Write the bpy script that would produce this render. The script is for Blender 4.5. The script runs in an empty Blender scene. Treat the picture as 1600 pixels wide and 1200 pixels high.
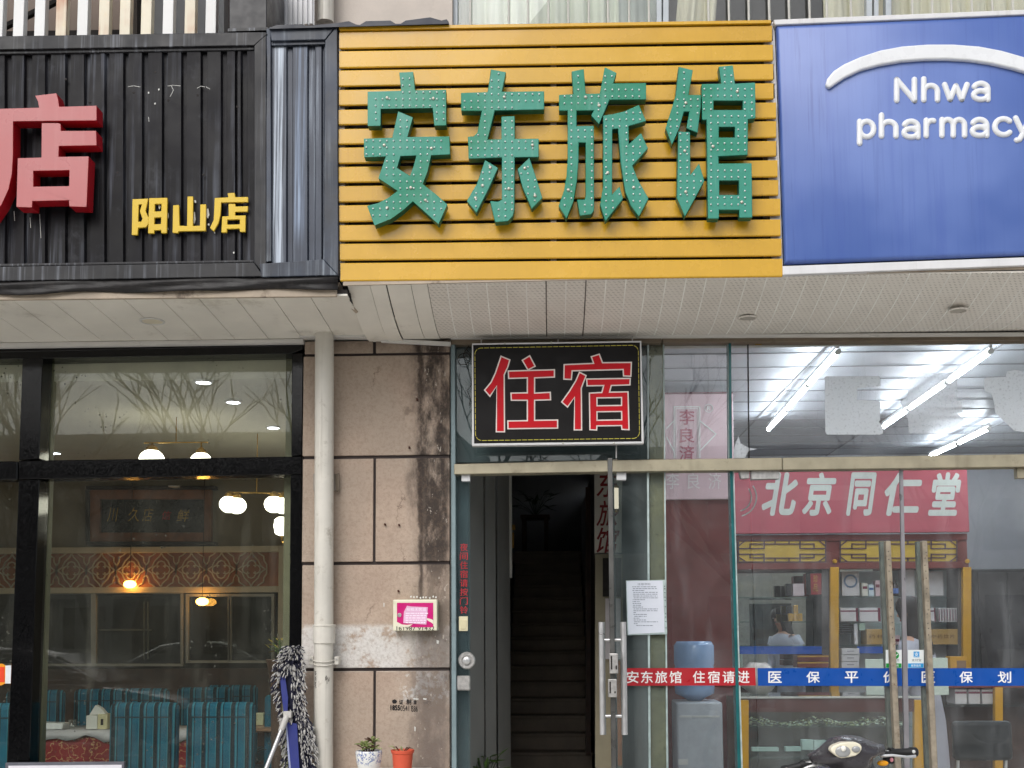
import bpy, bmesh, math, random
from mathutils import Vector, Matrix
from mathutils.geometry import tessellate_polygon

random.seed(7)
SC = bpy.context.scene
COL = SC.collection

# ------------------------------------------------------------------ camera
FPX = 1755.0                       # focal length in photo pixels (1600 wide)
CAM = Vector((0.0, -6.5, 1.5))
PITCH, YAW, ROLL = math.radians(5.0), math.radians(1.9), math.radians(-0.3)
PPX, PPY = 800.0, 831.0
YS = -0.80                         # face of the sign boxes
cd = bpy.data.cameras.new('camera')
cam = bpy.data.objects.new('camera', cd)
COL.objects.link(cam)
cd.sensor_width = 36.0
cd.lens = FPX / 1600.0 * 36.0
cd.shift_x = 0.0
cd.shift_y = (PPY - 600.0) / 1600.0
cd.clip_start = 0.05
cd.clip_end = 400.0
CROT = (Matrix.Rotation(YAW, 3, 'Z') @ Matrix.Rotation(math.pi/2 + PITCH, 3, 'X') @ Matrix.Rotation(ROLL, 3, 'Z'))
cam.matrix_world = Matrix.Translation(CAM) @ CROT.to_4x4()
SC.camera = cam

# ------------------------------------------------------------------ light
SUN_EL, SUN_AZ = math.radians(42), math.radians(200)    # overcast, from the street side
w = bpy.data.worlds.new('World')
SC.world = w
w.use_nodes = True
wn = w.node_tree
bg = wn.nodes['Background']
sky = wn.nodes.new('ShaderNodeTexSky')
sky.sky_type = 'NISHITA'
sky.sun_disc = False
sky.sun_elevation = SUN_EL
sky.sun_rotation = SUN_AZ
sky.dust_density = 3.0
sky.air_density = 1.0
hs = wn.nodes.new('ShaderNodeHueSaturation')
hs.inputs['Saturation'].default_value = 0.36
wn.links.new(sky.outputs[0], hs.inputs['Color'])
wn.links.new(hs.outputs[0], bg.inputs['Color'])
bg.inputs['Strength'].default_value = 0.15
sd = bpy.data.lights.new('sun', 'SUN')
sd.energy = 0.9
sd.angle = math.radians(40)
sd.color = (1.0, 0.99, 0.98)
sun = bpy.data.objects.new('sun', sd)
COL.objects.link(sun)
# light travels from the sun: direction towards the sun
sdir = Vector((math.sin(SUN_AZ) * math.cos(SUN_EL), math.cos(SUN_AZ) * math.cos(SUN_EL), math.sin(SUN_EL)))
sun.rotation_euler = sdir.to_track_quat('Z', 'Y').to_euler()
sun.location = sdir * 30

SC.view_settings.view_transform = 'Standard'
SC.view_settings.look = 'None'
SC.view_settings.exposure = 0.3
SC.view_settings.gamma = 1.0
SC.view_settings.use_curve_mapping = False
SC.cycles.use_denoising = True
SC.cycles.max_bounces = 8
SC.cycles.diffuse_bounces = 3
SC.cycles.glossy_bounces = 4
SC.cycles.transmission_bounces = 6
SC.cycles.transparent_max_bounces = 32
SC.cycles.sample_clamp_indirect = 6.0
SC.cycles.caustics_reflective = False
SC.cycles.caustics_refractive = False

# ------------------------------------------------------------------ projection helpers
def P(x, y, Y):
    """world point seen at photo pixel (x, y) on the plane of that depth"""
    d = CROT @ Vector(((x - PPX) / FPX, -(y - PPY) / FPX, -1.0))
    t = (Y - CAM.y) / d.y
    return CAM + d * t

def zoomed(x0, y0, s):
    return lambda pts: [(x0 + a / s, y0 + b / s) for a, b in pts]

def lin(c):
    c = c / 255.0
    return c / 12.92 if c <= 0.04045 else ((c + 0.055) / 1.055) ** 2.4

def S(r, g, b, k=1.0):
    return (min(1, lin(r) * k), min(1, lin(g) * k), min(1, lin(b) * k), 1.0)

# ------------------------------------------------------------------ node material helper
class NB:
    def __init__(self, name):
        self.m = bpy.data.materials.new(name)
        self.m.use_nodes = True
        self.t = self.m.node_tree
        self.t.nodes.clear()
        self.out = self.n('ShaderNodeOutputMaterial')
    def n(self, ty, **kw):
        nd = self.t.nodes.new(ty)
        for k, v in kw.items():
            setattr(nd, k, v)
        return nd
    def put(self, sock, v):
        if v is None:
            return
        if hasattr(v, 'is_output') or isinstance(v, bpy.types.NodeSocket):
            self.t.links.new(v, sock)
        else:
            sock.default_value = v
    def pos(self):
        if not hasattr(self, '_p'):
            self._p = self.n('ShaderNodeNewGeometry').outputs['Position']
        return self._p
    def obj(self):
        return self.n('ShaderNodeTexCoord').outputs['Object']
    def scale(self, v, s):
        nd = self.n('ShaderNodeVectorMath', operation='MULTIPLY')
        self.put(nd.inputs[0], v); nd.inputs[1].default_value = s
        return nd.outputs[0]
    def noise(self, v, scale, detail=5.0, rough=0.6):
        nd = self.n('ShaderNodeTexNoise')
        self.put(nd.inputs['Vector'], v)
        nd.inputs['Scale'].default_value = scale
        nd.inputs['Detail'].default_value = detail
        nd.inputs['Roughness'].default_value = rough
        return nd.outputs[0]
    def vor(self, v, scale, feature='F1'):
        nd = self.n('ShaderNodeTexVoronoi', feature=feature)
        self.put(nd.inputs['Vector'], v)
        nd.inputs['Scale'].default_value = scale
        return nd.outputs[0]
    def math(self, op, a, b=0.0, clamp=False):
        nd = self.n('ShaderNodeMath', operation=op)
        nd.use_clamp = clamp
        self.put(nd.inputs[0], a); self.put(nd.inputs[1], b)
        return nd.outputs[0]
    def rng(self, v, a, b, c=0.0, d=1.0, smooth=True):
        nd = self.n('ShaderNodeMapRange')
        nd.interpolation_type = 'SMOOTHSTEP' if smooth else 'LINEAR'
        self.put(nd.inputs[0], v)
        for i, q in enumerate((a, b, c, d)):
            nd.inputs[i + 1].default_value = q
        return nd.outputs[0]
    def mix(self, f, a, b, blend='MIX'):
        nd = self.n('ShaderNodeMix', data_type='RGBA', blend_type=blend)
        self.put(nd.inputs[0], f); self.put(nd.inputs[6], a); self.put(nd.inputs[7], b)
        return nd.outputs[2]
    def sep(self, v):
        nd = self.n('ShaderNodeSeparateXYZ')
        self.put(nd.inputs[0], v)
        return nd.outputs
    def bump(self, h, strength, dist=0.01):
        nd = self.n('ShaderNodeBump')
        nd.inputs['Strength'].default_value = strength
        nd.inputs['Distance'].default_value = dist
        self.put(nd.inputs['Height'], h)
        return nd.outputs[0]
    def bsdf(self, col, rough=0.6, metal=0.0, normal=None, spec=0.5, trans=None, coat=0.0):
        nd = self.n('ShaderNodeBsdfPrincipled')
        self.put(nd.inputs['Base Color'], col)
        self.put(nd.inputs['Roughness'], rough)
        self.put(nd.inputs['Metallic'], metal)
        self.put(nd.inputs['Specular IOR Level'], spec)
        if coat:
            nd.inputs['Coat Weight'].default_value = coat
        if normal is not None:
            self.put(nd.inputs['Normal'], normal)
        return nd.outputs[0]
    def done(self, sh):
        self.t.links.new(sh, self.out.inputs['Surface'])
        return self.m

def mat(name, col, rough=0.6, metal=0.0, var=0.12, vs=5.0, bump=0.0, bs=90.0, streak=0.0, scol=None,
        spot=0.0, spcol=None, sps=14.0, spec=0.4, coat=0.0, sfreq=26.0, slo=0.5, shi=0.72, orand=0.0):
    """general weathered surface: mottling, vertical run-off streaks, patches of dirt, fine relief"""
    b = NB(name)
    p = b.pos()
    dk = tuple(c * (1 - var) for c in col[:3]) + (1,)
    lt = tuple(min(1, c * (1 + var)) for c in col[:3]) + (1,)
    n1 = b.rng(b.noise(p, vs, 8.0, 0.65), 0.3, 0.7)
    c = b.mix(n1, dk, lt)
    if streak:
        sv = b.scale(p, (sfreq, sfreq, 0.9))
        s1 = b.rng(b.noise(sv, 1.0, 4.0, 0.6), slo, shi)
        s2 = b.rng(b.noise(p, 2.3, 3.0), 0.35, 0.65)
        c = b.mix(b.math('MULTIPLY', b.math('MULTIPLY', s1, s2), streak), c, scol)
    if spot:
        q = b.rng(b.noise(p, sps, 7.0, 0.7), 0.56, 0.7)
        c = b.mix(b.math('MULTIPLY', q, spot), c, spcol)
    if orand:
        rv = b.n('ShaderNodeObjectInfo').outputs['Random']
        c = b.mix(b.math('MULTIPLY', rv, orand), c, b.mix(1.0, c, (.72, .66, .55, 1), 'MULTIPLY'))
    nrm = None
    if bump:
        nrm = b.bump(b.noise(p, bs, 6.0, 0.7), bump, 0.006)
    r = b.rng(b.noise(p, vs * 2.0, 4.0), 0.3, 0.7, max(0.02, rough - 0.09), min(1, rough + 0.09))
    return b.done(b.bsdf(c, r, metal, nrm, spec, coat=coat))

def flat(name, col, rough=0.6, metal=0.0, spec=0.4):
    return mat(name, col, rough, metal, var=0.05, vs=9.0, spec=spec)

def glow(name, col, strength):
    b = NB(name)
    e = b.n('ShaderNodeEmission')
    e.inputs[0].default_value = col
    e.inputs[1].default_value = strength
    return b.done(e.outputs[0])

def glass(name, tint=(0.93, 0.96, 0.95, 1), dust=0.05, dcol=(0.75, 0.75, 0.73, 1), spots=0.0, smear=0.0, refl=1.0):
    b = NB(name)
    p = b.pos()
    geo = b.n('ShaderNodeNewGeometry')
    ior = b.rng(geo.outputs['Backfacing'], 0, 1, 1.5, 1 / 1.5, smooth=False)
    fr = b.n('ShaderNodeFresnel')
    b.put(fr.inputs[0], ior)
    tr = b.n('ShaderNodeBsdfTransparent'); tr.inputs[0].default_value = tint
    gl = b.n('ShaderNodeBsdfGlossy'); gl.inputs['Roughness'].default_value = 0.0
    gl.inputs[0].default_value = (1, 1, 1, 1)
    # a very slight waviness, as window glass has
    nb = b.bump(b.noise(p, 1.4, 1.0), 0.012, 0.05)
    b.put(gl.inputs['Normal'], nb)
    m1 = b.n('ShaderNodeMixShader')
    b.put(m1.inputs[0], b.math('MULTIPLY', fr.outputs[0], refl, True))
    b.put(m1.inputs[1], tr.outputs[0]); b.put(m1.inputs[2], gl.outputs[0])
    # dust film, wipe marks and drops
    d = b.rng(b.noise(p, 2.2, 8.0, 0.7), 0.3, 0.75, dust * 0.35, dust * 1.5)
    if smear:
        sm = b.rng(b.noise(b.scale(p, (9, 9, 1.4)), 1.0, 6.0, 0.6), 0.5, 0.75)
        d = b.math('ADD', d, b.math('MULTIPLY', sm, smear))
    df = b.n('ShaderNodeBsdfDiffuse')
    c = dcol
    if spots:
        v = b.vor(p, 24.0)
        ring = b.math('MULTIPLY', b.rng(v, 0.10, 0.16, 1, 0), b.rng(b.noise(p, 3.1, 3.0), 0.52, 0.66))
        d = b.math('ADD', d, b.math('MULTIPLY', ring, spots))
        c = b.mix(ring, dcol, (0.05, 0.05, 0.045, 1))
    b.put(df.inputs[0], c)
    m2 = b.n('ShaderNodeMixShader')
    b.put(m2.inputs[0], d); b.put(m2.inputs[1], m1.outputs[0]); b.put(m2.inputs[2], df.outputs[0])
    return b.done(m2.outputs[0])

# ------------------------------------------------------------------ mesh helper
class MB:
    def __init__(self):
        self.v, self.f, self.mi = [], [], []
    def add(self, vs, fs, mi=0):
        o = len(self.v)
        self.v += [Vector(q) for q in vs]
        for k in fs:
            self.f.append([o + i for i in k]); self.mi.append(mi)
        return self
    def box(self, x0, x1, y0, y1, z0, z1, mi=0):
        return self.add([(x0, y0, z0), (x1, y0, z0), (x1, y1, z0), (x0, y1, z0), (x0, y0, z1), (x1, y0, z1), (x1, y1, z1), (x0, y1, z1)],
                        [(0, 3, 2, 1), (4, 5, 6, 7), (0, 1, 5, 4), (1, 2, 6, 5), (2, 3, 7, 6), (3, 0, 4, 7)], mi)
    def prism(self, front, th, holes=(), mi=0, smi=None, back=True, off=None):
        """front: world points of the outline; extruded by th along +Y (or by vector off)"""
        off = off or Vector((0, th, 0))
        smi = mi if smi is None else smi
        loops = [list(front)] + [list(h) for h in holes]
        allp = [q for l in loops for q in l]
        n = len(allp)
        o = len(self.v)
        self.v += [Vector(q) for q in allp] + [Vector(q) + off for q in allp]
        if holes:
            a = off.normalized()
            if abs(a.y) > 0.7:
                flatl = [[Vector((q[0], q[2], 0)) for q in l] for l in loops]
            elif abs(a.x) > 0.7:
                flatl = [[Vector((q[1], q[2], 0)) for q in l] for l in loops]
            else:
                flatl = [[Vector((q[0], q[1], 0)) for q in l] for l in loops]
            tris = [list(t) for t in tessellate_polygon(flatl)]
        else:
            tris = [list(range(n))]
        for t in tris:
            self.f.append([o + i for i in t]); self.mi.append(mi)
            if back:
                self.f.append([o + n + i for i in reversed(t)]); self.mi.append(smi)
        k = 0
        for l in loops:
            m = len(l)
            for i in range(m):
                a, c = k + i, k + (i + 1) % m
                self.f.append([o + a, o + c, o + n + c, o + n + a]); self.mi.append(smi)
            k += m
        return self
    def slab(self, pts, Y, th, holes=(), mi=0, smi=None):
        return self.prism([P(x, y, Y) for x, y in pts], th, [[P(x, y, Y) for x, y in h] for h in holes], mi, smi)
    def rect(self, x0, y0, x1, y1, Y, th, mi=0):
        return self.slab([(x0, y0), (x1, y0), (x1, y1), (x0, y1)], Y, th, mi=mi)
    def sheet(self, pts, Y, mi=0):
        return self.add([P(x, y, Y) for x, y in pts], [tuple(range(len(pts)))], mi)
    def tube(self, pts, r, n=10, mi=0, caps=True):
        pts = [Vector(q) for q in pts]
        rs = r if isinstance(r, (list, tuple)) else [r] * len(pts)
        rings = []
        prev = None
        for i, q in enumerate(pts):
            if i == 0: t = pts[1] - q
            elif i == len(pts) - 1: t = q - pts[i - 1]
            else: t = (pts[i + 1] - pts[i - 1])
            t.normalize()
            if prev is None:
                u = t.cross(Vector((0, 0, 1)))
                if u.length < 1e-3: u = t.cross(Vector((1, 0, 0)))
            else:
                u = prev - t * prev.dot(t)
                if u.length < 1e-4: u = t.orthogonal()
            u.normalize(); prev = u
            w_ = t.cross(u)
            rings.append([q + (u * math.cos(2 * math.pi * k / n) + w_ * math.sin(2 * math.pi * k / n)) * rs[i] for k in range(n)])
        return self.loft(rings, caps, mi)
    def loft(self, rings, caps=True, mi=0, closed=True):
        o = len(self.v)
        n = len(rings[0])
        for rg in rings: self.v += [Vector(q) for q in rg]
        for i in range(len(rings) - 1):
            for k in range(n if closed else n - 1):
                a = o + i * n + k; b_ = o + i * n + (k + 1) % n
                self.f.append([a, b_, b_ + n, a + n]); self.mi.append(mi)
        if caps:
            self.f.append([o + k for k in reversed(range(n))]); self.mi.append(mi)
            e = o + (len(rings) - 1) * n
            self.f.append([e + k for k in range(n)]); self.mi.append(mi)
        return self
    def lathe(self, c, prof, n=24, mi=0, caps=True, axis='Z'):
        c = Vector(c)
        rings = []
        for r, h in prof:
            rg = []
            for k in range(n):
                a = 2 * math.pi * k / n
                if axis == 'Z': q = Vector((r * math.cos(a), r * math.sin(a), h))
                elif axis == 'Y': q = Vector((r * math.cos(a), h, -r * math.sin(a)))
                else: q = Vector((h, r * math.cos(a), r * math.sin(a)))
                rg.append(c + q)
            rings.append(rg)
        return self.loft(rings, caps, mi)
    def ball(self, c, rx, ry=None, rz=None, n=16, m=10, mi=0):
        ry = ry or rx; rz = rz or rx
        c = Vector(c)
        rings = []
        for i in range(1, m):
            ph = math.pi * i / m
            rings.append([c + Vector((rx * math.sin(ph) * math.cos(2 * math.pi * k / n), ry * math.sin(ph) * math.sin(2 * math.pi * k / n), rz * math.cos(ph))) for k in range(n)])
        return self.loft(rings, True, mi)

ORG = {}      # world origin of every object built
def finish(o, parent, label, cat, group, kind):
    if parent is not None: o.parent = parent
    if label: o['label'] = label
    if cat: o['category'] = cat
    if group: o['group'] = group
    if kind: o['kind'] = kind
    return o

def build(name, mb, mats, parent=None, bevel=0.0, smooth=False, label=None, cat=None, group=None, kind=None, sub=0, base=False, seg=2):
    if not isinstance(mats, (list, tuple)): mats = [mats]
    lo = Vector((min(q.x for q in mb.v), min(q.y for q in mb.v), min(q.z for q in mb.v)))
    hi = Vector((max(q.x for q in mb.v), max(q.y for q in mb.v), max(q.z for q in mb.v)))
    c = (lo + hi) / 2
    if parent is None or base: c.z = lo.z
    me = bpy.data.meshes.new(name)
    me.from_pydata([q - c for q in mb.v], [], mb.f)
    for m_ in mats: me.materials.append(m_)
    me.polygons.foreach_set('material_index', mb.mi)
    bm = bmesh.new(); bm.from_mesh(me)
    bmesh.ops.recalc_face_normals(bm, faces=bm.faces[:])
    bm.to_mesh(me); bm.free()
    if smooth:
        me.polygons.foreach_set('use_smooth', [True] * len(me.polygons))
        if smooth != 'all':
            me.set_sharp_from_angle(angle=math.radians(38))
    o = bpy.data.objects.new(name, me)
    COL.objects.link(o)
    ORG[o.name] = c
    o.location = c - (ORG[parent.name] if parent is not None else Vector((0, 0, 0)))
    if bevel:
        md = o.modifiers.new('edge', 'BEVEL'); md.width = bevel; md.segments = seg
        md.limit_method = 'ANGLE'; md.angle_limit = math.radians(40)
    if sub:
        md = o.modifiers.new('sub', 'SUBSURF'); md.levels = sub; md.render_levels = sub
    return finish(o, parent, label, cat, group, kind)

def thing(name, label, cat, loc, group=None, kind=None, rotz=0.0):
    o = bpy.data.objects.new(name, None)
    o.empty_display_size = 0.1
    COL.objects.link(o)
    o.location = loc
    o.rotation_euler = (0, 0, rotz)
    ORG[o.name] = Vector(loc)
    return finish(o, None, label, cat, group, kind)

def copy_tree(o, parent=None):
    c = o.copy(); COL.objects.link(c)
    if parent is not None: c.parent = parent
    for ch in list(o.children): copy_tree(ch, c)
    return c

# ------------------------------------------------------------------ lettering from the built-in font
_tc = {}
def text_geo(body, bold=0.0, shear=0.0):
    key = (body, bold, shear)
    if key in _tc: return _tc[key]
    cu = bpy.data.curves.new('t', 'FONT')
    cu.body = body
    cu.size = 1.0
    cu.shear = shear
    cu.resolution_u = 3
    ob = bpy.data.objects.new('t', cu)
    COL.objects.link(ob)
    dg = bpy.context.evaluated_depsgraph_get()
    me = bpy.data.meshes.new_from_object(ob.evaluated_get(dg))
    vs = [(q.co.x, q.co.y) for q in me.vertices]
    fs = [tuple(p.vertices) for p in me.polygons]
    bpy.data.objects.remove(ob); bpy.data.curves.remove(cu); bpy.data.meshes.remove(me)
    # heavier strokes: shifted copies, each a hair behind the last (third value)
    sh = [(0.0, 0.0)] + ([(bold * math.cos(k * math.pi / 4), bold * math.sin(k * math.pi / 4)) for k in range(8)] if bold > 0 else [])
    n = len(vs)
    fs = [tuple(i + n * k for i in f) for k in range(len(sh)) for f in fs]
    vs = [(a + sx, c + sy, k * 0.00006) for k, (sx, sy) in enumerate(sh) for a, c in vs]
    x0, x1 = min(q[0] for q in vs), max(q[0] for q in vs)
    y0, y1 = min(q[1] for q in vs), max(q[1] for q in vs)
    vs = [((a - x0) / (x1 - x0), (c - y0) / (y1 - y0), k) for a, c, k in vs]
    _tc[key] = (vs, fs)
    return _tc[key]

def bil(q, u, v):
    (ax, ay), (bx, by), (cx, cy), (dx, dy) = q       # TL TR BR BL, v up
    tx, ty = ax + (bx - ax) * u, ay + (by - ay) * u
    lx, ly = dx + (cx - dx) * u, dy + (cy - dy) * u
    return lx + (tx - lx) * v, ly + (ty - ly) * v

def text(mb, body, x0, y0, x1, y1, Y, bold=0.0, shear=0.0, quad=None, mi=0):
    vs, fs = text_geo(body, bold, shear)
    quad = quad or [(x0, y0), (x1, y0), (x1, y1), (x0, y1)]
    pts = [P(*bil(quad, u, v), Y + k) for u, v, k in vs]
    return mb.add(pts, fs, mi)

def offset_poly(pts, d):
    n = len(pts)
    area = sum(pts[i][0] * pts[(i + 1) % n][1] - pts[(i + 1) % n][0] * pts[i][1] for i in range(n))
    s = 1 if area > 0 else -1
    out = []
    for i in range(n):
        a, b_, c = Vector(pts[i - 1]), Vector(pts[i]), Vector(pts[(i + 1) % n])
        e1 = (b_ - a).normalized(); e2 = (c - b_).normalized()
        n1 = Vector((e1.y, -e1.x)) * s; n2 = Vector((e2.y, -e2.x)) * s
        m = n1 + n2
        k = max(0.45, 1 + n1.dot(n2))
        q = b_ + m * (d / k)
        out.append((q.x, q.y))
    return out

def inside(pt, poly):
    x, y = pt; r = False; n = len(poly)
    for i in range(n):
        (x1, y1), (x2, y2) = poly[i], poly[(i + 1) % n]
        if (y1 > y) != (y2 > y) and x < (x2 - x1) * (y - y1) / (y2 - y1) + x1: r = not r
    return r

def edge_dist(pt, poly):
    p = Vector(pt); best = 1e9; n = len(poly)
    for i in range(n):
        a, c = Vector(poly[i]), Vector(poly[(i + 1) % n])
        t = max(0, min(1, (p - a).dot(c - a) / max(1e-9, (c - a).length_squared)))
        best = min(best, (p - (a + (c - a) * t)).length)
    return best
# ------------------------------------------------------------------ materials
M_yellow = mat('yellow_enamel', S(206, 160, 36), 0.25, var=0.06, vs=3, streak=0.4, scol=S(190, 138, 40), sfreq=60, bump=0.02, bs=40, coat=0.2, spot=0.2, spcol=S(212, 178, 96), sps=3, orand=.35)
M_cavity = flat('dark_backing', S(38, 34, 32), 0.8)
M_zinc = mat('zinc_bracket', S(200, 195, 190), 0.45, 0.3)
def green_mat():
    b = NB('green_letter_paint'); p = b.pos()
    n = b.rng(b.noise(p, 2.6, 5.0, 0.6), 0.42, 0.66)
    c = b.mix(n, S(48, 138, 118), S(4, 124, 94))          # faded film with fresh patches
    c = b.mix(b.math('MULTIPLY', b.rng(b.noise(b.scale(p, (40, 40, 3)), 1.0, 4.0), 0.55, 0.75), 0.25), c, S(120, 165, 150))
    r = b.rng(b.noise(p, 5.0, 4.0), 0.3, 0.7, 0.3, 0.5)
    return b.done(b.bsdf(c, r, 0, b.bump(b.noise(p, 5.0, 3.0), 0.12, 0.02), 0.4))
M_green = green_mat()
M_green_side = mat('green_letter_return', S(10, 88, 68), 0.4, var=0.15)
M_led = flat('led_lens', S(225, 230, 228), 0.25)
M_screw = mat('screw_cap', S(190, 188, 175), 0.4, 0.4)
M_red_face = mat('faded_red_acrylic', S(178, 102, 102), 0.35, var=0.06, vs=2, streak=0.25, scol=S(200, 145, 145), sfreq=20)
M_red_side = mat('red_letter_return', S(165, 22, 34), 0.4, var=0.12)
M_yel_letter = mat('yellow_acrylic', S(212, 178, 40), 0.4, var=0.06, spot=0.3, spcol=S(200, 170, 80), sps=20)
M_foam = mat('peeling_white_glue', S(215, 215, 210), 0.9, var=0.1, bump=0.5, bs=120)
M_black_sheet = mat('black_corrugated_sheet', S(23, 22, 25), 0.55, 0.0, var=0.5, vs=3, streak=0.8, scol=S(98, 102, 112), sfreq=34, slo=0.46, shi=0.74, bump=0.05, bs=60, spot=0.45, spcol=S(62, 63, 68), sps=5, spec=.2)
M_black_frame = mat('black_sign_frame', S(28, 28, 31), 0.5, 0.0, var=0.4, vs=4, streak=0.5, scol=S(150, 155, 165), sfreq=50, bump=0.08, bs=50)
M_drip = mat('torn_black_membrane', S(30, 28, 28), 0.55, var=0.5, vs=6, bump=0.6, bs=18, streak=0.3, scol=S(80, 72, 66))
def slate():
    b = NB('slate_blue_sheet'); p = b.pos(); x, y, z = b.sep(p)
    c = b.mix(b.rng(b.noise(p, 3.0, 6.0), .3, .7), S(46, 51, 61), S(60, 66, 78))
    s = b.noise(b.scale(p, (60, 60, 1.0)), 1.0, 5.0, .65)
    a0, a1, a2, a3 = (P(q, 240, YS).x for q in (424, 429, 440, 447))
    chalk = b.math('MULTIPLY', b.rng(x, a0, a1), b.rng(x, a2, a3, 1, 0))
    c = b.mix(b.math('MULTIPLY', chalk, b.rng(s, .36, .66)), c, S(170, 180, 192))
    b0, b1, b2, b3 = (P(q, 240, YS).x for q in (458, 462, 474, 480))
    ch2 = b.math('MULTIPLY', b.math('MULTIPLY', b.rng(x, b0, b1), b.rng(x, b2, b3, 1, 0)), b.math('ADD', b.rng(z, P(0, 340, YS).z, P(0, 400, YS).z, 1, 0), b.rng(z, P(0, 150, YS).z, P(0, 90, YS).z, 0, 1)), True)
    c = b.mix(b.math('MULTIPLY', ch2, b.rng(s, .36, .76)), c, S(126, 142, 166))
    c = b.mix(b.math('MULTIPLY', b.rng(s, .56, .72), .35), c, S(150, 160, 172))
    return b.done(b.bsdf(c, .4, .2, None, .4))
M_grey_sheet = slate()
M_grey_frame = mat('slate_blue_frame', S(50, 56, 67), 0.42, 0.1, var=0.5, vs=4, streak=0.5, scol=S(160, 170, 180), sfreq=40, bump=0.1, bs=30)
def blue_mat():
    b = NB('blue_lightbox_face'); p = b.pos()
    c = b.mix(b.rng(b.noise(p, 1.1, 3.0), 0.35, 0.65), S(76, 102, 168), S(100, 124, 186))
    x, y, z = b.sep(p)
    s = b.rng(b.noise(b.scale(p, (22, 22, 0.7)), 1.0, 5.0, 0.6), 0.5, 0.7)
    c = b.mix(b.math('MULTIPLY', s, 0.22), c, S(58, 78, 160))
    s2 = b.math('MULTIPLY', b.rng(b.noise(b.scale(p, (16, 16, 0.5)), 1.7, 6.0, 0.65), 0.52, 0.72), b.rng(x, P(1212, 200, -.8).x, P(1330, 200, -.8).x, 0.95, 0.2))
    c = b.mix(s2, c, S(45, 58, 128))
    return b.done(b.bsdf(c, 0.32, 0, None, 0.45))
M_blue = blue_mat()
M_white_metal = mat('white_painted_metal', S(212, 212, 213), 0.4, var=0.05, streak=0.25, scol=S(170, 165, 158), sfreq=40)
M_puffy = mat('white_vacuum_plastic', S(222, 224, 226), 0.3, var=0.03, streak=0.2, scol=S(190, 190, 190), sfreq=30, coat=0.2)
M_soffit = mat('cream_soffit_board', S(234, 230, 219), 0.5, var=0.06, vs=2.2, spot=0.4, spcol=S(160, 150, 132), sps=3.2)
def embossed():
    b = NB('embossed_soffit_board'); p = b.pos()
    x, y, z = b.sep(p)
    # small slanted leaf marks pressed in regular rows along each board
    run = b.math('SUBTRACT', y, z)
    v = b.math('MULTIPLY', run, 1 / 0.030)
    row = b.math('FLOOR', v)
    fv = b.math('SUBTRACT', b.math('FRACT', v), .5)
    u = b.math('ADD', b.math('MULTIPLY', x, 1 / 0.026), b.math('MULTIPLY', row, .5))
    fu = b.math('SUBTRACT', b.math('FRACT', u), .5)
    al = b.math('ADD', b.math('MULTIPLY', fu, .80), b.math('MULTIPLY', fv, .60))
    ac = b.math('SUBTRACT', b.math('MULTIPLY', fv, .80), b.math('MULTIPLY', fu, .60))
    e = b.math('ADD', b.math('POWER', b.math('MULTIPLY', al, 2.3), 2.0), b.math('POWER', b.math('MULTIPLY', ac, 6.5), 2.0))
    k = b.math('MULTIPLY', b.rng(e, .5, 1.1, 1, 0), b.rng(b.noise(p, 9.0, 3.0), .3, .6, .35, 1))
    c = b.mix(b.rng(b.noise(p, 2.0, 4.0), 0.3, 0.7), S(236, 231, 222), S(224, 218, 208))
    c = b.mix(b.math('MULTIPLY', k, 0.42), c, S(120, 112, 102))
    return b.done(b.bsdf(c, 0.5, 0, b.bump(k, 0.35, 0.006), 0.4))
M_emboss = embossed()
M_white_trim = mat('white_plastic_trim', S(215, 213, 208), 0.45, var=0.06, spot=0.3, spcol=S(150, 145, 135), sps=8)
M_dirty_trim = mat('stained_beige_trim', S(172, 158, 140), 0.6, var=0.15, spot=0.7, spcol=S(75, 62, 50), sps=6)
M_granite = mat('black_polished_granite', S(11, 11, 12), 0.12, var=0.35, vs=60, spec=0.28)
M_olive = mat('olive_window_trim', S(118, 116, 92), 0.5, var=0.12)
M_pipe = mat('white_pvc_pipe', S(206, 202, 192), 0.4, var=0.08, vs=3, streak=0.5, scol=S(140, 130, 116), sfreq=40, spot=0.6, spcol=S(150, 140, 126), sps=9)
M_joint = mat('dark_joint', S(62, 54, 52), 0.85, var=0.25, bump=0.3)
M_alu = mat('old_anodised_aluminium', S(168, 160, 138), 0.42, 0.35, var=0.12, vs=6, streak=0.3, scol=S(105, 96, 80), sfreq=10, spot=0.35, spcol=S(95, 86, 70), sps=16)
M_alu_dark = mat('brown_dusty_aluminium', S(120, 108, 92), 0.55, 0.2, var=0.25, vs=6, spot=0.4, spcol=S(70, 60, 50), sps=12)
M_post = mat('dusty_khaki_post', S(162, 144, 108), 0.65, 0.0, var=0.2, vs=6, spot=0.7, spcol=S(70, 62, 46), sps=26, bump=0.15)
M_steel = flat('satin_steel', S(198, 198, 198), 0.36, 0.7)
M_steel_worn = mat('scuffed_steel', S(185, 183, 180), 0.4, 0.75, var=0.2, vs=50)
M_pull = mat('rusty_pull_bar', S(146, 136, 120), 0.6, 0.15, var=0.3, vs=14, spot=0.9, spcol=S(98, 66, 40), sps=20, bump=0.2, bs=60)
M_pull_side = mat('grey_green_pull_side', S(112, 116, 108), 0.55, 0.2, var=0.25, vs=14)
M_glass_entry = glass('entrance_glass', (0.84, 0.90, 0.90, 1), 0.10, S(150, 160, 162), smear=0.05)
M_glass_strip = glass('entrance_side_glass', (0.80, 0.88, 0.88, 1), 0.09, S(120, 140, 146), smear=0.05)
M_glass_shop = glass('pharmacy_glass', (0.95, 0.97, 0.97, 1), 0.035, S(205, 208, 212), smear=0.06, refl=.75)
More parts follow.
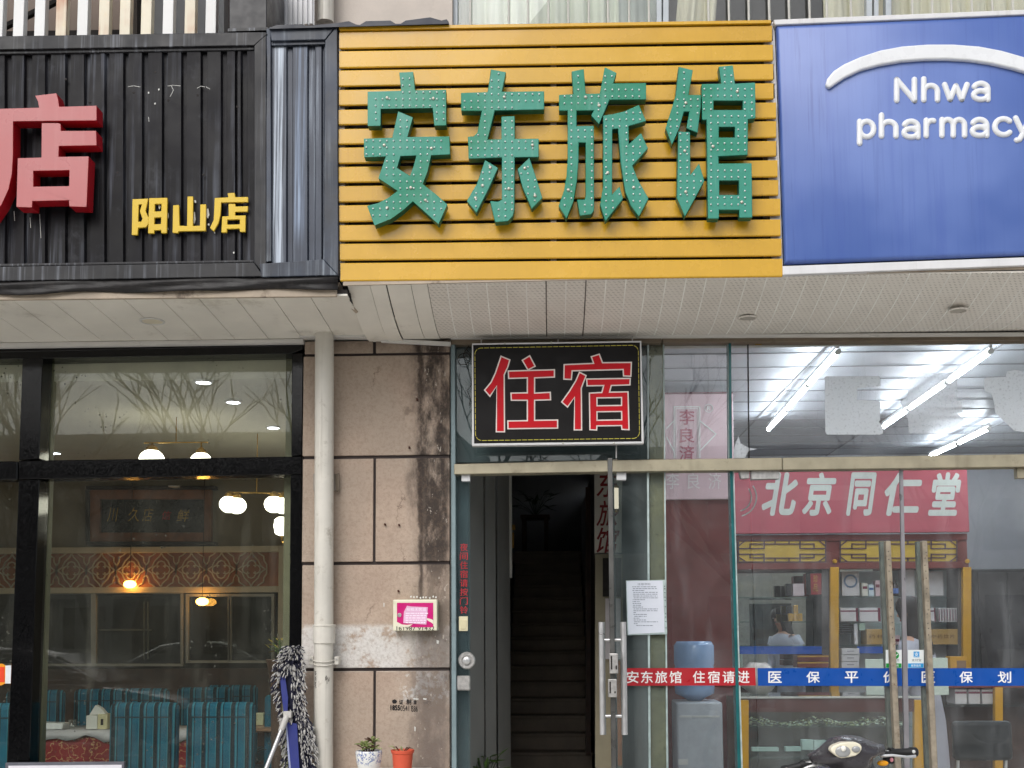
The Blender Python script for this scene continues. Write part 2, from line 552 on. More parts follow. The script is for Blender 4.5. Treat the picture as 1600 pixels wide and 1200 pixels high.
M_glass_rest = glass('restaurant_glass', (0.93, 0.95, 0.92, 1), 0.026, S(160, 160, 148), spots=0.7, smear=0.04, refl=.62)
M_glass_up = glass('upstairs_glass', (0.95, 0.96, 0.95, 1), 0.03, S(200, 200, 195))
M_glass_edge = mat('teal_glass_edge', S(38, 96, 98), 0.15, var=0.2)
M_silicone = mat('silicone_bead', S(176, 190, 188), 0.5, var=0.25, vs=12, spot=.6, spcol=S(110, 116, 110), sps=9)
M_grout = mat('pale_blue_frame_edge', S(126, 144, 148), 0.45, var=0.12, spot=0.3, spcol=S(90, 95, 95))
M_pharm_wall = mat('pale_pharmacy_wall', S(196, 198, 204), 0.8, var=0.05)
M_plaster = mat('white_plaster', S(205, 202, 196), 0.8, var=0.06, bump=0.1)
M_grey_wall = mat('grey_painted_wall', S(150, 150, 150), 0.8, var=0.08)
M_grey_panel = mat('grey_partition_board', S(150, 150, 147), 0.7, var=0.06)
M_stair = mat('stair_stone', S(176, 164, 150), 0.6, var=0.14, vs=4)
M_rest_wall = mat('restaurant_beige_wall', S(146, 134, 112), 0.8, var=0.08, vs=2)
M_rest_ceil = mat('restaurant_ceiling_paint', S(205, 200, 182), 0.85, var=0.04)
M_dark_wood = mat('dark_brown_wood', S(70, 46, 32), 0.45, var=0.3, vs=7)
M_floor_tile = mat('floor_tile', S(150, 142, 130), 0.3, var=0.1)
M_dark_tile = mat('dark_floor_tile', S(84, 74, 66), 0.3, var=0.15)
M_upper = mat('upper_wall_render', S(198, 188, 178), 0.85, var=0.06, bump=0.25, bs=120, spot=0.3, spcol=S(150, 140, 130), sps=4)
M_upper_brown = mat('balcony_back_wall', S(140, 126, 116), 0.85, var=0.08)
M_pave = mat('pavement_concrete', S(212, 208, 201), 0.85, var=0.15, bump=0.3, bs=30)
M_road = mat('pale_concrete_road', S(146, 144, 140), 0.9, var=0.2, bump=0.5, bs=120)
M_kerb = mat('kerb_stone', S(150, 148, 142), 0.8, var=0.1)

def stucco():
    b = NB('pinkish_stucco'); p = b.pos()
    x, y, z = b.sep(p)
    big = b.noise(p, 2.4, 6.0, 0.65)
    c = b.mix(b.rng(big, 0.3, 0.7), S(172, 152, 136), S(186, 167, 150))
    c = b.mix(b.math('MULTIPLY', b.rng(b.noise(p, 1.3, 3.0), 0.4, 0.6), 0.5), c, S(164, 152, 138))
    # lower part greyer
    # white repair plaster patches (position of the repair, torn edge)
    def rectmask(px0, py0, px1, py1, s=0.02):
        a, q = P(px0, py0, -.05), P(px1, py1, -.05)
        m = b.math('MULTIPLY', b.rng(x, a.x - s, a.x + s), b.rng(x, q.x - s, q.x + s, 1, 0))
        m = b.math('MULTIPLY', m, b.math('MULTIPLY', b.rng(z, q.z - s, q.z + s), b.rng(z, a.z - s, a.z + s, 1, 0)))
        return m
    nf = b.noise(p, 11.0, 8.0, 0.75)
    w1 = b.math('MULTIPLY', rectmask(470, 978, 705, 1046), b.rng(nf, 0.36, 0.5))
    fade = b.rng(x, P(600, 1000, -.05).x, P(690, 1000, -.05).x, 1.0, 0.45)
    w1 = b.math('MULTIPLY', w1, fade)
    w2 = b.math('MULTIPLY', rectmask(628, 1048, 702, 1096, 0.04), b.rng(nf, 0.44, 0.53))
    wht = b.math('MAXIMUM', w1, w2)
    c = b.mix(b.math('MULTIPLY', wht, 0.85), c, S(216, 214, 210))
    # mould running down the right-hand edge, from the top
    wob = b.math('MULTIPLY', b.math('SUBTRACT', b.noise(b.scale(p, (3, 3, 1.6)), 2.0, 5.0, 0.7), 0.5), 0.22)
    xx = b.math('ADD', x, wob)
    xl, xr = P(640, 700, -.05).x, P(702, 700, -.05).x
    band = b.math('MULTIPLY', b.rng(xx, xl - 0.03, xl + 0.09), b.rng(xx, xr - 0.03, xr + 0.03, 1, 0.35))
    ztop, zmid, zlow = P(0, 540, 0).z, P(0, 900, 0).z, P(0, 1180, 0).z
    hz = b.math('ADD', b.rng(z, zmid - 0.15, zmid + 0.15, 0.55, 1.0), 0.0)
    gr = b.rng(b.noise(b.scale(p, (1.0, 1.0, 0.45)), 10.0, 8.0, 0.72), 0.30, 0.56)
    mould = b.math('MULTIPLY', b.math('MULTIPLY', band, hz), gr)
    c = b.mix(b.math('MULTIPLY', mould, 0.95, True), c, S(42, 37, 34))
    # damp crack in the upper half, with black spots beside it
    xc_ = P(656, 640, -.05).x
    dx_ = b.math('ABSOLUTE', b.math('SUBTRACT', b.math('ADD', x, b.math('MULTIPLY', wob, .35)), xc_))
    ck = b.math('MULTIPLY', b.rng(dx_, .004, .022, 1, 0), b.rng(b.noise(b.scale(p, (1, 1, .5)), 9.0, 6.0, .7), .34, .5))
    ck = b.math('MULTIPLY', ck, b.rng(z, P(0, 1010, 0).z, P(0, 900, 0).z))
    c = b.mix(b.math('MULTIPLY', ck, .85), c, S(50, 42, 38))
    bl_ = b.math('MULTIPLY', b.rng(b.noise(p, 7.0, 6.0, .7), .60, .70), b.rng(x, xl - .12, xl + .05))
    c = b.mix(b.math('MULTIPLY', bl_, .6), c, S(58, 50, 44))
    # grey soot along the lower right
    low = b.math('MULTIPLY', band, b.rng(z, zlow - 0.2, zmid, 0.55, 0.1))
    c = b.mix(low, c, S(110, 100, 96))
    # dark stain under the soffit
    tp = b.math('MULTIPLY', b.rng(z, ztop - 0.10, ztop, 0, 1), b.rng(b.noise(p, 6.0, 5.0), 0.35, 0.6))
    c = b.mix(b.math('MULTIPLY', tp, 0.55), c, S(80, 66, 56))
    # white flecks of lime
    fl = b.math('MULTIPLY', b.rng(b.noise(b.scale(p, (1, 1, 0.5)), 46.0, 3.0, 0.6), 0.66, 0.7), band)
    c = b.mix(b.math('MULTIPLY', fl, 0.6), c, S(205, 196, 184))
    # thin cracks
    cm = b.n('ShaderNodeCombineXYZ')
    wv1 = b.math('MULTIPLY', b.math('SUBTRACT', b.noise(p, 5.0, 5.0), .5), .35)
    b.put(cm.inputs[0], b.math('ADD', x, wv1)); b.put(cm.inputs[1], b.math('ADD', b.math('MULTIPLY', z, .6), wv1))
    cr = b.vor(cm.outputs[0], 1.7, 'DISTANCE_TO_EDGE')
    crk = b.math('MULTIPLY', b.rng(cr, 0.0, 0.007, 1, 0), b.rng(b.noise(p, 2.3, 2.0), 0.5, 0.62))
    c = b.mix(b.math('MULTIPLY', crk, 0.55), c, S(92, 76, 66))
    c = b.mix(b.rng(b.noise(p, 70.0, 4.0, .7), .42, .7, 0, .3), c, S(120, 100, 86))
    h = b.math('ADD', b.noise(p, 110.0, 5.0, 0.7), b.math('MULTIPLY', b.noise(p, 24.0, 4.0), 0.6))
    return b.done(b.bsdf(c, 0.88, 0, b.bump(h, 0.7, 0.006), 0.25))
M_stucco = stucco()

# ------------------------------------------------------------------ ground and street
mb = MB().box(-30, 30, -5.2, 4.8, -0.30, 0.0); build('pavement', mb, M_pave, kind='structure')
mb = MB().box(-60, 60, -60, -5.36, -0.4, -0.13); build('road', mb, M_road, kind='structure')
mb = MB()
k = thing('kerb', None, None, (0, -5.28, -0.13), kind='structure')
kb = None
for i in range(-12, 12):
    if kb is None:
        kb = build('kerb_stone', MB().box(i * 1.0, i * 1.0 + 0.99, -5.355, -5.205, -0.3, 0.02), M_kerb, k, bevel=0.012)
    else:
        c = kb.copy(); COL.objects.link(c); c.location.x = i + 0.5

# ------------------------------------------------------------------ the building the shops are in
def X0(px): return P(px, 900, 0).x
XW_R = X0(474)       # restaurant | pillar
XP_R = X0(704)       # pillar | entrance
XC_R = 0.60          # corridor | pharmacy
ZC = 3.36            # ceiling height of the shops
# party walls
build('party_wall', MB().box(XW_R, XP_R, 0.02, 9.7, 0.0, 3.25).box(-7.0, -6.8, 0.02, 4.8, 0, 3.25).box(5.2, 5.4, 0.02, 5.8, 0, 3.425), M_plaster, kind='structure')
build('partition_wall', MB().box(XC_R, XC_R + 0.10, 0.30, 9.7, 0.0, 3.425), M_grey_wall, kind='structure')
build('back_wall', MB().box(-6.8, XW_R - 0.002, 4.6, 4.75, 0, 3.25), M_rest_wall, kind='structure')
build('back_wall', MB().box(XC_R + 0.102, 5.2, 5.6, 5.75, 0, 3.425), M_pharm_wall, kind='structure')
# slab between ground floor and first floor
build('floor_slab', MB().box(-7.0, XP_R, 0.0, 4.8, 3.36, 3.60).box(XP_R + 0.002, XC_R, 0.0, 4.6, 3.36, 3.60).box(XC_R + 0.002, 5.4, 0.0, 5.8, 3.43, 3.60).box(XC_R + 0.003, 5.39, 0.062, 0.20, 3.19, 3.429).box(-6.79, XC_R, 0.10, 0.20, 3.256, 3.359), M_plaster, kind='structure')
# outer wall of the first floor: solid bay over the pillar, glazed bay to its right
zt = 9.0
xw0, xw1 = X0(708), 5.4
zs0, zs1 = 4.66, 6.6
build('upper_wall', MB().box(-1.58, xw0, -0.02, 0.22, 3.602, zt), M_upper, kind='structure', bevel=0.004)
build('upper_wall', MB().box(xw0 + 0.001, xw1, 0.0, 0.22, 3.602, zs0).box(xw0 + 0.001, xw1, 0.0, 0.22, zs1, zt), M_upper, kind='structure')
build('upper_wall', MB().box(-7.0, -1.582, 0.10, 0.30, 3.602, zt), M_upper_brown, kind='structure')
build('upper_room_wall', MB().box(xw0, xw1, 2.4, 2.5, 3.6, zt).box(xw0 - 0.1, xw0, 0.222, 2.5, 3.6, zt).box(xw1, xw1 + 0.1, 0.0, 2.5, 3.6, zt).box(xw0, xw1, 0.23, 2.4, zs1 + 0.3, zs1 + 0.4), M_grey_wall, kind='structure')
build('roof', MB().box(-7.2, 5.6, -0.1, 10, zt, zt + 0.2), M_pave, kind='structure')
# restaurant room
build('restaurant_floor', MB().box(-6.8, XW_R, 0.25, 4.6, 0.002, 0.02), M_dark_tile, kind='structure')
build('restaurant_ceiling', MB().box(-6.798, XW_R - 0.002, 0.12, 4.6, 3.02, 3.255), M_rest_ceil, kind='structure')
# corridor and stairwell of the inn
build('corridor_floor', MB().box(XP_R, XC_R, 0.05, 4.4, 0.002, 0.02), M_floor_tile, kind='structure')
build('corridor_ceiling', MB().box(XP_R, XC_R, 0.2, 4.6, 3.1, 3.25), M_plaster, kind='structure')
build('stairwell_wall', MB().box(XP_R, XC_R + 0.1, 9.6, 9.7, 0, 6.2).box(XP_R - .1, XP_R, 4.6, 9.7, 3.25, 6.2).box(XC_R, XC_R + .1, 4.6, 9.7, 3.602, 6.2).box(XP_R, XC_R, 4.602, 4.7, 3.1, 6.2).box(XP_R - .1, XC_R + .1, 4.6, 9.7, 6.2, 6.3), M_grey_wall, kind='structure')
stairs = thing('staircase', 'dim stone staircase climbing at the end of the inn corridor', 'staircase', (0, 4.3, 0.0))
for i in range(16):
    y0 = 4.3 + i * 0.26
    mb = MB().box(-0.44, 0.40, y0, y0 + 0.258, 0.0, (i + 1) * 0.158 - 0.03)
    mb.box(-0.45, 0.41, y0 - 0.02, y0 + 0.258, (i + 1) * 0.158 - 0.028, (i + 1) * 0.158)
    build('step', mb, M_stair, stairs, bevel=0.006, base=True)
build('landing', MB().box(XP_R + .002, XC_R - .002, 4.3 + 16 * 0.26, 9.598, 2.40, 2.528), M_stair, stairs)
build('stair_side_wall', MB().box(0.43, XC_R - 0.003, 4.1, 8.4, 0.021, 3.09), M_grey_wall, kind='structure')
lp = thing('folding_door', 'pale grey folding door leaves standing along the left of the inn corridor', 'door', (-0.42, 0.9, 0.02))
fx = [(P(731, 900, .42).x, .42), (P(757, 900, .72).x, .72), (P(776, 900, 1.0).x, 1.0), (P(797.5, 900, 1.5).x, 1.5)]
for k in range(3):
    (xa0, ya0), (xa1, ya1) = fx[k], fx[k + 1]
    build('leaf', MB().prism([(xa0 + .004, ya0, .021), (xa1 - .004, ya1 - (.05 if k % 2 else .0), .021), (xa1 - .004, ya1 - (.05 if k % 2 else .0), 3.09), (xa0 + .004, ya0, 3.09)], 0.03), M_grey_panel, lp, bevel=.003)
build('edge_strip', MB().box(fx[3][0] - .008, fx[3][0] + .012, 1.49, 1.54, P(0, 908, 1.5).z, 3.09), M_plaster, lp)

# pharmacy room
build('pharmacy_floor', MB().box(XC_R + .102, 5.2, 0.12, 5.6, 0.002, 0.02), M_floor_tile, kind='structure')
M_ceil_panel = mat('grey_white_ceiling_panel', S(172, 176, 182), 0.4, var=0.04, vs=1.2)
pc = thing('pharmacy_ceiling', None, None, (2.0, 2.0, ZC), kind='structure')
build('ceiling_void', MB().box(XC_R + .102, 5.2, 0.2, 5.6, ZC + 0.012, 3.425), M_joint, pc)
cp = None
nx, ny = 4, 13
for i in range(nx):
    for j in range(ny):
        xa = XC_R + 0.11 + i * 1.14; ya = 0.205 + j * 0.41
        if cp is None:
            cp = build('panel', MB().box(xa, xa + 1.132, ya, ya + 0.402, ZC, ZC + 0.011), M_ceil_panel, pc)
            c0 = cp.location.copy()
        else:
            c = cp.copy(); COL.objects.link(c); c.location = c0 + Vector((i * 1.14, j * 0.41, random.uniform(-.0012, .0012)))

M_tbar = mat('grey_ceiling_bar', S(128, 128, 130), 0.5)
b0_ = None
for j in range(14):
    y_ = 0.203 + j * 0.41
    if b0_ is None: b0_ = build('ceiling_bar', MB().box(XC_R + .11, 5.19, y_ - .009, y_ + .005, ZC - .006, ZC - .0015), M_tbar, pc); c0 = b0_.location.copy()
    else:
        c = b0_.copy(); COL.objects.link(c); c.location = c0 + Vector((0, j * .41, 0))
for i in range(1, 4):
    xa = XC_R + 0.106 + i * 1.14
    build('ceiling_bar', MB().box(xa - .008, xa + .008, .21, 5.59, ZC - .009, ZC - .0062), M_tbar, pc)

# ------------------------------------------------------------------ stucco pillar between the two shops
pil = thing('stucco_pillar', 'pinkish stucco pillar with dark joints and black mould down its edge', 'pillar', ((XW_R + XP_R) / 2, -0.02, 0.0))
build('joint_core', MB().box(XW_R + 0.004, XP_R - 0.004, -0.036, 0.018, 0.0, 3.2), M_joint, pil, base=True)
for (x0, y0, x1, y1) in [(476, 520, 583, 552), (587, 524, 703, 552), (474, 555, 703, 712), (473, 716, 583, 878), (587, 716, 703, 878),
                         (472, 882, 703, 1044), (472, 1048, 583, 1208), (587, 1048, 703, 1208), (472, 1212, 703, 1372)]:
    a, c = P(x0 + .4, y0, -.05), P(x1 - .4, y1, -.05)
    a.z, c.z = P(590, y0 + .5, -.05).z, P(590, y1 - .5, -.05).z
    z1 = 3.2 if y0 < 530 else a.z
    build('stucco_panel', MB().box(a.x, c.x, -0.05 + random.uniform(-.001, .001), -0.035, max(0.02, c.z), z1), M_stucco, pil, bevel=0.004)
M_rust = mat('rusty_nail', S(70, 38, 28), 0.8, 0.2)
for (x, y) in [(602, 820), (624, 821), (623, 924), (652, 625), (640, 700)]:
    q = P(x, y, -.05)
    build('nail', MB().tube([q, q + Vector((0, -0.018, 0.002))], 0.006, 8), M_rust, pil)
# sprayed phone number on the pillar
M_ink = flat('black_ink', S(24, 22, 24), 0.8)
mb = MB()
text(mb, '证', 623.5, 1093.5, 630, 1100.5, -0.0522, 0.02)
text(mb, '制', 635, 1092.5, 642.5, 1101, -0.0522, 0.02)
text(mb, '章', 646, 1094, 651, 1101, -0.0522, 0.01)
text(mb, '18', 610, 1101.5, 617, 1110, -0.0522, 0.05)
text(mb, '55', 617, 1101.8, 625, 1110, -0.0522, 0.04)
text(mb, '05411', 625.5, 1102.4, 643, 1111, -0.0522, 0.0)
text(mb, '586', 643.2, 1103.2, 652.5, 1112, -0.0522, -0.005)
mb.sheet([(613, 1094), (617, 1092.5), (619.5, 1094.5), (620.5, 1096.5), (618.5, 1099), (614.5, 1099.5), (612.6, 1097)], -0.0522)
build('graffiti', mb, M_ink, pil)
mb = MB()
for (x, y, h, wd) in [(600, 945, 7, 1.6), (648.5, 1139, 8, 2), (684, 1003, 6, 4), (650, 1092, 2.4, 9), (664, 1092, 2.6, 6), (592, 1010, 3, 2)]:
    mb.sheet([(x - wd / 2, y - h / 2), (x + wd / 2, y - h / 2 + 1), (x + wd * .3, y + h / 2), (x - wd * .4, y + h * .4)], -0.0522)
for i in range(9):
    x = 640 + i * 5 + random.uniform(-1, 1); y = 932 + random.uniform(-1.5, 1.5)
    mb.sheet([(x, y), (x + 2.2, y - 1), (x + 2.6, y + 2), (x + .4, y + 2.2)], -0.0522)
build('paper_scrap', mb, M_foam, pil)

# ------------------------------------------------------------------ soffits
sl = thing('plain_soffit', 'plain cream board soffit under the black corrugated sign', 'soffit', (-2.5, -0.4, 3.13))
def zYF(py, Y): return P(800, py, Y).z
zfL, zbL = P(240, 467, YS + .03).z, P(240, 536, -.02).z
pitchx = 0.198
xR = P(541, 470, YS).x
i = 0
while True:
    x1 = xR - i * pitchx; x0 = x1 - pitchx + 0.0035
    if x0 < -7: break
    mb = MB().prism([(x0, YS + .03, zfL), (x1, YS + .03, zfL), (x1, -0.02, zbL), (x0, -0.02, zbL)], 0, off=Vector((0, 0, 0.012)))
    build('soffit_board', mb, M_soffit, sl, bevel=0.0015, seg=1)
    i += 1
build('soffit_backing', MB().prism([(-7, YS + .03, zfL + .014), (xR, YS + .03, zfL + .014), (xR, -.02, zbL + .014), (-7, -.02, zbL + .014)], 0, off=Vector((0, 0, .02))), M_cavity, sl)
build('front_trim', MB().slab([(-700, 459), (526, 450), (526, 463), (-700, 476)], YS + .012, 0.02), M_dirty_trim, sl, bevel=0.003)
build('rear_trim', MB().slab([(-700, 545), (474, 529), (474, 535.5), (-700, 553)], -0.075, 0.05), M_white_trim, sl, bevel=0.003)
build('rear_trim', MB().slab([(467, 520), (578, 521), (578, 527), (467, 526)], -0.12, 0.06), M_white_trim, sl, bevel=0.003)

sr = thing('embossed_soffit', 'curved leaf-embossed soffit under the yellow and blue signs', 'soffit', (1.0, -0.4, 3.2))
zf, zb = P(900, 437, YS + .02).z, P(900, 527, -.03).z
prof = []
for k in range(9):
    t = k / 8.0
    y = YS + 0.015 + t * (0.765)
    z = zf + (zb - zf) * (0.25 * t + 0.75 * math.sin(t * math.pi / 2) ** 0.8) if t > 0 else zf
    prof.append((y, z - 0.026 * math.sin(math.pi * t ** 1.3)))
def strip(x0, x1, mat_, name='soffit_board', dz=0.0, tail=0.0):
    mb = MB()
    n = len(prof)
    vs = []
    for (y, z) in prof:
        t = (y - prof[0][0]) / 0.765
        sag = -tail * t * t
        vs += [(x0, y, z + dz + sag), (x1, y, z + dz + sag), (x1, y, z + dz + sag + 0.009), (x0, y, z + dz + sag + 0.009)]
    fs = []
    for k in range(n - 1):
        a = k * 4; c = a + 4
        for e in range(4): fs.append((a + e, a + (e + 1) % 4, c + (e + 1) % 4, c + e))
    fs += [(0, 1, 2, 3), tuple(reversed(range((n - 1) * 4, n * 4)))]
    mb.add(vs, fs)
    return build(name, mb, mat_, sr, smooth=True)
xs = [P(a, 441, YS).x for a in (541, 577, 603, 641, 667)]
for i in range(4):
    strip(xs[i], xs[i + 1] - (0.006 if i == 1 else 0.003), M_soffit, dz=(-0.006 if i == 1 else 0.0), tail=0.012 if i < 2 else 0.006)
x = xs[4]
wid = 0.104
j = 0
M_dark_seam = flat('open_seam', S(118, 110, 102), .8)
M_seam = mat('pale_seam_strip', S(246, 243, 236), 0.5)
while x < 4.4:
    strip(x, x + wid - 0.006, M_emboss)
    strip(x + wid - (0.006 if j not in (5, 7) else 0.003), x + wid, M_seam if j not in (5, 7) else M_dark_seam, 'seam_strip', dz=-0.0012)
    x += wid; j += 1
build('soffit_backing', MB().prism([(xs[0], YS + .03, zf + .03), (4.5, YS + .03, zf + .03), (4.5, -.02, zf + .03), (xs[0], -.02, zf + .03)], 0, off=Vector((0, 0, .02))), M_cavity, sr)
build('front_trim', MB().slab([(536, 440), (1700, 413), (1700, 418), (536, 446)], YS + 0.006, 0.012), M_dirty_trim, sr)
build('rear_trim', MB().slab([(593, 528), (704, 534), (704, 539.5), (595, 534)], -0.085, 0.03), M_white_trim, sr, bevel=0.002)
build('rear_trim', MB().slab([(704, 524.5), (1720, 518.5), (1720, 523.5), (704, 529)], -0.07, 0.05), M_white_trim, sr, bevel=0.002)
# torn end where the two soffits meet
mb = MB()
for (a, c, r) in [((523, 449), (553, 487), 0.010), ((526, 446), (548, 474), 0.006), ((521, 455), (556, 490), 0.006)]:
    p0, p1 = P(*a, YS + .04), P(*c, -0.52)
    d = (p1 - p0)
    s = Vector((0.018, 0, 0.010)) * (r / 0.01)
    mb.prism([p0, p1, p1 + s, p0 + s], 0, off=Vector((0.004, 0.0, 0.012)))
build('torn_strip', mb, M_dirty_trim, sl)
build('gap_filler', MB().slab([(527, 440), (545, 443), (550, 474), (540, 462)], YS + .10, 0.01), M_cavity, sl)

def downlight(px, py, Y, rpx, label, lit=None):
    q = P(px, py, Y)
    t = thing('downlight', label, 'ceiling light', (q.x, q.y, q.z), 'round downlights in the soffits')
    r = rpx / FPX * (Y + 6.5)
    build('trim_ring', MB().lathe(q, [(r, 0.004), (r, -0.001), (r * .93, -0.004), (r * .84, -0.003), (r * .82, 0.006)], 28), M_white_trim if lit else M_emboss, t, smooth=True)
    build('lens', MB().lathe(q, [(r * .81, 0.003), (r * .8, 0.0)], 24), lit or M_dark_lens, t)
M_dark_lens = flat('dull_lamp_recess', S(176, 170, 160), 0.5)
M_cream_lens = flat('cream_lamp_lens', S(222, 214, 190), 0.4)
def ysoff(py_guess, prof_):   # depth on the right soffit for a pixel row
    best = None
    for k in range(400):
        y = prof_[0][0] + 0.765 * k / 400
        t = k / 400 * 8; a = int(t); f = t - a
        z = prof_[a][1] * (1 - f) + prof_[min(8, a + 1)][1] * f
        d = abs(P(1100, py_guess, y).z - z)
        if best is None or d < best[0]: best = (d, y)
    return best[1]
yl = min((abs(P(238, 502, YS + .03 + k * .004).z - (zfL + (zbL - zfL) * k * .004 / 0.75)), YS + .03 + k * .004) for k in range(180))[1]
downlight(238, 502.5, yl, 20, 'cream round downlight in the plain soffit over the restaurant window', M_cream_lens)
for px, py, lab in [(846, 511.5, 'round downlight in the embossed soffit above the black sign'), (1168, 497.5, 'round downlight in the embossed soffit above the left pharmacy glass'), (1497, 485.5, 'round downlight in the embossed soffit near the right pharmacy door')]:
    downlight(px, py, ysoff(py, prof) - .004, 15, lab)
# ------------------------------------------------------------------ yellow slatted inn sign
ys = thing('inn_sign', 'yellow slatted sign box with four green bulb-studded characters', 'sign', (P(870, 430, YS).x, YS, P(870, 430, YS).z))
za = zoomed(500, 0, 2.162)
left = [(65, 108, 165), (65, 172, 230), (64, 237, 292), (64, 303, 357), (63, 370, 422), (63, 435, 488), (63, 498, 553), (63, 563, 617), (64, 628, 683), (65, 693, 750), (66, 760, 815), (67, 823, 880), (69, 888, 950)]
right = [(1527, 85, 140), (1530, 150, 205), (1531, 215, 270), (1532, 280, 335), (1541, 345, 400), (1541, 408, 465), (1541, 475, 528), (1546, 540, 598), (1548, 607, 660), (1555, 670, 728), (1556, 740, 797), (1559, 805, 865), (1562, 873, 935)]
for (lx, l0, l1), (rx, r0, r1) in zip(left, right):
    q = za([(lx, l0), (rx, r0), (rx, r1), (lx, l1)])
    mb = MB()
    # folded aluminium slat: flat face, top and bottom returns angled back
    f = [P(x, y, YS) for x, y in q]
    h = (f[0].z - f[3].z)
    secs = []
    for (a, b_) in ((f[0], f[3]), (f[1], f[2])):
        ring = []
        for (dy, u) in ((0.012, 0.0), (0.002, 0.012), (0.0, 0.05), (0.0, 0.5), (0.0, 0.93), (0.003, 0.985), (0.008, 1.0), (0.008, 0.97), (0.004, 0.93), (0.004, 0.06), (0.012, 0.03)):
            ring.append(a.lerp(b_, u) + Vector((0, dy, 0)))
        secs.append(ring)
    mb.loft(secs, True)
    build('slat', mb, M_yellow, ys)
build('top_flashing', MB().slab([(529, 41.5), (1205, 31), (1205, 36), (530, 47)], YS - .012, .06), M_yellow, ys, bevel=0.002)
build('back_board', MB().slab([(531, 44), (1208, 36), (1221, 428), (533, 436)], YS + .085, .02), M_cavity, ys)
mb = MB()
for px in (539, 700, 862, 1030, 1196):
    mb.slab([(px - 3, 46), (px + 5, 46), (px + 5, 434), (px - 3, 434)], YS + .042, .026)
build('rail', mb, flat('grey_rail', S(120, 112, 108), 0.6), ys)
for k in range(12):
    yl_, yr_ = left[k][2] / 2.162, right[k][2] / 2.162
    nl, nr = left[k + 1][1] / 2.162, right[k + 1][1] / 2.162
    for px, wd in ((534, 9), (865, 9), (1201 + k * 1.1, 15)):
        t = (px - 530) / 680
        y0 = yl_ + (yr_ - yl_) * t; y1 = nl + (nr - nl) * t
        build('clip', MB().slab([(px - wd / 2, y0 - 1), (px + wd / 2, y0 - 1), (px + wd / 2, y1 + 1), (px - wd / 2, y1 + 1)], YS + .024, .016), M_zinc, ys)
build('end_frame', MB().slab([(1206.5, 34), (1210, 34), (1224, 431), (1220.5, 431)], YS + .03, .10), M_white_metal, ys)
build('end_frame', MB().slab([(528, 42), (530.5, 42), (533, 437), (530.5, 437)], YS + .03, .10), M_white_metal, ys)
build('box_side', MB().slab([(530, 42), (1208, 32), (1222, 430), (532, 438)], YS + .11, 0.64), M_cavity, ys)

A = zoomed(560, 90, 4.444); B = zoomed(860, 90, 4.444)
chars = [
    ([(A([(283, 103), (380, 98), (393, 226), (608, 222), (610, 470), (527, 472), (516, 350), (155, 356), (153, 473), (64, 475), (64, 236), (297, 230)]), []),
      (A([(275, 372), (378, 415), (340, 551), (632, 546), (636, 672), (505, 678), (480, 790), (447, 878), (540, 950), (618, 1020), (556, 1157), (470, 1080), (378, 998), (310, 1060), (230, 1118), (112, 1165), (60, 1028), (135, 1010), (205, 975), (272, 925), (138, 838), (190, 686), (40, 692), (38, 562), (234, 556)]),
       [A([(292, 684), (402, 680), (385, 745), (358, 820), (268, 765)])])]),
    ([(A([(920, 80), (1025, 100), (997, 236), (1290, 232), (1290, 360), (947, 367), (897, 568), (993, 566), (993, 408), (1085, 405), (1086, 563), (1252, 562), (1252, 690), (1085, 692), (1083, 1055), (1072, 1100), (1040, 1135), (950, 1143), (914, 995), (970, 1000), (996, 985), (996, 693), (765, 702), (760, 548), (800, 545), (826, 520), (856, 370), (713, 370), (712, 244), (897, 238)]), []),
      (A([(878, 710), (970, 765), (905, 910), (820, 1078), (752, 995), (820, 880)]), []),
      (A([(1187, 693), (1240, 850), (1278, 975), (1203, 1050), (1140, 900), (1105, 772)]), [])]),
    ([(B([(147, 95), (232, 78), (245, 250), (343, 248), (378, 65), (460, 105), (437, 178), (665, 175), (665, 290), (410, 293), (338, 462), (283, 402), (302, 366), (182, 368), (182, 475), (302, 472), (303, 1060), (285, 1088), (205, 1097), (185, 985), (238, 985), (245, 960), (245, 590), (197, 590), (195, 720), (185, 850), (160, 1000), (112, 1118), (57, 1030), (95, 920), (112, 820), (120, 700), (120, 368), (60, 368), (60, 258), (158, 252)]), []),
      (B([(365, 402), (440, 390), (515, 372), (615, 327), (665, 440), (543, 475), (545, 600), (630, 522), (678, 630), (570, 750), (610, 850), (682, 978), (615, 1103), (560, 1030), (520, 930), (490, 740), (470, 492), (430, 497), (428, 950), (480, 893), (505, 980), (383, 1135), (345, 1020), (365, 900)]), [])]),
    ([(B([(890, 62), (990, 86), (960, 258), (1047, 258), (1045, 340), (1022, 522), (945, 490), (965, 375), (927, 375), (895, 490), (845, 605), (800, 490), (868, 270)]), []),
      (B([(887, 512), (970, 515), (972, 815), (1033, 733), (1070, 855), (935, 1103), (877, 970)]), []),
      (B([(1168, 62), (1268, 52), (1282, 180), (1422, 172), (1425, 420), (1372, 428), (1370, 675), (1167, 685), (1170, 735), (1398, 732), (1402, 1110), (1313, 1112), (1312, 1057), (1172, 1057), (1170, 1118), (1095, 1118), (1085, 432), (1054, 432), (1050, 182), (1185, 180)]),
       [B([(1133, 300), (1335, 300), (1335, 362), (1133, 362)]), B([(1170, 482), (1280, 482), (1280, 553), (1170, 553)]), B([(1173, 855), (1308, 855), (1308, 952), (1173, 952)])])]),
]
YL = YS - 0.085
screws = {0: [(605, 153), (677, 154), (600.5, 227), (674, 232), (642, 293.5), (605, 325), (665, 313)], 1: [(788, 152), (832, 227), (795, 295), (766, 262), (754, 290), (743, 309.5), (820, 263), (836, 306)],
          2: [(915, 152), (936, 165), (888, 297), (949.5, 270), (990, 293)], 3: [(1071.5, 161), (1152, 143), (1114, 229), (1070, 236), (1071.5, 300), (1159, 316)]}
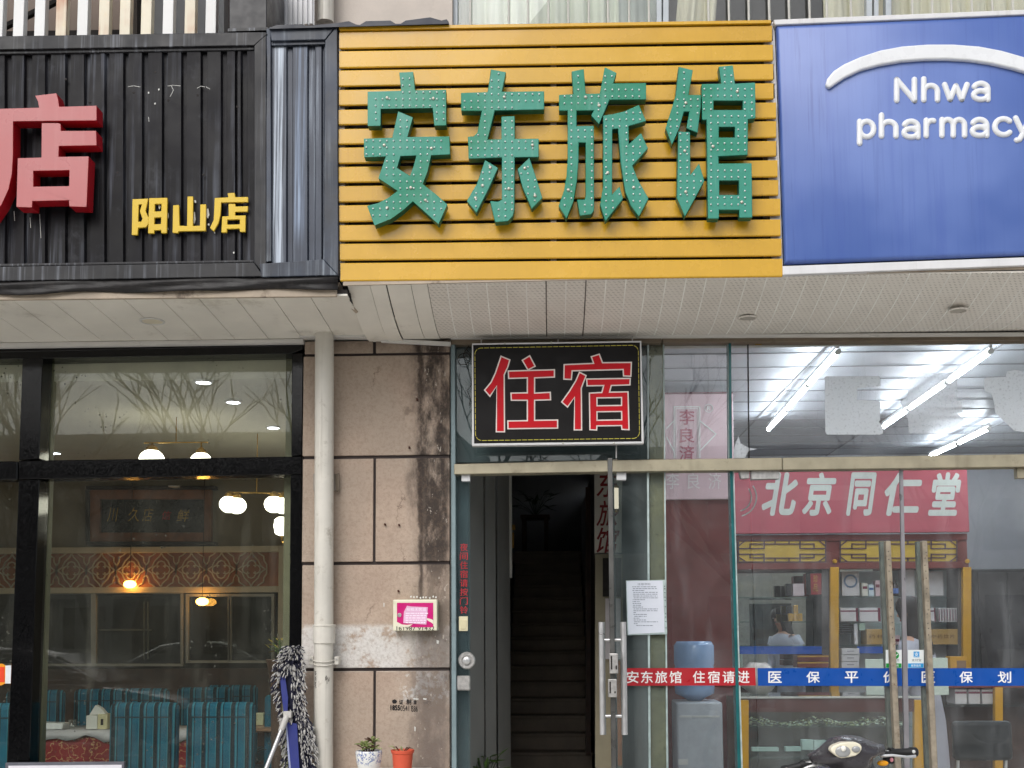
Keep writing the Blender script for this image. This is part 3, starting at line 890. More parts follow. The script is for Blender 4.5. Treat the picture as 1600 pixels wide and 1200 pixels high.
for ci, polys in enumerate(chars):
    mb = MB()
    for out, holes in polys:
        mb.slab(out, YL, 0.055, holes, 0, 1)
    L = build('letter', mb, [M_green, M_green_side], ys, bevel=0.0025, seg=1)
    lb = MB()
    pitch_ = 10.6
    for out, holes in polys:
        x0, x1 = min(q[0] for q in out), max(q[0] for q in out)
        y0, y1 = min(q[1] for q in out), max(q[1] for q in out)
        # choose the phase that seats the most bulbs
        best = []
        for ph in range(6):
            for pv in range(6):
                pts = []
                yy = y0 + 4 + pv * pitch_ / 6
                while yy < y1:
                    xx = x0 + 4 + ph * pitch_ / 6
                    while xx < x1:
                        if inside((xx, yy), out) and edge_dist((xx, yy), out) > 3.3 and not any(inside((xx, yy), h) or edge_dist((xx, yy), h) < 3.3 for h in holes):
                            pts.append((xx, yy))
                        xx += pitch_
                    yy += pitch_
                if len(pts) > len(best): best = pts
        for (xx, yy) in best:
            q = P(xx + random.uniform(-.25, .25), yy + random.uniform(-.25, .25), YL)
            r = 0.0045
            lb.lathe(q, [(r, 0.0006), (r, -0.003), (r * .75, -0.0062), (r * .25, -0.0076)], 8, axis='Y')
    build('bulb_lens', lb, M_led, L, smooth='all', kind='stuff')
    sb = MB()
    for (xx, yy) in screws[ci]:
        sb.lathe(P(xx, yy, YL), [(0.0085, 0.0005), (0.0085, -0.003), (0.006, -0.006), (0.002, -0.0068)], 12, axis='Y')
    build('screw_cap', sb, M_screw, L, smooth='all', kind='stuff')
    # stand-off pins to the slats
    pb = MB()
    for (xx, yy) in screws[ci]:
        q = P(xx, yy, YL + .05)
        pb.tube([q, q + Vector((0, 0.05, 0))], 0.005, 6)
    build('stand_off', pb, M_zinc, L)

# ------------------------------------------------------------------ black corrugated restaurant sign
bs_ = thing('restaurant_sign', 'black corrugated metal sign with a big red character and small yellow characters', 'sign', (P(200, 440, YS).x, YS, P(200, 440, YS).z))
def corrugated(x0, x1, ya, yb, Yb, ribs, depth=0.020, slope=None):
    """ribs: px of the recessed grooves (x0,x1); sheet between top row ya and bottom row yb"""
    xs_ = [(x0, 0)]
    for (g0, g1) in ribs:
        xs_ += [(g0, 0), (g0 + 2, 1), (g1 - 2, 1), (g1, 0)]
    xs_.append((x1, 0))
    top, bot = [], []
    for (px, d) in xs_:
        top.append(P(px, ya - 0.017 * px, Yb) + Vector((0, d * depth, 0)))
        bot.append(P(px, yb - 0.017 * px, Yb) + Vector((0, d * depth, 0)))
    n = len(xs_)
    back = Vector((0, 0.006, 0))
    mb = MB()
    vs = top + bot + [q + back for q in top] + [q + back for q in bot]
    fs = []
    for i in range(n - 1):
        fs.append((i, i + 1, n + i + 1, n + i))
        fs.append((2 * n + i + 1, 2 * n + i, 3 * n + i, 3 * n + i + 1))
        fs.append((i + 1, i, 2 * n + i, 2 * n + i + 1)); fs.append((n + i, n + i + 1, 3 * n + i + 1, 3 * n + i))
    fs.append((0, n, 3 * n, 2 * n)); fs.append((n - 1, 2 * n - 1, 4 * n - 1, 3 * n - 1))
    return mb.add(vs, fs)
zs_ = 540 / 1543.0
gA = [(a * zs_, b_ * zs_) for a, b_ in [(20, 52), (106, 145), (200, 228), (290, 316), (375, 405)]]
gB = [(a * zs_, b_ * zs_) for a, b_ in [(465, 489), (549, 575), (633, 662), (722, 750), (808, 835), (895, 926), (985, 1014), (1048, 1062), (1074, 1104)]]
far = [(-30 * k - 20, -30 * k - 11) for k in range(1, 26)]
build('sheet', corrugated(-800, 157, 72, 414, YS + .012, sorted(far) + gA), M_black_sheet, bs_)
build('sheet', corrugated(156, 398, 72, 414, YS + .009, gB), M_black_sheet, bs_)
def fr(pts, name='frame', Y=YS - .012, th=.04, m=M_black_frame): return build(name, MB().slab(pts, Y, th), m, bs_, bevel=0.004)
fr([(-800, 69), (393, 50), (415, 50), (418, 53), (397, 71), (-800, 91)])
fr([(-800, 92), (397, 71), (397, 78), (-800, 98)], Y=YS + .002, th=.02)
fr([(397, 71), (416, 52), (416, 434), (397, 410)], Y=YS - .01)
fr([(-800, 430), (397, 410), (412, 432), (-800, 453)])
fr([(-800, 424), (397, 406), (397, 410), (-800, 430)], Y=YS + .002, th=.02)
# torn black membrane below the frame
top = [(-800 + i * 33.2, 454 - 0.0165 * (i * 33.2) ) for i in range(41)]
mb = MB()
rows = []
for r_ in range(5):
    row = []
    for i, (x, y) in enumerate(top):
        yy = y + r_ * (18.5 - 0.002 * i) / 4 * (1 + 0.08 * math.sin(i * 1.3)) 
        q = P(x, yy, YS - .004 + 0.012 * math.sin(i * .9 + r_ * 1.7) * (0.3 if r_ == 0 else 1))
        row.append(q)
    rows.append(row)
n = len(top)
vs = [q for r_ in rows for q in r_]
fs = [(r_ * n + i, r_ * n + i + 1, (r_ + 1) * n + i + 1, (r_ + 1) * n + i) for r_ in range(4) for i in range(n - 1)]
mb.add(vs, fs)
o = build('drip_membrane', mb, M_drip, bs_, smooth='all')
sm = o.modifiers.new('thick', 'SOLIDIFY'); sm.thickness = 0.006
build('box_body', MB().slab([(-800, 72), (414, 54), (526, 50), (528, 440), (-800, 458)], YS + .05, 0.72), M_cavity, bs_)

C = zoomed(0, 120, 3.81)
mb = MB()
Yr = YS - 0.105
mb.slab(C([(208, 112), (335, 97), (345, 130), (352, 178), (575, 171), (575, 260), (78, 265), (77, 470), (70, 580), (50, 670), (10, 758), (-50, 845), (-118, 790), (-60, 700), (-30, 610), (-16, 500), (-18, 190), (232, 183), (225, 145)]), Yr, 0.085, mi=0, smi=1)
mb.slab(C([(248, 275), (345, 275), (360, 280), (362, 322), (572, 321), (575, 408), (350, 412), (348, 476), (528, 473), (515, 775), (412, 772), (410, 735), (192, 740), (190, 778), (97, 775), (105, 484), (246, 480)]), Yr, 0.085,
        [C([(198, 560), (413, 556), (411, 650), (198, 654)])], 0, 1)
build('letter', mb, [M_red_face, M_red_side], bs_, bevel=0.003, seg=2)
Yy = YS - 0.018
for polys in [
    [(C([(788, 728), (882, 725), (866, 798), (886, 845), (880, 880), (866, 896), (822, 898), (818, 941), (784, 941)]), [C([(825, 760), (845, 758), (832, 800), (848, 845), (840, 862), (822, 862)])]),
     (C([(888, 722), (996, 720), (992, 930), (960, 930), (959, 912), (918, 913), (917, 932), (881, 931)]), [C([(921, 757), (961, 755), (960, 800), (920, 802)]), C([(919, 838), (959, 836), (958, 876), (918, 878)])])],
    [(C([(1030, 765), (1065, 762), (1068, 886), (1113, 888), (1116, 712), (1149, 712), (1148, 888), (1190, 886), (1192, 760), (1226, 758), (1224, 916), (1062, 919), (1060, 930), (1027, 928)]), [])],
    [(C([(1355, 692), (1396, 690), (1400, 716), (1476, 715), (1476, 745), (1316, 748), (1312, 820), (1300, 870), (1272, 920), (1250, 900), (1272, 850), (1278, 721), (1358, 717)]), []),
     (C([(1360, 756), (1400, 756), (1402, 772), (1476, 770), (1474, 802), (1400, 803), (1398, 826), (1462, 825), (1460, 922), (1428, 922), (1426, 903), (1350, 905), (1350, 926), (1318, 926), (1322, 831), (1361, 829)]), [C([(1353, 850), (1428, 848), (1427, 878), (1352, 880)])])]]:
    mb = MB()
    for out, holes in polys: mb.slab(out, Yy, 0.014, holes)
    build('small_letter', mb, M_yel_letter, bs_, bevel=0.0012, seg=1)
for (x, y, w_, h) in [(249, 322, 3, 9), (262, 337, 2.6, 8), (303, 341, 5, 17), (305, 315, 3, 4), (324, 334, 6, 14), (326, 351, 3, 3), (261, 357, 3, 4), (335, 363, 2, 3)]:
    build('glue_residue', MB().slab([(x - w_ / 2, y - h / 2), (x + w_ * .2, y - h * .6), (x + w_ / 2, y + h * .1), (x + w_ * .1, y + h / 2), (x - w_ * .4, y + h * .3)], YS - .001, 0.009), M_foam, bs_)
for (x, y) in [(248, 140), (232, 145), (242, 162), (365, 395), (138, 300)]:
    build('glue_residue', MB().slab([(x - 1.2, y - 1), (x + 1.0, y - 1.8), (x + 1.4, y + .6), (x - .6, y + 1.4)], YS + .006, 0.004), M_foam, bs_)
for pts in ([(200, 135.5), (209, 134.2), (219, 136)], [(262, 134.5), (270, 133.3), (282, 134.2)], [(268, 134.5), (271, 141), (266, 151)], [(308, 138), (314, 134.6), (320, 136)], [(322, 135.6), (328, 139.5)], [(232, 183), (233, 190)], [(22, 330), (23, 345)], [(62, 335), (64, 372)], [(47, 340), (48, 356)]):
    build('scratch', MB().tube([P(x, y, YS + .0085) for x, y in pts], .0016, 5), M_foam, bs_)
mb = MB()
for (x, y) in [(243, 113), (209, 145), (263, 157), (309, 149), (371, 167), (184, 270), (318, 273), (103, 124), (140, 160)]:
    mb.lathe(P(x, y, YS + .0105), [(0.0065, 0.001), (0.0065, -0.002), (0.002, -0.003)], 8, axis='Y')
build('rivet', mb, M_cavity, bs_)

# narrow slate coloured section beside it
gs = thing('sign_infill', 'narrow slate-blue corrugated metal panel between the black and yellow signs', 'sign', (P(472, 435, YS).x, YS, P(472, 435, YS).z))
def corr2(x0, x1, ya, yb, ribs):
    xs_ = [(x0, 0)]
    for (g0, g1) in ribs: xs_ += [(g0, 0), (g0 + 2, 1), (g1 - 2, 1), (g1, 0)]
    xs_.append((x1, 0))
    mb = MB()
    secs = []
    for yy in (ya, yb):
        secs.append([P(px, yy, YS + .014) + Vector((0, d * .014, 0)) for px, d in xs_])
    n = len(xs_)
    vs = secs[0] + secs[1] + [q + Vector((0, .006, 0)) for q in secs[0] + secs[1]]
    fs = [(i, i + 1, n + i + 1, n + i) for i in range(n - 1)] + [(2 * n + i + 1, 2 * n + i, 3 * n + i, 3 * n + i + 1) for i in range(n - 1)]
    return mb.add(vs, fs)
build('sheet', corr2(424, 512, 66, 412, [(447, 458), (480, 493), (502, 507)]), M_grey_sheet, gs)
build('frame', MB().slab([(420, 42), (527, 38), (508, 62), (424, 64)], YS - .014, .045), M_grey_frame, gs, bevel=0.004)
build('frame', MB().slab([(424, 65), (508, 63), (508, 69), (424, 71)], YS, .02), M_grey_frame, gs, bevel=0.002)
build('frame', MB().slab([(527, 39), (529, 431), (505, 405), (508, 63)], YS - .016, .045), M_grey_frame, gs, bevel=0.004)
build('frame', MB().slab([(405, 412), (505, 405), (528, 430), (408, 433)], YS - .013, .045), M_grey_frame, gs, bevel=0.004)
build('frame', MB().slab([(416, 45), (423, 43), (424, 408), (412, 410), (417, 100)], YS - .006, .04), M_grey_frame, gs, bevel=0.003)

# ------------------------------------------------------------------ blue pharmacy lightbox
bl = thing('pharmacy_sign', 'blue lightbox sign with puffy white lettering under a white arc', 'sign', (P(1450, 420, YS).x, YS, P(1450, 420, YS).z))
mb = MB()
# vacuum formed face: flat field, rolled edges
o4 = [(1211, 38), (1760, 15), (1772, 394), (1224.5, 414.5)]
def ins(k): return [(o4[0][0] + k, o4[0][1] + k * 1.2), (o4[1][0] - k, o4[1][1] + k * 1.2), (o4[2][0] - k, o4[2][1] - k * 1.4), (o4[3][0] + k, o4[3][1] - k * 1.4)]
rings = [[P(x, y, YS + dy) for x, y in ins(k)] for k, dy in ((0, 0.05), (0.3, 0.02), (1.2, 0.006), (3.2, -0.004), (7, -0.012))]
mb.loft(rings, True)
build('face_panel', mb, M_blue, bl, smooth=True)
build('frame', MB().slab([(1209, 30.5), (1765, 8), (1765, 15.5), (1211, 38.5)], YS - .015, .08), M_white_metal, bl, bevel=0.004)
build('frame', MB().slab([(1223, 415.5), (1772, 395.5), (1772, 408), (1223.5, 429.5)], YS - .015, .08), M_white_metal, bl, bevel=0.004)
build('box_body', MB().slab([(1212, 36), (1766, 12), (1772, 402), (1224, 424)], YS + .06, 0.70), M_cavity, bl)
# arc
up = [(1290, 133), (1293, 122), (1303, 110), (1320, 99), (1345, 88), (1375, 78), (1410, 71.5), (1450, 68.5), (1490, 68.5), (1530, 71.5), (1565, 78), (1600, 88), (1630, 99), (1652, 112), (1662, 125)]
dn = [(1660, 133), (1640, 124), (1615, 116), (1585, 107), (1550, 99), (1515, 94), (1480, 92), (1445, 92.5), (1410, 95), (1375, 101), (1345, 109), (1320, 121), (1305, 131), (1296, 137.5)]
o = build('arc', MB().slab(up + dn, YS - .034, .03), M_puffy, bl, bevel=0.010, seg=4, smooth=True)
def arcp(cx, cy, rx, ry, a0, a1, k=14): return [(cx + rx * math.cos(math.radians(a0 + (a1 - a0) * i / k)), cy + ry * math.sin(math.radians(a0 + (a1 - a0) * i / k))) for i in range(k + 1)]
GL = {'N': [[(0, 0), (0, 1.0)], [(0, 1.0), (.8, 0)], [(.8, 0), (.8, 1.0)]],
      'h': [[(0, 0), (0, 1.4)], arcp(.32, .55, .32, .42, 180, 0) + [(.64, 0)]],
      'w': [[(0, 1), (.24, 0)], [(.24, 0), (.5, .92)], [(.5, .92), (.76, 0)], [(.76, 0), (1, 1)]],
      'a': [arcp(.33, .64, .30, .36, 155, 0) + [(.63, .0)], arcp(.33, .28, .30, .27, 90, 450, 18), [(.33, .55), (.63, .55)]],
      'p': [[(0, -.42), (0, 1)], arcp(.34, .5, .34, .5, 180, 540, 20)],
      'r': [[(0, 0), (0, 1)], arcp(.36, .55, .36, .43, 180, 75)],
      'm': [[(0, 0), (0, 1)], arcp(.25, .62, .25, .38, 180, 0) + [(.5, 0)], arcp(.75, .62, .25, .38, 180, 0) + [(1, 0)]],
      'c': [arcp(.45, .5, .45, .5, 45, 315, 18)],
      'y': [[(0, 1), (.38, .08)], [(.76, 1), (.30, -.14), (.20, -.32), (.05, -.36)]]}
Q = 1 / 2.6095
def puffy(ch, x0, y0, x1, y1):
    r = 4.6
    allp = [q for s in GL[ch] for q in s]
    ax, bx_ = min(q[0] for q in allp), max(q[0] for q in allp); ay, by = min(q[1] for q in allp), max(q[1] for q in allp)
    X0, X1, Y0, Y1 = 1180 + x0 * Q + r, 1180 + x1 * Q - r, y0 * Q + r, y1 * Q - r
    mb = MB(); rw_ = r / FPX * (6.5 + YS)
    for s in GL[ch]:
        pts = [P(X0 + (a - ax) / (bx_ - ax) * (X1 - X0), Y1 - (c - ay) / (by - ay) * (Y1 - Y0), YS) for a, c in s]
        mb.tube(pts, rw_, 12)
        for e in (pts[0], pts[-1]): mb.ball(e, rw_ * .995, n=12, m=8)
    for v in mb.v: v.y = YS - .012 + (v.y - YS) * .75
    return build('letter', mb, M_puffy, bl, smooth=True)
for row in ([('N', 562, 317, 658, 427), ('h', 672, 315, 752, 425), ('w', 757, 338, 872, 422), ('a', 875, 333, 957, 423)],
            [('p', 411, 487, 492, 601), ('h', 500, 462, 583, 572), ('a', 592, 487, 672, 576), ('r', 682, 483, 736, 571), ('m', 746, 480, 862, 570), ('a', 870, 480, 952, 570), ('c', 961, 477, 1045, 566), ('y', 1046, 474, 1128, 588)]):
    for g_ in row: puffy(*g_)

# ------------------------------------------------------------------ small black lodging sign over the inn door
ls = thing('lodging_sign', 'small black sign with two red white-edged characters over the inn door', 'sign', (P(870, 694, -.16).x, -.16, P(870, 694, -.16).z))
D = zoomed(700, 520, 4.0)
Yq = -0.165
build('panel', MB().slab(D([(154, 72), (1200, 56), (1212, 682), (158, 694)]), Yq, 0.05), mat('black_sign_film', S(17, 15, 15), 0.5, var=.1, spec=.2), ls)
for q in ([(150, 66), (1208, 50), (1206, 58), (156, 74)], [(150, 66), (157, 74), (163, 693), (150, 707)], [(1208, 50), (1224, 690), (1210, 680), (1200, 58)], [(150, 707), (160, 692), (1211, 679), (1224, 692)]):
    build('frame', MB().slab(D(q), Yq - .008, 0.05), M_white_metal, ls, bevel=0.0015, seg=1)
shapes = [[(332, 148), (385, 170), (372, 215), (350, 262), (352, 617), (303, 617), (305, 330), (262, 395), (230, 358), (270, 310), (298, 250), (318, 190)],
          [(466, 172), (510, 145), (543, 208), (500, 230)],
          [(378, 240), (664, 232), (664, 275), (540, 280), (540, 378), (638, 373), (640, 417), (540, 420), (540, 548), (684, 546), (684, 594), (376, 598), (375, 552), (497, 550), (497, 420), (397, 420), (395, 378), (497, 376), (497, 280), (380, 284)],
          [(897, 150), (945, 135), (965, 188), (1145, 186), (1142, 270), (1098, 268), (1096, 228), (775, 236), (770, 290), (725, 288), (727, 200), (912, 192)],
          [(822, 248), (862, 268), (832, 345), (834, 605), (790, 605), (792, 400), (747, 462), (712, 432), (760, 365), (800, 300)],
          ]
bai = [(868, 290), (1138, 286), (1136, 324), (1020, 328), (1008, 372), (1124, 370), (1130, 604), (1088, 602), (1086, 578), (930, 580), (928, 606), (888, 604), (885, 378), (962, 374), (975, 328), (870, 330)]
bh = [[(930, 405), (1086, 403), (1086, 455), (930, 457)], [(930, 492), (1086, 490), (1087, 545), (930, 548)]]
mbw, mbr = MB(), MB()
for s in shapes:
    mbw.slab(D(offset_poly(s, 5)), Yq - .0022, 0.002)
    mbr.slab(D(offset_poly(s, -3)), Yq - .0042, 0.0018)
mbw.slab(D(offset_poly(bai, 5)), Yq - .0022, 0.002, [D(offset_poly(h, -5)) for h in bh])
mbr.slab(D(offset_poly(bai, -3)), Yq - .0042, 0.0018, [D(offset_poly(h, 3)) for h in bh])
build('letter_outline', mbw, mat('white_film', S(232, 222, 216), 0.5, var=.05, spec=.2), ls)
build('letter', mbr, mat('red_film', S(196, 14, 30), 0.5, var=.06, spec=.2), ls)
# dashed yellow border
loop = []
cs = [((210, 97), (170, 135)), ]
def arc(cx, cy, r, a0, a1): return [(cx + r * math.cos(math.radians(a)), cy + r * math.sin(math.radians(a))) for a in range(a0, a1 + 1, 15)]
loop = arc(208, 135, 40, 180, 270) + arc(1150, 118, 40, 270, 360) + arc(1157, 620, 40, 0, 90) + arc(212, 633, 40, 90, 180)
loop.append(loop[0])
mb = MB(); acc = 0.0; on = True; cur = loop[0]
i = 0
pts_ = [Vector(q) for q in loop]
step = 3.0; path = []
for a, c in zip(pts_[:-1], pts_[1:]):
    L_ = (c - a).length; k = max(1, int(L_ / step))
    path += [a.lerp(c, j / k) for j in range(k)]
seg_ = []
for j in range(len(path) - 1):
    if (j % 12) < 10:
        a, c = path[j], path[j + 1]
        d = (c - a).normalized(); nn = Vector((-d.y, d.x)) * 1.7
        mb.sheet(D([(a + nn)[:], (c + nn)[:], (c - nn)[:], (a - nn)[:]]), Yq - .0012)
build('border_dash', mb, flat('yellow_film', S(200, 190, 70), 0.4), ls)
mb = MB()
for a in ((1038, 690), (355, 66), (645, 60), (720, 690)):
    mb.lathe(P(*D([a])[0], Yq - .0085), [(0.006, 0), (0.005, -0.003), (0.001, -.004)], 8, axis='Y')
build('screw', mb, M_screw, ls)
# hangers to the frame head
for (x, y0, y1) in ((752, 528, 536), (872, 527, 535), (988, 525, 533), (963, 695, 716)):
    a, c = P(x, y0, -.11), P(x, y1, -.11); build('hanger', MB().tube([a, c], 0.004, 6), M_steel_worn, ls)
def R4(x0, y0, x1, y1): return [(x0, y0), (x1, y0), (x1, y1), (x0, y1)]
def pbuild(name, pts, Y, th, m, par, bevel=0.0, **kw): return build(name, MB().slab(pts, Y, th), m, par, bevel=bevel, seg=1, **kw)
GROUND = 1385
M_wv = flat('white_vinyl', S(235, 233, 231), 0.4)
def L_(par, m, *a): return build('letter', text(MB(), *a), m, par)

# ------------------------------------------------------------------ inn entrance
en = thing('inn_entrance', 'glazed inn entrance with an open glass door between stucco pillar and pharmacy glass', 'entrance', (P(870, GROUND, 0).x, 0, 0.0))
pbuild('jamb', [(704, 529), (711, 529), (714, GROUND), (706, GROUND)], -.035, .09, M_grout, en, .003)
pbuild('top_rail', [(704, 527), (1034, 525), (1034, 535), (704, 538)], -.045, .09, M_alu_dark, en, .003)
pbuild('header', [(709.5, 725), (950, 719), (950, 737), (709.5, 741)], -.05, .10, M_alu, en, .003)
pbuild('header', [(957, 719), (1222, 715), (1222, 734), (957, 737)], -.051, .10, M_alu, en, .003)
pbuild('post', [(1014, 535), (1036, 535), (1043, GROUND), (1018, GROUND)], .034, .06, M_post, en, .002)
pbuild('silicone_line', [(1011, 738), (1014, 738), (1018, GROUND), (1014.5, GROUND)], .006, .018, M_silicone, en)
pbuild('silicone_line', [(1036, 536), (1038, 536), (1045.5, GROUND), (1043, GROUND)], .006, .018, M_silicone, en)
pbuild('silicone_line', [(1011.5, 536), (1014, 536), (1014, 717), (1011.5, 717)], .006, .018, M_silicone, en)
pbuild('transom_pane', [(711, 537), (1036, 533), (1036, 717), (711, 722)], .02, .008, M_glass_entry, en)
pbuild('side_pane', [(711, 740), (734.5, 740), (735, GROUND), (713.5, GROUND)], .0, .01, M_glass_strip, en)
pbuild('fixed_pane', [(959, 738), (1036, 736), (1045, GROUND), (962, GROUND)], .02, .008, M_glass_entry, en)
# dark board behind transom and side strip (the soffit box of the corridor)
pbuild('blank_board', [(711, 536), (1013, 534), (1013, 718), (711, 723)], .10, .03, mat('grey_green_board', S(102, 114, 116), 0.7, var=0.15, vs=2), en)
pbuild('blank_board', [(712, 738), (732, 738), (732, GROUND), (712, GROUND)], .11, .03, mat('slate_board', S(80, 86, 88), 0.7, var=0.2, vs=3), en)
pbuild('patch_fitting', R4(721, 740, 734.5, 752), -.022, .05, M_white_metal, en, .002)
pbuild('patch_fitting', R4(963.5, 738, 978.5, 750), -.022, .05, M_white_metal, en, .002)
def coil(pts, r=.0025): build('cable', MB().tube([P(x, y, -.01 - .004 * math.sin(i)) for i, (x, y) in enumerate(pts)], r, 6), M_cavity, en, smooth=True)
coil([(733, 540), (727, 548), (724, 556), (729, 562), (736, 566)])
coil([(735, 556), (729, 551), (719, 554), (714, 562), (719, 569), (728, 570), (735, 562), (735, 553), (728, 545)])
coil([(738, 600), (730, 610), (735, 622), (733, 634)])
# swung-open leaf, standing edge-on to the street
xa = P(958, 900, 0).x; xb = P(953.5, 900, -.74).x
lz0, lz1 = 0.03, P(953, 716, -.74).z
d = Vector((xb - xa, -.74, 0)); dn_ = Vector((-d.y, d.x, 0)).normalized()
mb = MB()
base = [Vector((xa, -.015, lz0)), Vector((xb, -.74, lz0)), Vector((xb, -.74, lz1)), Vector((xa, -.015, lz1))]
mb.prism(base, 0, off=dn_ * 0.012)
leaf = build('glass_door', mb, M_glass_entry, en)
mb = MB().prism([Vector((xb, -.745, lz0)) - dn_ * .006, Vector((xb, -.745, lz0)) + dn_ * .018, Vector((xb, -.745, lz1)) + dn_ * .018, Vector((xb, -.745, lz1)) - dn_ * .006], 0.028)
build('edge_strip', mb, mat('dark_edge_channel', S(92, 92, 90), 0.35, 0.5, var=0.2), leaf, bevel=0.002)
for sx in (-1, 1):
    u = 0.93
    hx = xa + d.x * u; hy = -.015 + d.y * u
    c = Vector((hx, hy, 0)) + dn_ * (0.006 + sx * 0.055)
    zt_, zb_ = P(938, 972, hy).z, P(938, 1148, hy).z
    build('handle', MB().tube([c + Vector((0, 0, zb_)), c + Vector((0, 0, zt_))], 0.016, 16), M_steel, leaf, smooth=True)
mb = MB()
for zz in (P(950, 1000, hy).z, P(950, 1119, hy).z):
    a = Vector((hx, hy, zz)) + dn_ * (0.006 - .055); c = Vector((hx, hy, zz)) + dn_ * (0.006 + .055)
    mb.tube([a, c], 0.0085, 12)
build('handle_stem', mb, M_steel, leaf, smooth=True)
for (y0, y1, dx) in ((1021, 1052, 0.004), (1061, 1089, -.004)):
    a, c = P(953, y0, -.76), P(953, y1, -.76)
    cx = xb + dn_.x * .006 + dx
    L = build('lock', MB().box(cx - .021, cx + .021, -.79, -.748, c.z, a.z), M_steel_worn, leaf, bevel=0.003)
    build('keeper_slot', MB().box(cx - .016, cx - .008, -.7915, -.789, c.z + .02, a.z - .012).box(cx + .008, cx + .016, -.7915, -.789, c.z + .02, a.z - .06), M_cavity, L)
# things on the side strip
text_mb = MB()
for i, ch in enumerate('夜间住宿请按门铃'):
    text(text_mb, ch, 718.5, 849 + i * 14.0, 731, 861 + i * 14.0, -.0025, 0.01)
build('night_bell_lettering', text_mb, flat('red_vinyl', S(170, 40, 46), 0.5), en)
sw = pbuild('bell_switch', R4(717, 963, 731, 986), -.012, .012, mat('cream_switch', S(222, 214, 180), 0.4, var=0.04), en, .002)
pbuild('switch_button', R4(719.5, 969, 728.5, 983), -.0165, .006, flat('cream_button', S(210, 202, 165), 0.4), sw, .001)
q = P(729.5, 1032, -.004)
lk = build('round_lock', MB().lathe(q, [(.050, 0.0), (.050, -.012), (.044, -.018), (.030, -.018), (.028, -.012)], 28, axis='Y'), M_steel_worn, en, smooth=True)
build('key_plug', MB().lathe(q, [(.021, -.010), (.021, -.024), (.016, -.027)], 20, axis='Y').box(q.x - .003, q.x + .003, q.y - .0285, q.y - .026, q.z - .009, q.z + .009), M_steel, lk, smooth=True)
pbuild('strike_box', [(713, 1056), (735, 1056), (735, 1079), (713.5, 1079)], -.03, .03, M_steel_worn, en, .006)
# paper notice on the fixed pane
nt = thing('paper_notice', 'white sheet of small print in a plastic sleeve on the inn glass', 'notice', P(1010, 991, -.004))
pbuild('sleeve', [(978, 907), (1039.5, 906), (1042.5, 991), (980.5, 992.5)], -.0035, .0022, M_silicone, nt)
sheet_ = pbuild('sheet', [(979, 908), (1035.5, 907), (1038.5, 988), (982, 991)], -.0058, .002, mat('copier_paper', S(222, 224, 234), 0.8, var=0.03), nt)
mb = MB(); rr = random.Random(3)
text(mb, '住宿须知', 996, 911, 1016, 914.5, -.0064, 0.0)
lines = [(18, 1), (20, 1), (18, .5), (21, 1), (20, 1), (20, 1), (22, 1), (18, .5), (17, .3), (17, .35), (18, .35), (17, .42), (20, 1), (19, 1), (19, .1), (19, .55), (22, .5), (19, .25), (19, .5), (20, 1), (19, .15), (28, .7)]
for i, (ind, wd) in enumerate(lines):
    y = 916.4 + i * 2.88
    x = 979.5 + (y - 908) * .035 + ind * .4 + 1; xe = x + 38 * wd
    while x < xe:
        l = rr.uniform(1.2, 5.5)
        mb.sheet(R4(x, y, min(x + l, xe), y + .95), -.0064); x += l + rr.uniform(.5, 1.3)
build('print_line', mb, flat('grey_print', S(120, 124, 140), 0.8), sheet_)
mb = MB()
for y in (916, 920, 926, 933, 938, 948, 959, 964, 971, 981): mb.lathe(P(1038.2 + (y - 907) * .035, y, -.0037), [(.003, 0), (.0028, -.0006)], 8, axis='Y')
build('punch_hole', mb, M_cavity, nt)
# red strip on the glass
rs = thing('red_strip', 'red vinyl strip with white lettering across the inn glass', 'sticker', P(1080, 1071, -.004))
pbuild('vinyl', [(979, 1044), (1180, 1043.5), (1181, 1071), (980, 1071.5)], -.0042, .0016, flat('red_vinyl_strip', S(174, 36, 45), 0.35), rs)
for i, ch in enumerate('安东旅馆'): L_(rs, M_wv, ch, 979 + i * 22.3, 1048.5, 998 + i * 22.3, 1067.5, -.0049, 0.012)
for i, ch in enumerate('住宿请进'): L_(rs, M_wv, ch, 1082.5 + i * 23.2, 1048.3, 1101.5 + i * 23.2, 1067.3, -.0049, 0.012)

# ------------------------------------------------------------------ pharmacy shopfront
pf = thing('pharmacy_shopfront', 'tall glass pharmacy shopfront with a beige metal header and a pair of doors', 'shopfront', (P(1330, GROUND, 0).x, 0, 0.0))
pbuild('top_rail', [(1035, 525), (1780, 519), (1780, 530), (1035, 535)], -.045, .09, M_alu_dark, pf, .003)
pbuild('header', [(1223, 715), (1780, 707), (1780, 727), (1223, 734)], -.054, .10, M_alu, pf, .003)
pbuild('upper_pane', [(1037, 535), (1140, 534), (1141.5, 715.5), (1037, 717)], .015, .008, M_glass_shop, pf)
pbuild('upper_pane', [(1142, 534), (1168.5, 534), (1170, 715), (1143, 715.5)], .018, .008, M_glass_shop, pf)
pbuild('upper_pane', [(1169.5, 534), (1780, 528), (1780, 709), (1171, 716)], .02, .010, M_glass_shop, pf)
pbuild('lower_pane', [(1037, 735), (1142, 734), (1160, GROUND), (1046, GROUND)], .015, .008, M_glass_shop, pf)
pbuild('lower_pane', [(1143, 734), (1170, 733), (1190, GROUND), (1161, GROUND)], .018, .008, M_glass_shop, pf)
pbuild('glass_fin', [(1138.5, 533), (1142.5, 533), (1144, 716), (1140, 716)], -.012, .09, M_glass_edge, pf)
pbuild('glass_fin', [(1140.5, 734), (1145, 734), (1163, GROUND), (1157.5, GROUND)], -.012, .09, M_glass_edge, pf)
pbuild('silicone_line', [(1137.3, 534), (1138.4, 534), (1139.8, 716), (1138.7, 716)], .004, .012, M_silicone, pf)
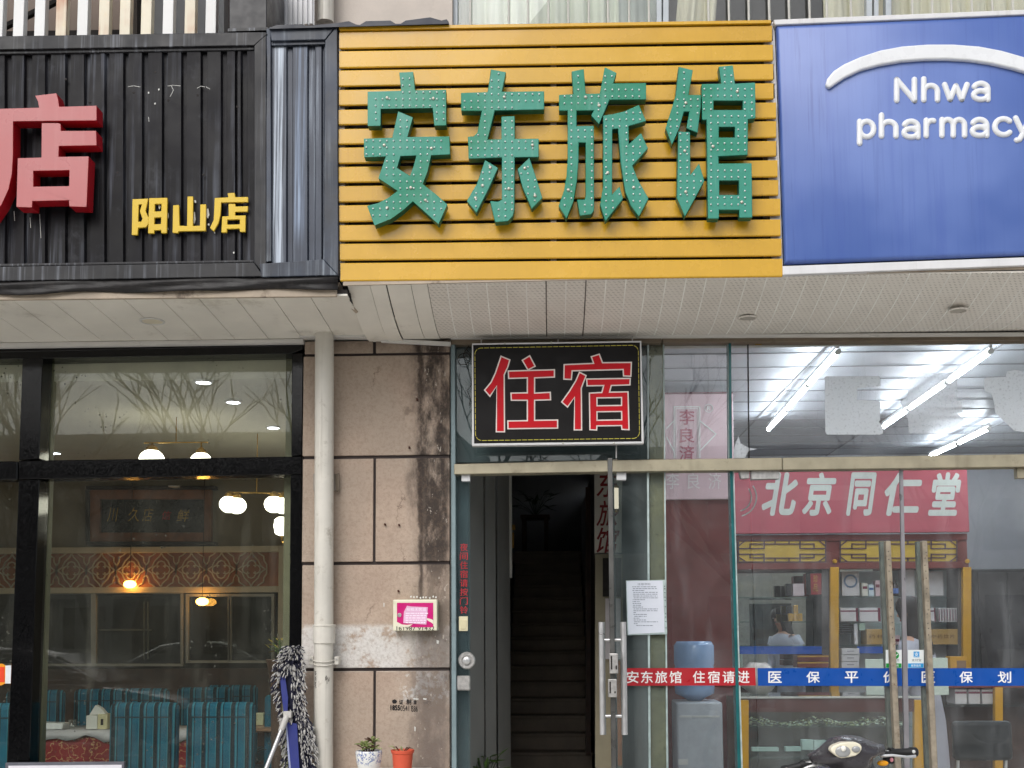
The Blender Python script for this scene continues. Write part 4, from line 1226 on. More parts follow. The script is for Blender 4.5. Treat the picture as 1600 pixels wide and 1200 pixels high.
pbuild('silicone_line', [(1145, 734), (1147, 734), (1166, GROUND), (1163, GROUND)], -.004, .012, M_silicone, pf)
pbuild('seam', [(1168.3, 534), (1169.6, 534), (1171.4, 716), (1170, 716)], .012, .022, M_cavity, pf)
pbuild('patch_fitting', [(1155, 736), (1171, 736), (1171, 747), (1158, 748)], -.012, .04, M_steel_worn, pf, .002)
pbuild('patch_fitting', [(1174, 735.5), (1218, 734.5), (1218, 748), (1174, 749)], -.016, .05, M_steel_worn, pf, .002)
pbuild('patch_fitting', [(1589, 731), (1650, 730), (1650, 746), (1590, 747)], -.016, .05, M_alu, pf, .002)
d1 = pbuild('glass_door', [(1172.5, 735), (1408, 731.5), (1421, GROUND), (1192, GROUND)], .0, .012, M_glass_shop, pf)
d2 = pbuild('glass_door', [(1410, 731.5), (1655, 728), (1672, GROUND), (1423, GROUND)], .002, .012, M_glass_shop, pf)
pbuild('edge_strip', [(1406.5, 732), (1411, 732), (1426, GROUND), (1416, GROUND)], -.004, .02, mat('grey_edge_channel', S(150, 148, 152), 0.35, 0.4, var=0.15), d1)
for dr, x0 in ((d1, 1376), (d2, 1433)):
    t0, t1 = x0 + 16.5, x0 + 33
    pb = pbuild('pull_bar', [(x0 + 8, 845), (x0 + 16, 845), (x0 + 40, GROUND - 30), (x0 + 30, GROUND - 30)], -.075, .045, M_pull, dr, .003)
    pbuild('bar_side', [(x0 - 1, 846), (x0 + 7.4, 845.5), (x0 + 29.4, GROUND - 30), (x0 + 20, GROUND - 30)], .030, .035, M_pull_side, dr, .002)
    mb = MB()
    rr = random.Random(x0)
    for k in range(13):
        y = 862 + k * 11 + rr.uniform(-3, 3); x = x0 + 12 + (y - 845) * .043 + rr.uniform(-1.5, 1.5)
        mb.lathe(P(x, y, -.0752), [(.0034, .0005), (.003, -.0008)], 7, axis='Y')
    build('screw_hole', mb, M_cavity, pb)
    mb = MB()
    for y in (905, 1290):
        x = x0 + 10 + (y - 845) * .043
        mb.tube([P(x, y, -.05), P(x, y, .002)], .008, 10)
    build('bar_stem', mb, M_steel_worn, dr)
# blue strip
bst = thing('blue_strip', 'blue vinyl strip with spaced white characters across the pharmacy doors', 'sticker', P(1400, 1072, -.004))
pbuild('vinyl', [(1183.5, 1044), (1409, 1044), (1410, 1072), (1184.5, 1071.5)], -.0018, .0014, flat('blue_vinyl', S(14, 74, 156), 0.35), bst)
pbuild('vinyl', [(1414, 1044), (1662, 1044), (1663, 1071.5), (1415, 1072)], -.0018, .0014, flat('blue_vinyl', S(14, 74, 156), 0.35), bst)
for ch, x in zip('医保平价医保划', (1200.5, 1260, 1320, 1380, 1440, 1499, 1559)): L_(bst, M_wv, ch, x, 1049, x + 21, 1067, -.0024, 0.014)
# payment stickers
for (x0, nm, lab, c1) in ((1384, 'payment_sticker', 'small white sticker with a green tick badge above the blue strip', S(20, 150, 60)), (1418.5, 'payment_sticker', 'small white sticker with a light blue square badge above the blue strip', S(30, 150, 215))):
    st = thing(nm, lab, 'sticker', P(x0 + 12, 1044, -.004), 'payment stickers on the doors')
    pbuild('backing', R4(x0, 1015.5, x0 + 25, 1043.5), -.0018, .0012, flat('white_sticker', S(226, 232, 232), 0.5), st)
    colr = flat('sticker_colour', c1, 0.5)
    pbuild('band', R4(x0 + .4, 1036.5, x0 + 24.6, 1043.2), -.0024, .0005, colr, st)
    mb = MB()
    if x0 == 1384:
        mb.lathe(P(x0 + 15, 1024, -.0019), [(.021, 0), (.0208, -.0006)], 20, axis='Y')
    else:
        mb.slab(R4(x0 + 9, 1018, x0 + 18, 1027), -.0024, .0005)
    build('badge', mb, colr, st)
    mb = MB()
    if x0 == 1384:
        mb.sheet([(x0 + 11.5, 1023.5), (x0 + 12.5, 1022.6), (x0 + 14.3, 1025), (x0 + 18.6, 1021.3), (x0 + 19.4, 1022.3), (x0 + 14.3, 1027)], -.0029)
        text(mb, '推荐使用', x0 + 5, 1038, x0 + 20, 1042, -.0029)
    else:
        text(mb, '支', x0 + 10, 1019, x0 + 17, 1026, -.0029, .01)
        text(mb, '推荐使用', x0 + 5, 1038, x0 + 20, 1042, -.0029)
    build('mark', mb, flat('white_print', S(235, 240, 240), 0.5), st)
    mb = MB()
    text(mb, '微信支付' if x0 == 1384 else '支付宝', x0 + 6, 1029.5, x0 + 21, 1033.5, -.0024, .005)
    build('caption', mb, flat('grey_print', S(90, 100, 105), 0.6), st)
# frosted remains of peeled lettering on the big upper pane
def film(name, dens):
    b = NB(name); p = b.pos()
    tr = b.n('ShaderNodeBsdfTransparent'); df = b.n('ShaderNodeBsdfDiffuse'); df.inputs[0].default_value = S(232, 235, 238)
    tl = b.n('ShaderNodeBsdfTranslucent'); tl.inputs[0].default_value = S(235, 238, 240)
    mm = b.n('ShaderNodeMixShader'); mm.inputs[0].default_value = .5
    b.put(mm.inputs[1], df.outputs[0]); b.put(mm.inputs[2], tl.outputs[0])
    n = b.rng(b.noise(p, 60.0, 8.0, 0.8), 0.30, 0.5, dens * .5, dens)
    m2 = b.n('ShaderNodeMixShader'); b.put(m2.inputs[0], n); b.put(m2.inputs[1], tr.outputs[0]); b.put(m2.inputs[2], mm.outputs[0])
    return b.done(m2.outputs[0])
M_film = film('adhesive_film', .8); M_film2 = film('faint_adhesive_film', .38)
E = zoomed(1000, 480, 2.6667)
blobs = [('frosty square patch of old adhesive between the light tubes', [([(770, 292), (778, 288), (995, 287), (1002, 300), (1002, 330), (905, 338), (904, 385), (985, 390), (1002, 395), (1000, 470), (995, 478), (1014, 500), (1012, 525), (1000, 531), (780, 531), (772, 520)], M_film)]),
         ('smeared faint patch of adhesive over the middle light tube', [([(1120, 290), (1180, 265), (1240, 275), (1320, 270), (1322, 390), (1343, 392), (1343, 437), (1320, 440), (1352, 470), (1300, 510), (1240, 530), (1120, 525), (1118, 470), (1085, 395), (1115, 372)], M_film2)]),
         ('ragged frosty patch of adhesive near the right end of the pane', [([(1433, 300), (1445, 293), (1525, 290), (1528, 268), (1560, 262), (1640, 270), (1720, 290), (1720, 500), (1640, 470), (1600, 520), (1560, 515), (1480, 440), (1475, 395), (1465, 360), (1436, 350)], M_film)])]
for lab, pl in blobs:
    for pts, m_ in pl:
        o = build('adhesive_patch', MB().slab(E(pts), .0185, .0013), m_, None, label=lab, cat='adhesive patch', group='old adhesive on the upper pane')
o = build('torn_film', MB().slab(zoomed(1030, 520, 4.286)([(498, 780), (530, 690), (545, 740), (600, 770), (660, 778), (600, 790), (575, 838), (500, 838)]), .0125, .0013), M_film, None, label='torn scrap of white film at the foot of the narrow upper pane', cat='adhesive patch', group='old adhesive on the upper pane')
build('yellow_tag', MB().slab(R4(1180, 535, 1190, 539), .012, .004), flat('ochre_tag', S(150, 118, 40), .6), pf)

# ------------------------------------------------------------------ restaurant shop window
rw = thing('restaurant_window', 'black-framed restaurant shop window with a wide upper and lower pane', 'window', (P(230, GROUND, 0).x, 0, 0.0))
pbuild('head', [(-900, 575), (474, 536), (474, 545), (455, 552.5), (66, 560), (-900, 578)], -.03, .15, M_granite, rw, .003)
pbuild('head', [(-900, 556), (474, 535), (474, 540), (-900, 570)], -.034, .12, M_granite, rw, .003)
pbuild('mullion', [(35, 560), (67, 559), (61, 717), (29, 719)], -.03, .13, M_granite, rw, .004)
pbuild('mullion', [(29, 750), (61.5, 749), (45, 1215), (10, 1216)], -.03, .13, M_granite, rw, .004)
pbuild('mullion', [(456, 552), (474, 551), (472, 711), (455, 713)], -.03, .13, M_granite, rw, .004)
pbuild('mullion', [(454, 742), (471.5, 741), (470, 1208), (450, 1208)], -.03, .13, M_granite, rw, .004)
pbuild('transom', [(-900, 731), (27, 720.5), (27, 749), (-900, 757)], -.034, .13, M_granite, rw, .004)
pbuild('transom', [(28.5, 720), (472, 713), (472, 741), (28.5, 749)], -.031, .13, M_granite, rw, .004)
pbuild('sill_wall', [(-900, 1216), (470, 1209), (470, GROUND), (-900, GROUND)], -.05, .25, M_granite, rw, .006)
pbuild('upper_pane', [(60, 556), (462, 549), (460, 717), (58, 723)], .06, .008, M_glass_rest, rw)
pbuild('lower_pane', [(52, 745), (460, 738), (456, 1212), (38, 1216)], .06, .008, M_glass_rest, rw)
pbuild('upper_pane', [(-420, 566), (40, 557), (36, 724), (-420, 730)], .06, .008, M_glass_rest, rw)
pbuild('lower_pane', [(-420, 748), (34, 744), (16, 1218), (-420, 1224)], .06, .008, M_glass_rest, rw)
pbuild('mullion', [(-430, 569), (-395, 568), (-400, 1222), (-440, 1223)], -.028, .12, M_granite, rw, .004)
pbuild('inner_jamb', [(68, 560), (84, 560), (78, 718), (62, 718)], .105, .05, M_olive, rw)
pbuild('inner_jamb', [(62, 748), (78, 748), (64, 1214), (46, 1216)], .105, .05, M_olive, rw)
pbuild('inner_jamb', [(447, 551), (457, 551), (457, 714), (446, 714)], .105, .05, M_olive, rw)
pbuild('inner_jamb', [(444, 741), (456, 741), (452, 1210), (440, 1210)], .105, .05, M_olive, rw)
pbuild('inner_head', [(78, 549), (448, 541), (448, 552), (78, 560)], .106, .05, M_olive, rw)
pbuild('light_gap', [(340, 552.5), (450, 549.5), (450, 551.5), (340, 554.5)], .045, .01, flat('white_shim', S(220, 225, 225), .5), rw)
sg = thing('framed_notice', 'top edge of a white notice board in a grey frame below the restaurant window', 'notice', P(98, 1212, -.1))
pbuild('frame', [(8, 1192), (194, 1190.5), (194, 1260), (8, 1262)], -.12, .03, flat('grey_frame', S(95, 96, 104), .4), sg, .003)
pbuild('sheet', [(13, 1196.5), (190, 1195), (190, 1256), (13, 1258)], -.1225, .02, flat('notice_paper', S(214, 212, 218), .7), sg)
# sticker on the left-hand pane
os_ = thing('window_sticker', 'orange sticker with a yellow border and white tab on the restaurant glass', 'sticker', P(2, 1071, .05))
pbuild('border', [(-30, 1038), (4, 1037), (8.5, 1040), (8, 1068), (2, 1071), (-30, 1072)], .0565, .002, flat('amber_vinyl', S(240, 160, 40), .4), os_)
pbuild('field', R4(-30, 1042, 7, 1066), .055, .0012, flat('orange_red_vinyl', S(226, 70, 38), .4), os_)
pbuild('tab', [(8.5, 1040), (17.5, 1039.5), (16.5, 1068), (8, 1068)], .0562, .0022, flat('white_vinyl_tab', S(222, 228, 232), .4), os_)
# ================================================================== restaurant interior
def wz_at(y, Y): return P(800, y, Y).z
M_warm = glow('warm_lamp', S(255, 178, 80), 14.0)
M_globe = glow('opal_globe_light', S(255, 250, 232), 6.5)
M_down = glow('cool_downlight', S(232, 240, 255), 16.0)
M_tube = glow('fluorescent_tube', S(240, 247, 255), 46.0)
M_brass = mat('brass', S(176, 140, 74), 0.35, 0.7)
M_frame_wood = mat('carved_brown_frame', S(134, 84, 52), 0.5, var=0.25, vs=8)
M_gold = mat('gilt', S(200, 164, 80), 0.3, 0.7)
M_pale_paint = mat('pale_lattice_paint', S(214, 198, 168), 0.6, var=0.06)
M_panel_brown = mat('orange_brown_board', S(166, 104, 68), 0.6, var=0.2, vs=3)
M_win_frame = mat('grey_white_window_frame', S(168, 164, 152), 0.5, var=0.08)
M_glass_hatch = glass('hatch_glass', (.8, .82, .8, 1), .01, S(120, 116, 104))
M_kitchen = mat('dark_kitchen_wall', S(44, 41, 36), 0.8, var=0.2)

YB = 4.40      # plane of the serving-hatch partition
hatch = thing('serving_partition', 'partition with a lattice frieze above white-framed serving windows inside the restaurant', 'partition', (P(245, 1200, YB).x, YB, 0.02))
# (the wall behind it is the kitchen: 4.6 back wall)
def ribbon(mb, path, wd, Y, th, closed=False):
    pts = [Vector(p) for p in path]
    n = len(pts)
    for i in range(n if closed else n - 1):
        a, c = pts[i], pts[(i + 1) % n]
        d = (c - a)
        if d.length < 1e-6: continue
        d.normalize(); nn = Vector((-d.y, d.x)) * wd / 2
        e = d * wd * .35
        q = [a + nn - e, c + nn + e, c - nn + e, a - nn - e]
        mb.prism([(v.x, Y, v.y) for v in q], th)
    return mb
fz1, fz0 = P(240, 864, YB).z, P(240, 917, YB).z
hgt = fz1 - fz0
tw = P(290, 900, YB).x - P(243, 900, YB).x
tile = MB()
cx, cz = 0.0, (fz0 + fz1) / 2
def circ(ox, oz, r, a0, a1, k=6): return [(ox + r * math.cos(math.radians(a0 + (a1 - a0) * i / k)), oz + r * math.sin(math.radians(a0 + (a1 - a0) * i / k))) for i in range(k + 1)]
r_ = tw * 0.15
for (ox, oz, a0, a1) in ((r_, 0, -120, 120), (-r_, 0, 60, 300), (0, r_, -30, 210), (0, -r_, 150, 390)):
    ribbon(tile, [(cx + x, cz + z) for x, z in circ(ox, oz, r_ * .95, a0, a1)], 0.011, 0, 0.018)
for sx in (-1, 1):
    for sz in (-1, 1):
        p = [(cx + sx * tw * .46, cz), (cx + sx * tw * .30, cz + sz * hgt * .10), (cx + sx * tw * .22, cz + sz * hgt * .26), (cx + sx * tw * .06, cz + sz * hgt * .40), (cx, cz + sz * hgt * .5)]
        ribbon(tile, p, 0.011, 0.002, 0.016)
        ribbon(tile, [(cx + sx * tw * .5, cz), (cx + sx * tw * .5, cz + sz * hgt * .14), (cx + sx * tw * .42, cz + sz * hgt * .24), (cx + sx * tw * .40, cz + sz * hgt * .38), (cx + sx * tw * .28, cz + sz * hgt * .44), (cx + sx * tw * .2, cz + sz * hgt * .5)], 0.011, 0.004, 0.014)
tile0 = None
x = P(-260, 890, YB).x; i = 0
while x < P(432, 890, YB).x:
    if tile0 is None:
        tile0 = build('lattice_tile', MB().add([q + Vector((x, YB, 0)) for q in tile.v], tile.f), M_pale_paint, hatch); l0 = tile0.location.copy()
    else:
        c = tile0.copy(); COL.objects.link(c); c.location = l0 + Vector((i * tw, 0, 0))
    x += tw; i += 1
xl, xr = P(-290, 890, YB).x, P(436, 890, YB).x
build('frieze_board', MB().box(xl, xr, YB + .03, YB + .05, fz0, fz1), M_panel_brown, hatch)
build('frieze_rail', MB().box(xl, xr, YB - .02, YB + .05, fz1 + .001, fz1 + .06), M_pale_paint, hatch, bevel=.005)
build('frieze_rail', MB().box(xl, xr, YB - .02, YB + .05, fz0 - .06, fz0 - .001), M_pale_paint, hatch, bevel=.005)
build('end_post', MB().box(xr + .001, xr + .09, YB - .03, YB + .06, .02, fz1 + .06), M_pale_paint, hatch, bevel=.005)
hz1, hz0 = P(240, 924, YB).z, P(240, 1040, YB).z
build('counter_wall', MB().box(xl, xr, YB, YB + .06, .02, hz0 - .03), M_dark_wood, hatch)
def wframe(x0, x1, y0, y1, t=4):
    mb = MB()
    mb.rect(x0, y0, x1, y0 + t, YB, .05).rect(x0, y1 - t, x1, y1, YB, .05)
    mb.rect(x0, y0 + t, x0 + t, y1 - t, YB + .001, .05).rect(x1 - t, y0 + t, x1, y1 - t, YB + .001, .05)
    fr_ = build('window_frame', mb, M_win_frame, hatch)
    build('window_pane', MB().rect(x0 + t, y0 + t, x1 - t, y1 - t, YB + .025, .005), M_glass_hatch, fr_)
for a in ((-290, -190, 924, 1041), (-190, -75, 924, 1041), (-75, 62, 924, 1041), (62, 146, 924, 1041), (146, 286, 924, 1041), (290, 360, 928, 1036), (357, 428, 928, 1036)): wframe(*a)
build('kitchen_back', MB().box(xl, xr, YB + .16, YB + .185, hz0 - .1, hz1 + .05), M_kitchen, hatch)
mb = MB()
mb.rect(150, 983, 237, 985.5, YB + .10, .03).rect(175, 930, 237, 932, YB + .10, .03).rect(224, 940, 226, 1030, YB + .12, .01).rect(230, 940, 232, 1030, YB + .12, .01)
build('kitchen_shelf', mb, M_win_frame, hatch)
# plaque above
pz = thing('framed_plaque', 'black plaque with gilt brushwork in a brown frame on the restaurant back wall', 'plaque', P(232, 850, 4.5))
mb = MB()
Yp = 4.50
for q in ([(140, 765), (330, 765), (318, 780), (156, 780)], [(140, 765), (156, 780), (156, 832), (140, 846)], [(330, 765), (330, 846), (318, 832), (318, 780)], [(140, 846), (156, 832), (318, 832), (330, 846)]): mb.slab(q, Yp, .06)
build('frame', mb, M_frame_wood, pz, bevel=.004)
build('moulding', MB().rect(134, 846.5, 336, 852, Yp - .02, .10).rect(134, 759, 336, 764.5, Yp - .02, .10).rect(133, 765, 139.5, 846, Yp - .02, .10), flat('near_black_wood', S(44, 36, 32), .5), pz, bevel=.004)
build('panel', MB().rect(156, 780, 318, 832, Yp + .04, .02), flat('black_lacquer', S(26, 25, 26), .25), pz)
mb = MB()
for ch, x in zip('川久店', (167, 199, 222)): text(mb, ch, x, 793, x + 18, 815, Yp + .035, .0, .25)
for ch, x in zip('鲜', (276,)): text(mb, ch, x, 796, x + 20, 815, Yp + .035, .0, .25)
build('script', mb, M_gold, pz)
mb = MB(); text(mb, '信', 253, 798, 268, 812, Yp + .035, .0, .2)
build('red_script', mb, flat('red_enamel', S(200, 30, 40), .3), pz)
def Pz(px, py, z):
    d = CROT @ Vector(((px - PPX) / FPX, -(py - PPY) / FPX, -1))
    return CAM + d * ((z - CAM.z) / d.z)
# recessed slots in the ceiling
dl0 = None
for px, py, lab in [(318, 597, 'bright recessed light nearest the restaurant glass'), (364.5, 628, 'bright recessed light in the middle of the restaurant row'), (427, 668, 'bright recessed light at the back of the restaurant row'), (86, 708, 'bright recessed light alone at the left of the restaurant ceiling'), (272, 760.5, 'long pale ceiling fitting seen through the lower restaurant glass')]:
    d = CROT @ Vector(((px - PPX) / FPX, -(py - PPY) / FPX, -1)); zc = 3.012
    q = CAM + d * ((zc - CAM.z) / d.z)
    if py == 760.5: q = P(px, py, 4.3)
    t = thing('recessed_light', lab, 'ceiling light', q, 'recessed lights in the restaurant ceiling')
    build('trim_ring', MB().lathe(q, [(.055, .008), (.055, -.004), (.045, -.006), (.044, .006)], 20), M_white_trim, t, smooth=True)
    build('lens', MB().lathe(q, [(.044, .003), (.04, -.004)], 20), M_down if py != 760.5 else M_white_trim, t)
# pendant globes
def pendant(name, globes, bar, lab):
    q0 = P(bar[0], bar[1], bar[4])
    t = thing(name, lab, 'lamp', q0)
    a, c = P(bar[0], bar[1], bar[4]), P(bar[2], bar[3], bar[4])
    mb = MB().tube([a, c], .005, 8)
    m = (a + c) / 2
    mb.tube([m, Vector((m.x, m.y, 3.02))], .004, 8)
    build('arm', mb, M_brass, t, smooth=True)
    for (x, y, r) in globes:
        p = P(x, y, bar[4]); rr = r / FPX * (6.5 + bar[4])
        g = build('globe', MB().ball(p, rr, rr, rr * .88), M_globe, t, smooth='all')
        build('gallery', MB().lathe(p + Vector((0, 0, rr * .8)), [(rr * .5, -.01), (rr * .45, .02), (rr * .15, .04)], 14).tube([p + Vector((0, 0, rr * .8 + .03)), Vector((p.x, p.y, a.z + .001))], .006, 6), M_brass, t, smooth=True)
pendant('pendant_lamp', [(358, 788, 15.5), (370, 790, 15), (428, 788, 15.5), (442, 790, 15)], (355, 769, 447, 771, 2.0), 'brass pendant bar with four glowing opal globes in the restaurant')
pendant('pendant_lamp', [(237, 719, 20), (314, 721, 17)], (225, 692, 325, 691, 1.3), 'pendant with two glowing globes half hidden by the restaurant transom')
g = thing('wall_lamp', 'single glowing opal lamp low beside the right restaurant mullion', 'lamp', P(440, 836, 2.3))
p = P(440, 822, 2.3)
build('globe', MB().lathe(p, [(.02, -.075), (.05, -.06), (.062, 0), (.055, .05), (.03, .07)], 18), M_globe, g, smooth='all')
build('stem', MB().tube([p + Vector((0, 0, -.075)), p + Vector((0, .02, -.13)), p + Vector((.35, .05, -.13))], .012, 8), M_brass, g, smooth=True)
for px, py, lab, yy in [(203, 913, 'amber glowing lamp below the lattice frieze', YB - .10), (316, 940, 'amber glowing lamp seen in the small serving window', YB - .10)]:
    p = P(px, py, yy)
    t = thing('amber_lamp', lab, 'lamp', p, 'amber lamps at the serving partition')
    build('shade', MB().ball(p, .062, .05, .04), M_warm, t, smooth='all')
    build('cord', MB().tube([p + Vector((0, 0, .038)), Vector((p.x, p.y, 3.02))], .003, 5), M_cavity, t)

# striped upholstered chairs
def teal_mat():
    b = NB('teal_striped_velvet'); p = b.obj()
    x, y, z = b.sep(p)
    w_ = b.math('MULTIPLY', b.math('ADD', x, 0.8), 1 / 0.094)
    f = b.math('FRACT', w_, 0.0)
    dark = b.math('MULTIPLY', b.rng(f, .28, .30), b.rng(f, .56, .58, 1, 0))
    dark2 = b.math('MULTIPLY', b.rng(f, .74, .75), b.rng(f, .80, .81, 1, 0))
    hl = b.math('MULTIPLY', b.rng(f, .24, .25), b.rng(f, .28, .29, 1, 0))
    hl2 = b.math('MULTIPLY', b.rng(f, .64, .65), b.rng(f, .70, .71, 1, 0))
    c = b.mix(b.rng(b.noise(p, 9.0, 4.0), .3, .7), S(20, 86, 112), S(28, 104, 130))
    c = b.mix(b.math('MAXIMUM', dark, dark2), c, S(24, 40, 50))
    c = b.mix(b.math('MAXIMUM', hl, hl2), c, S(62, 134, 150))
    return b.done(b.bsdf(c, .85, 0, b.bump(b.noise(p, 300.0, 3.0), .15, .003), .2))
M_teal = teal_mat()
M_chair_leg = mat('dark_chair_leg', S(48, 32, 24), .4)
def make_chair(label):
    t = thing('dining_chair', label, 'chair', (0, 0, .02), 'teal striped chairs in the restaurant')
    mb = MB().box(-.225, .225, -.045, .045, .42, 1.045)
    bk = build('backrest', mb, M_teal, t, bevel=.042, seg=5, smooth=True)
    mb = MB()
    for q in ([(-.185, .955), (.185, .955), (.185, .948), (-.185, .948)], [(-.185, .955), (-.178, .948), (-.178, .5), (-.185, .5)], [(.178, .948), (.185, .955), (.185, .5), (.178, .5)]):
        mb.prism([(a, -.049, z) for a, z in q], .006)
    build('piping', mb, flat('dark_piping', S(16, 44, 56), .7), bk)
    build('seat', MB().box(-.225, .225, .046, .46, .38, .48), M_teal, t, bevel=.025, seg=3, smooth=True)
    for sx in (-1, 1):
        for y in (-.02, .42):
            build('leg', MB().tube([(sx * .195, y, .02), (sx * .195, y, .42)], [.017, .024], 8), M_chair_leg, t)
    return t
front = [(227, .80, 0, 'bright teal striped chair back behind the lower restaurant glass, beside the maroon table'), (346.5, .80, 0, 'bright teal striped chair back nearest the mop in the restaurant'),
         (-24, .75, .1, 'teal striped chair cut off by the left mullion of the restaurant'), (160, 2.55, 0.05, 'dim teal chair in the second row behind the tissue box'),
         (222, 2.6, -.05, 'dim teal chair in the second row behind the front chair'), (320, 2.75, 0.1, 'dim teal chair in the second row below the small serving window'), (362, 3.1, 0, 'farthest dim teal chair near the right end of the partition'), (56, 2.4, .15, 'dim teal chair against the left inner jamb of the restaurant'), (446, 1.9, 1.2, 'dim teal chair mostly hidden behind the mop')]
ch0 = None
for px, Y, rz, lab in front:
    if ch0 is None: o = ch0 = make_chair(lab)
    else:
        o = copy_tree(ch0); o['label'] = lab
    q = P(px, 1100, Y)
    o.location = (q.x, Y, .02); o.rotation_euler = (0, 0, rz)
# maroon table
def maroon():
    b = NB('maroon_brocade'); p = b.pos()
    v = b.noise(b.scale(p, (1, 1, 1.2)), 16.0, 3.0, .5)
    k = b.math('MULTIPLY', b.rng(v, .49, .505), b.rng(v, .52, .535, 1, 0))
    c = b.mix(b.rng(b.noise(p, 6.0, 4.0), .3, .7), S(118, 26, 32), S(146, 38, 42))
    return b.done(b.bsdf(b.mix(b.math('MULTIPLY', k, .8), c, S(206, 172, 120)), .6, 0, None, .3))
tb = thing('dining_table', 'dining table with a maroon brocade skirt and pale grey cover in the restaurant', 'table', (P(190, 1200, 1.9).x, 1.95, .02))
ta, tc_ = P(22, 1143, 1.75), P(365, 1143, 1.75)
build('skirt', MB().box(ta.x, tc_.x, 1.76, 2.25, .05, ta.z - .045), maroon(), tb, bevel=.01)
mb = MB()
nx_ = 24
vs = []
for j, (y, dz) in enumerate(((1.735, -.055), (1.74, 0.0), (1.95, .003), (2.28, 0), (2.285, -.05))):
    for i in range(nx_ + 1):
        x = ta.x - .02 + (tc_.x - ta.x + .04) * i / nx_
        dd = .018 * math.sin(i * 1.7) + .012 * math.sin(i * .9 + 1) if j == 0 else .004 * math.sin(i * 2.1 + j)
        vs.append((x, y - (.006 * math.sin(i * 1.3) if j == 0 else 0), ta.z + dz + dd))
mb.add(vs, [(j * (nx_ + 1) + i, j * (nx_ + 1) + i + 1, (j + 1) * (nx_ + 1) + i + 1, (j + 1) * (nx_ + 1) + i) for j in range(4) for i in range(nx_)])
o = build('cover', mb, mat('pale_grey_cover', S(190, 188, 192), .55, var=.08), tb, smooth='all')
o.modifiers.new('t', 'SOLIDIFY').thickness = .003
tz = ta.z + .006
q = P(153, 1137, 1.9)
tis = thing('tissue_box', 'house-shaped white and cream tissue box on the maroon table', 'box', (q.x, 1.9, tz))
mb = MB().prism([(q.x - .075, 1.86, tz), (q.x + .01, 1.86, tz), (q.x + .01, 1.86, tz + .10), (q.x - .075, 1.86, tz + .10)], .10)
build('body', mb, flat('white_plastic', S(215, 214, 208), .4), tis, bevel=.003)
build('body', MB().prism([(q.x + .011, 1.862, tz), (q.x + .085, 1.862, tz), (q.x + .085, 1.862, tz + .11), (q.x + .011, 1.862, tz + .11)], .10), flat('cream_plastic', S(205, 196, 158), .4), tis, bevel=.003)
build('tissue', MB().prism([(q.x - .065, 1.89, tz + .101), (q.x + .06, 1.89, tz + .112), (q.x + .02, 1.89, tz + .155), (q.x - .02, 1.89, tz + .175)], .05), flat('tissue', S(226, 224, 220), .9), tis)
build('slot', MB().prism([(q.x + .035, 1.8605, tz + .03), (q.x + .055, 1.8605, tz + .03), (q.x + .055, 1.8605, tz + .075), (q.x + .035, 1.8605, tz + .075)], .002), M_cavity, tis)
q = P(82, 1137, 1.88)
ds = thing('serving_dish', 'white angular serving dish on the maroon table', 'dish', (q.x, 1.9, tz))
build('bowl', MB().prism([(q.x - .10, 1.84, tz + .02), (q.x - .06, 1.84, tz), (q.x + .09, 1.84, tz), (q.x + .10, 1.84, tz + .045), (q.x - .075, 1.84, tz + .05), (q.x - .12, 1.84, tz + .07)], .12), flat('white_china', S(220, 222, 222), .25), ds, bevel=.006)
q = P(111, 1136, 1.86)
gs_ = thing('drinking_glass', 'small clear drinking glass beside the white dish', 'glass', (q.x, 1.9, tz))
build('cup', MB().lathe((q.x, 1.88, tz), [(.022, 0), (.028, .07), (.026, .07), (.021, .005)], 16, caps=False), M_glass_up, gs_, smooth='all')
# round brown table by the mop
q = P(412, 1135, 1.75)
rt = thing('round_table', 'brown round-edged table behind the mop in the restaurant', 'table', (q.x + .1, 1.9, .02))
build('top', MB().lathe((q.x + .1, 1.95, q.z - .03), [(.36, 0), (.38, .01), (.38, .028), (.36, .032)], 36), mat('tan_table_top', S(150, 116, 92), .35), rt, smooth=True)
build('pedestal', MB().lathe((q.x + .1, 1.95, .02), [(.22, 0), (.2, .03), (.06, .06), (.05, q.z - .06), (.12, q.z - .052)], 20), M_dark_wood, rt, smooth=True)
t = thing('tissue_box', 'small pale cream box on the round brown table', 'box', (q.x - .06, 1.9, q.z + .004))
build('body', MB().box(q.x - .10, q.x - .02, 1.82, 1.9, q.z + .003, q.z + .09), flat('cream_plastic2', S(196, 196, 160), .4), t, bevel=.004)
# yellow flowers at the foot of the right mullion
def leafclump(name, label, cat, base, n, R, H, m1, m2, lw=.03, seed=1, pot=None):
    t = thing(name, label, cat, base)
    rr = random.Random(seed)
    stem = MB()
    l0 = None
    for k in range(n):
        a = rr.uniform(0, 6.283); r = R * math.sqrt(rr.random()); z = H * rr.uniform(.3, 1)
        tip = Vector(base) + Vector((r * math.cos(a), r * math.sin(a) * .6, z))
        stem.tube([Vector(base), Vector(base).lerp(tip, .6) + Vector((0, 0, .02)), tip], .0025, 5)
        d = Vector((math.cos(a), math.sin(a) * .6, rr.uniform(-.3, .8))).normalized()
        s = d.cross(Vector((0, 0, 1))).normalized() * lw
        L = lw * 3
        p = [tip - d * L * .2, tip + s * .6 + d * L * .3 + Vector((0, 0, .006)), tip + d * L, tip - s * .6 + d * L * .3 + Vector((0, 0, .006))]
        mid = tip + d * L * .35 - Vector((0, 0, .004))
        mb = MB().add(p + [mid], [(0, 1, 4), (1, 2, 4), (2, 3, 4), (3, 0, 4)])
        build('leaf', mb, m1 if rr.random() < .7 else m2, t, smooth='all')
    build('stem', stem, m2, t, smooth=True)
    return t
M_leaf = mat('leaf_green', S(70, 96, 40), .5, var=.3)
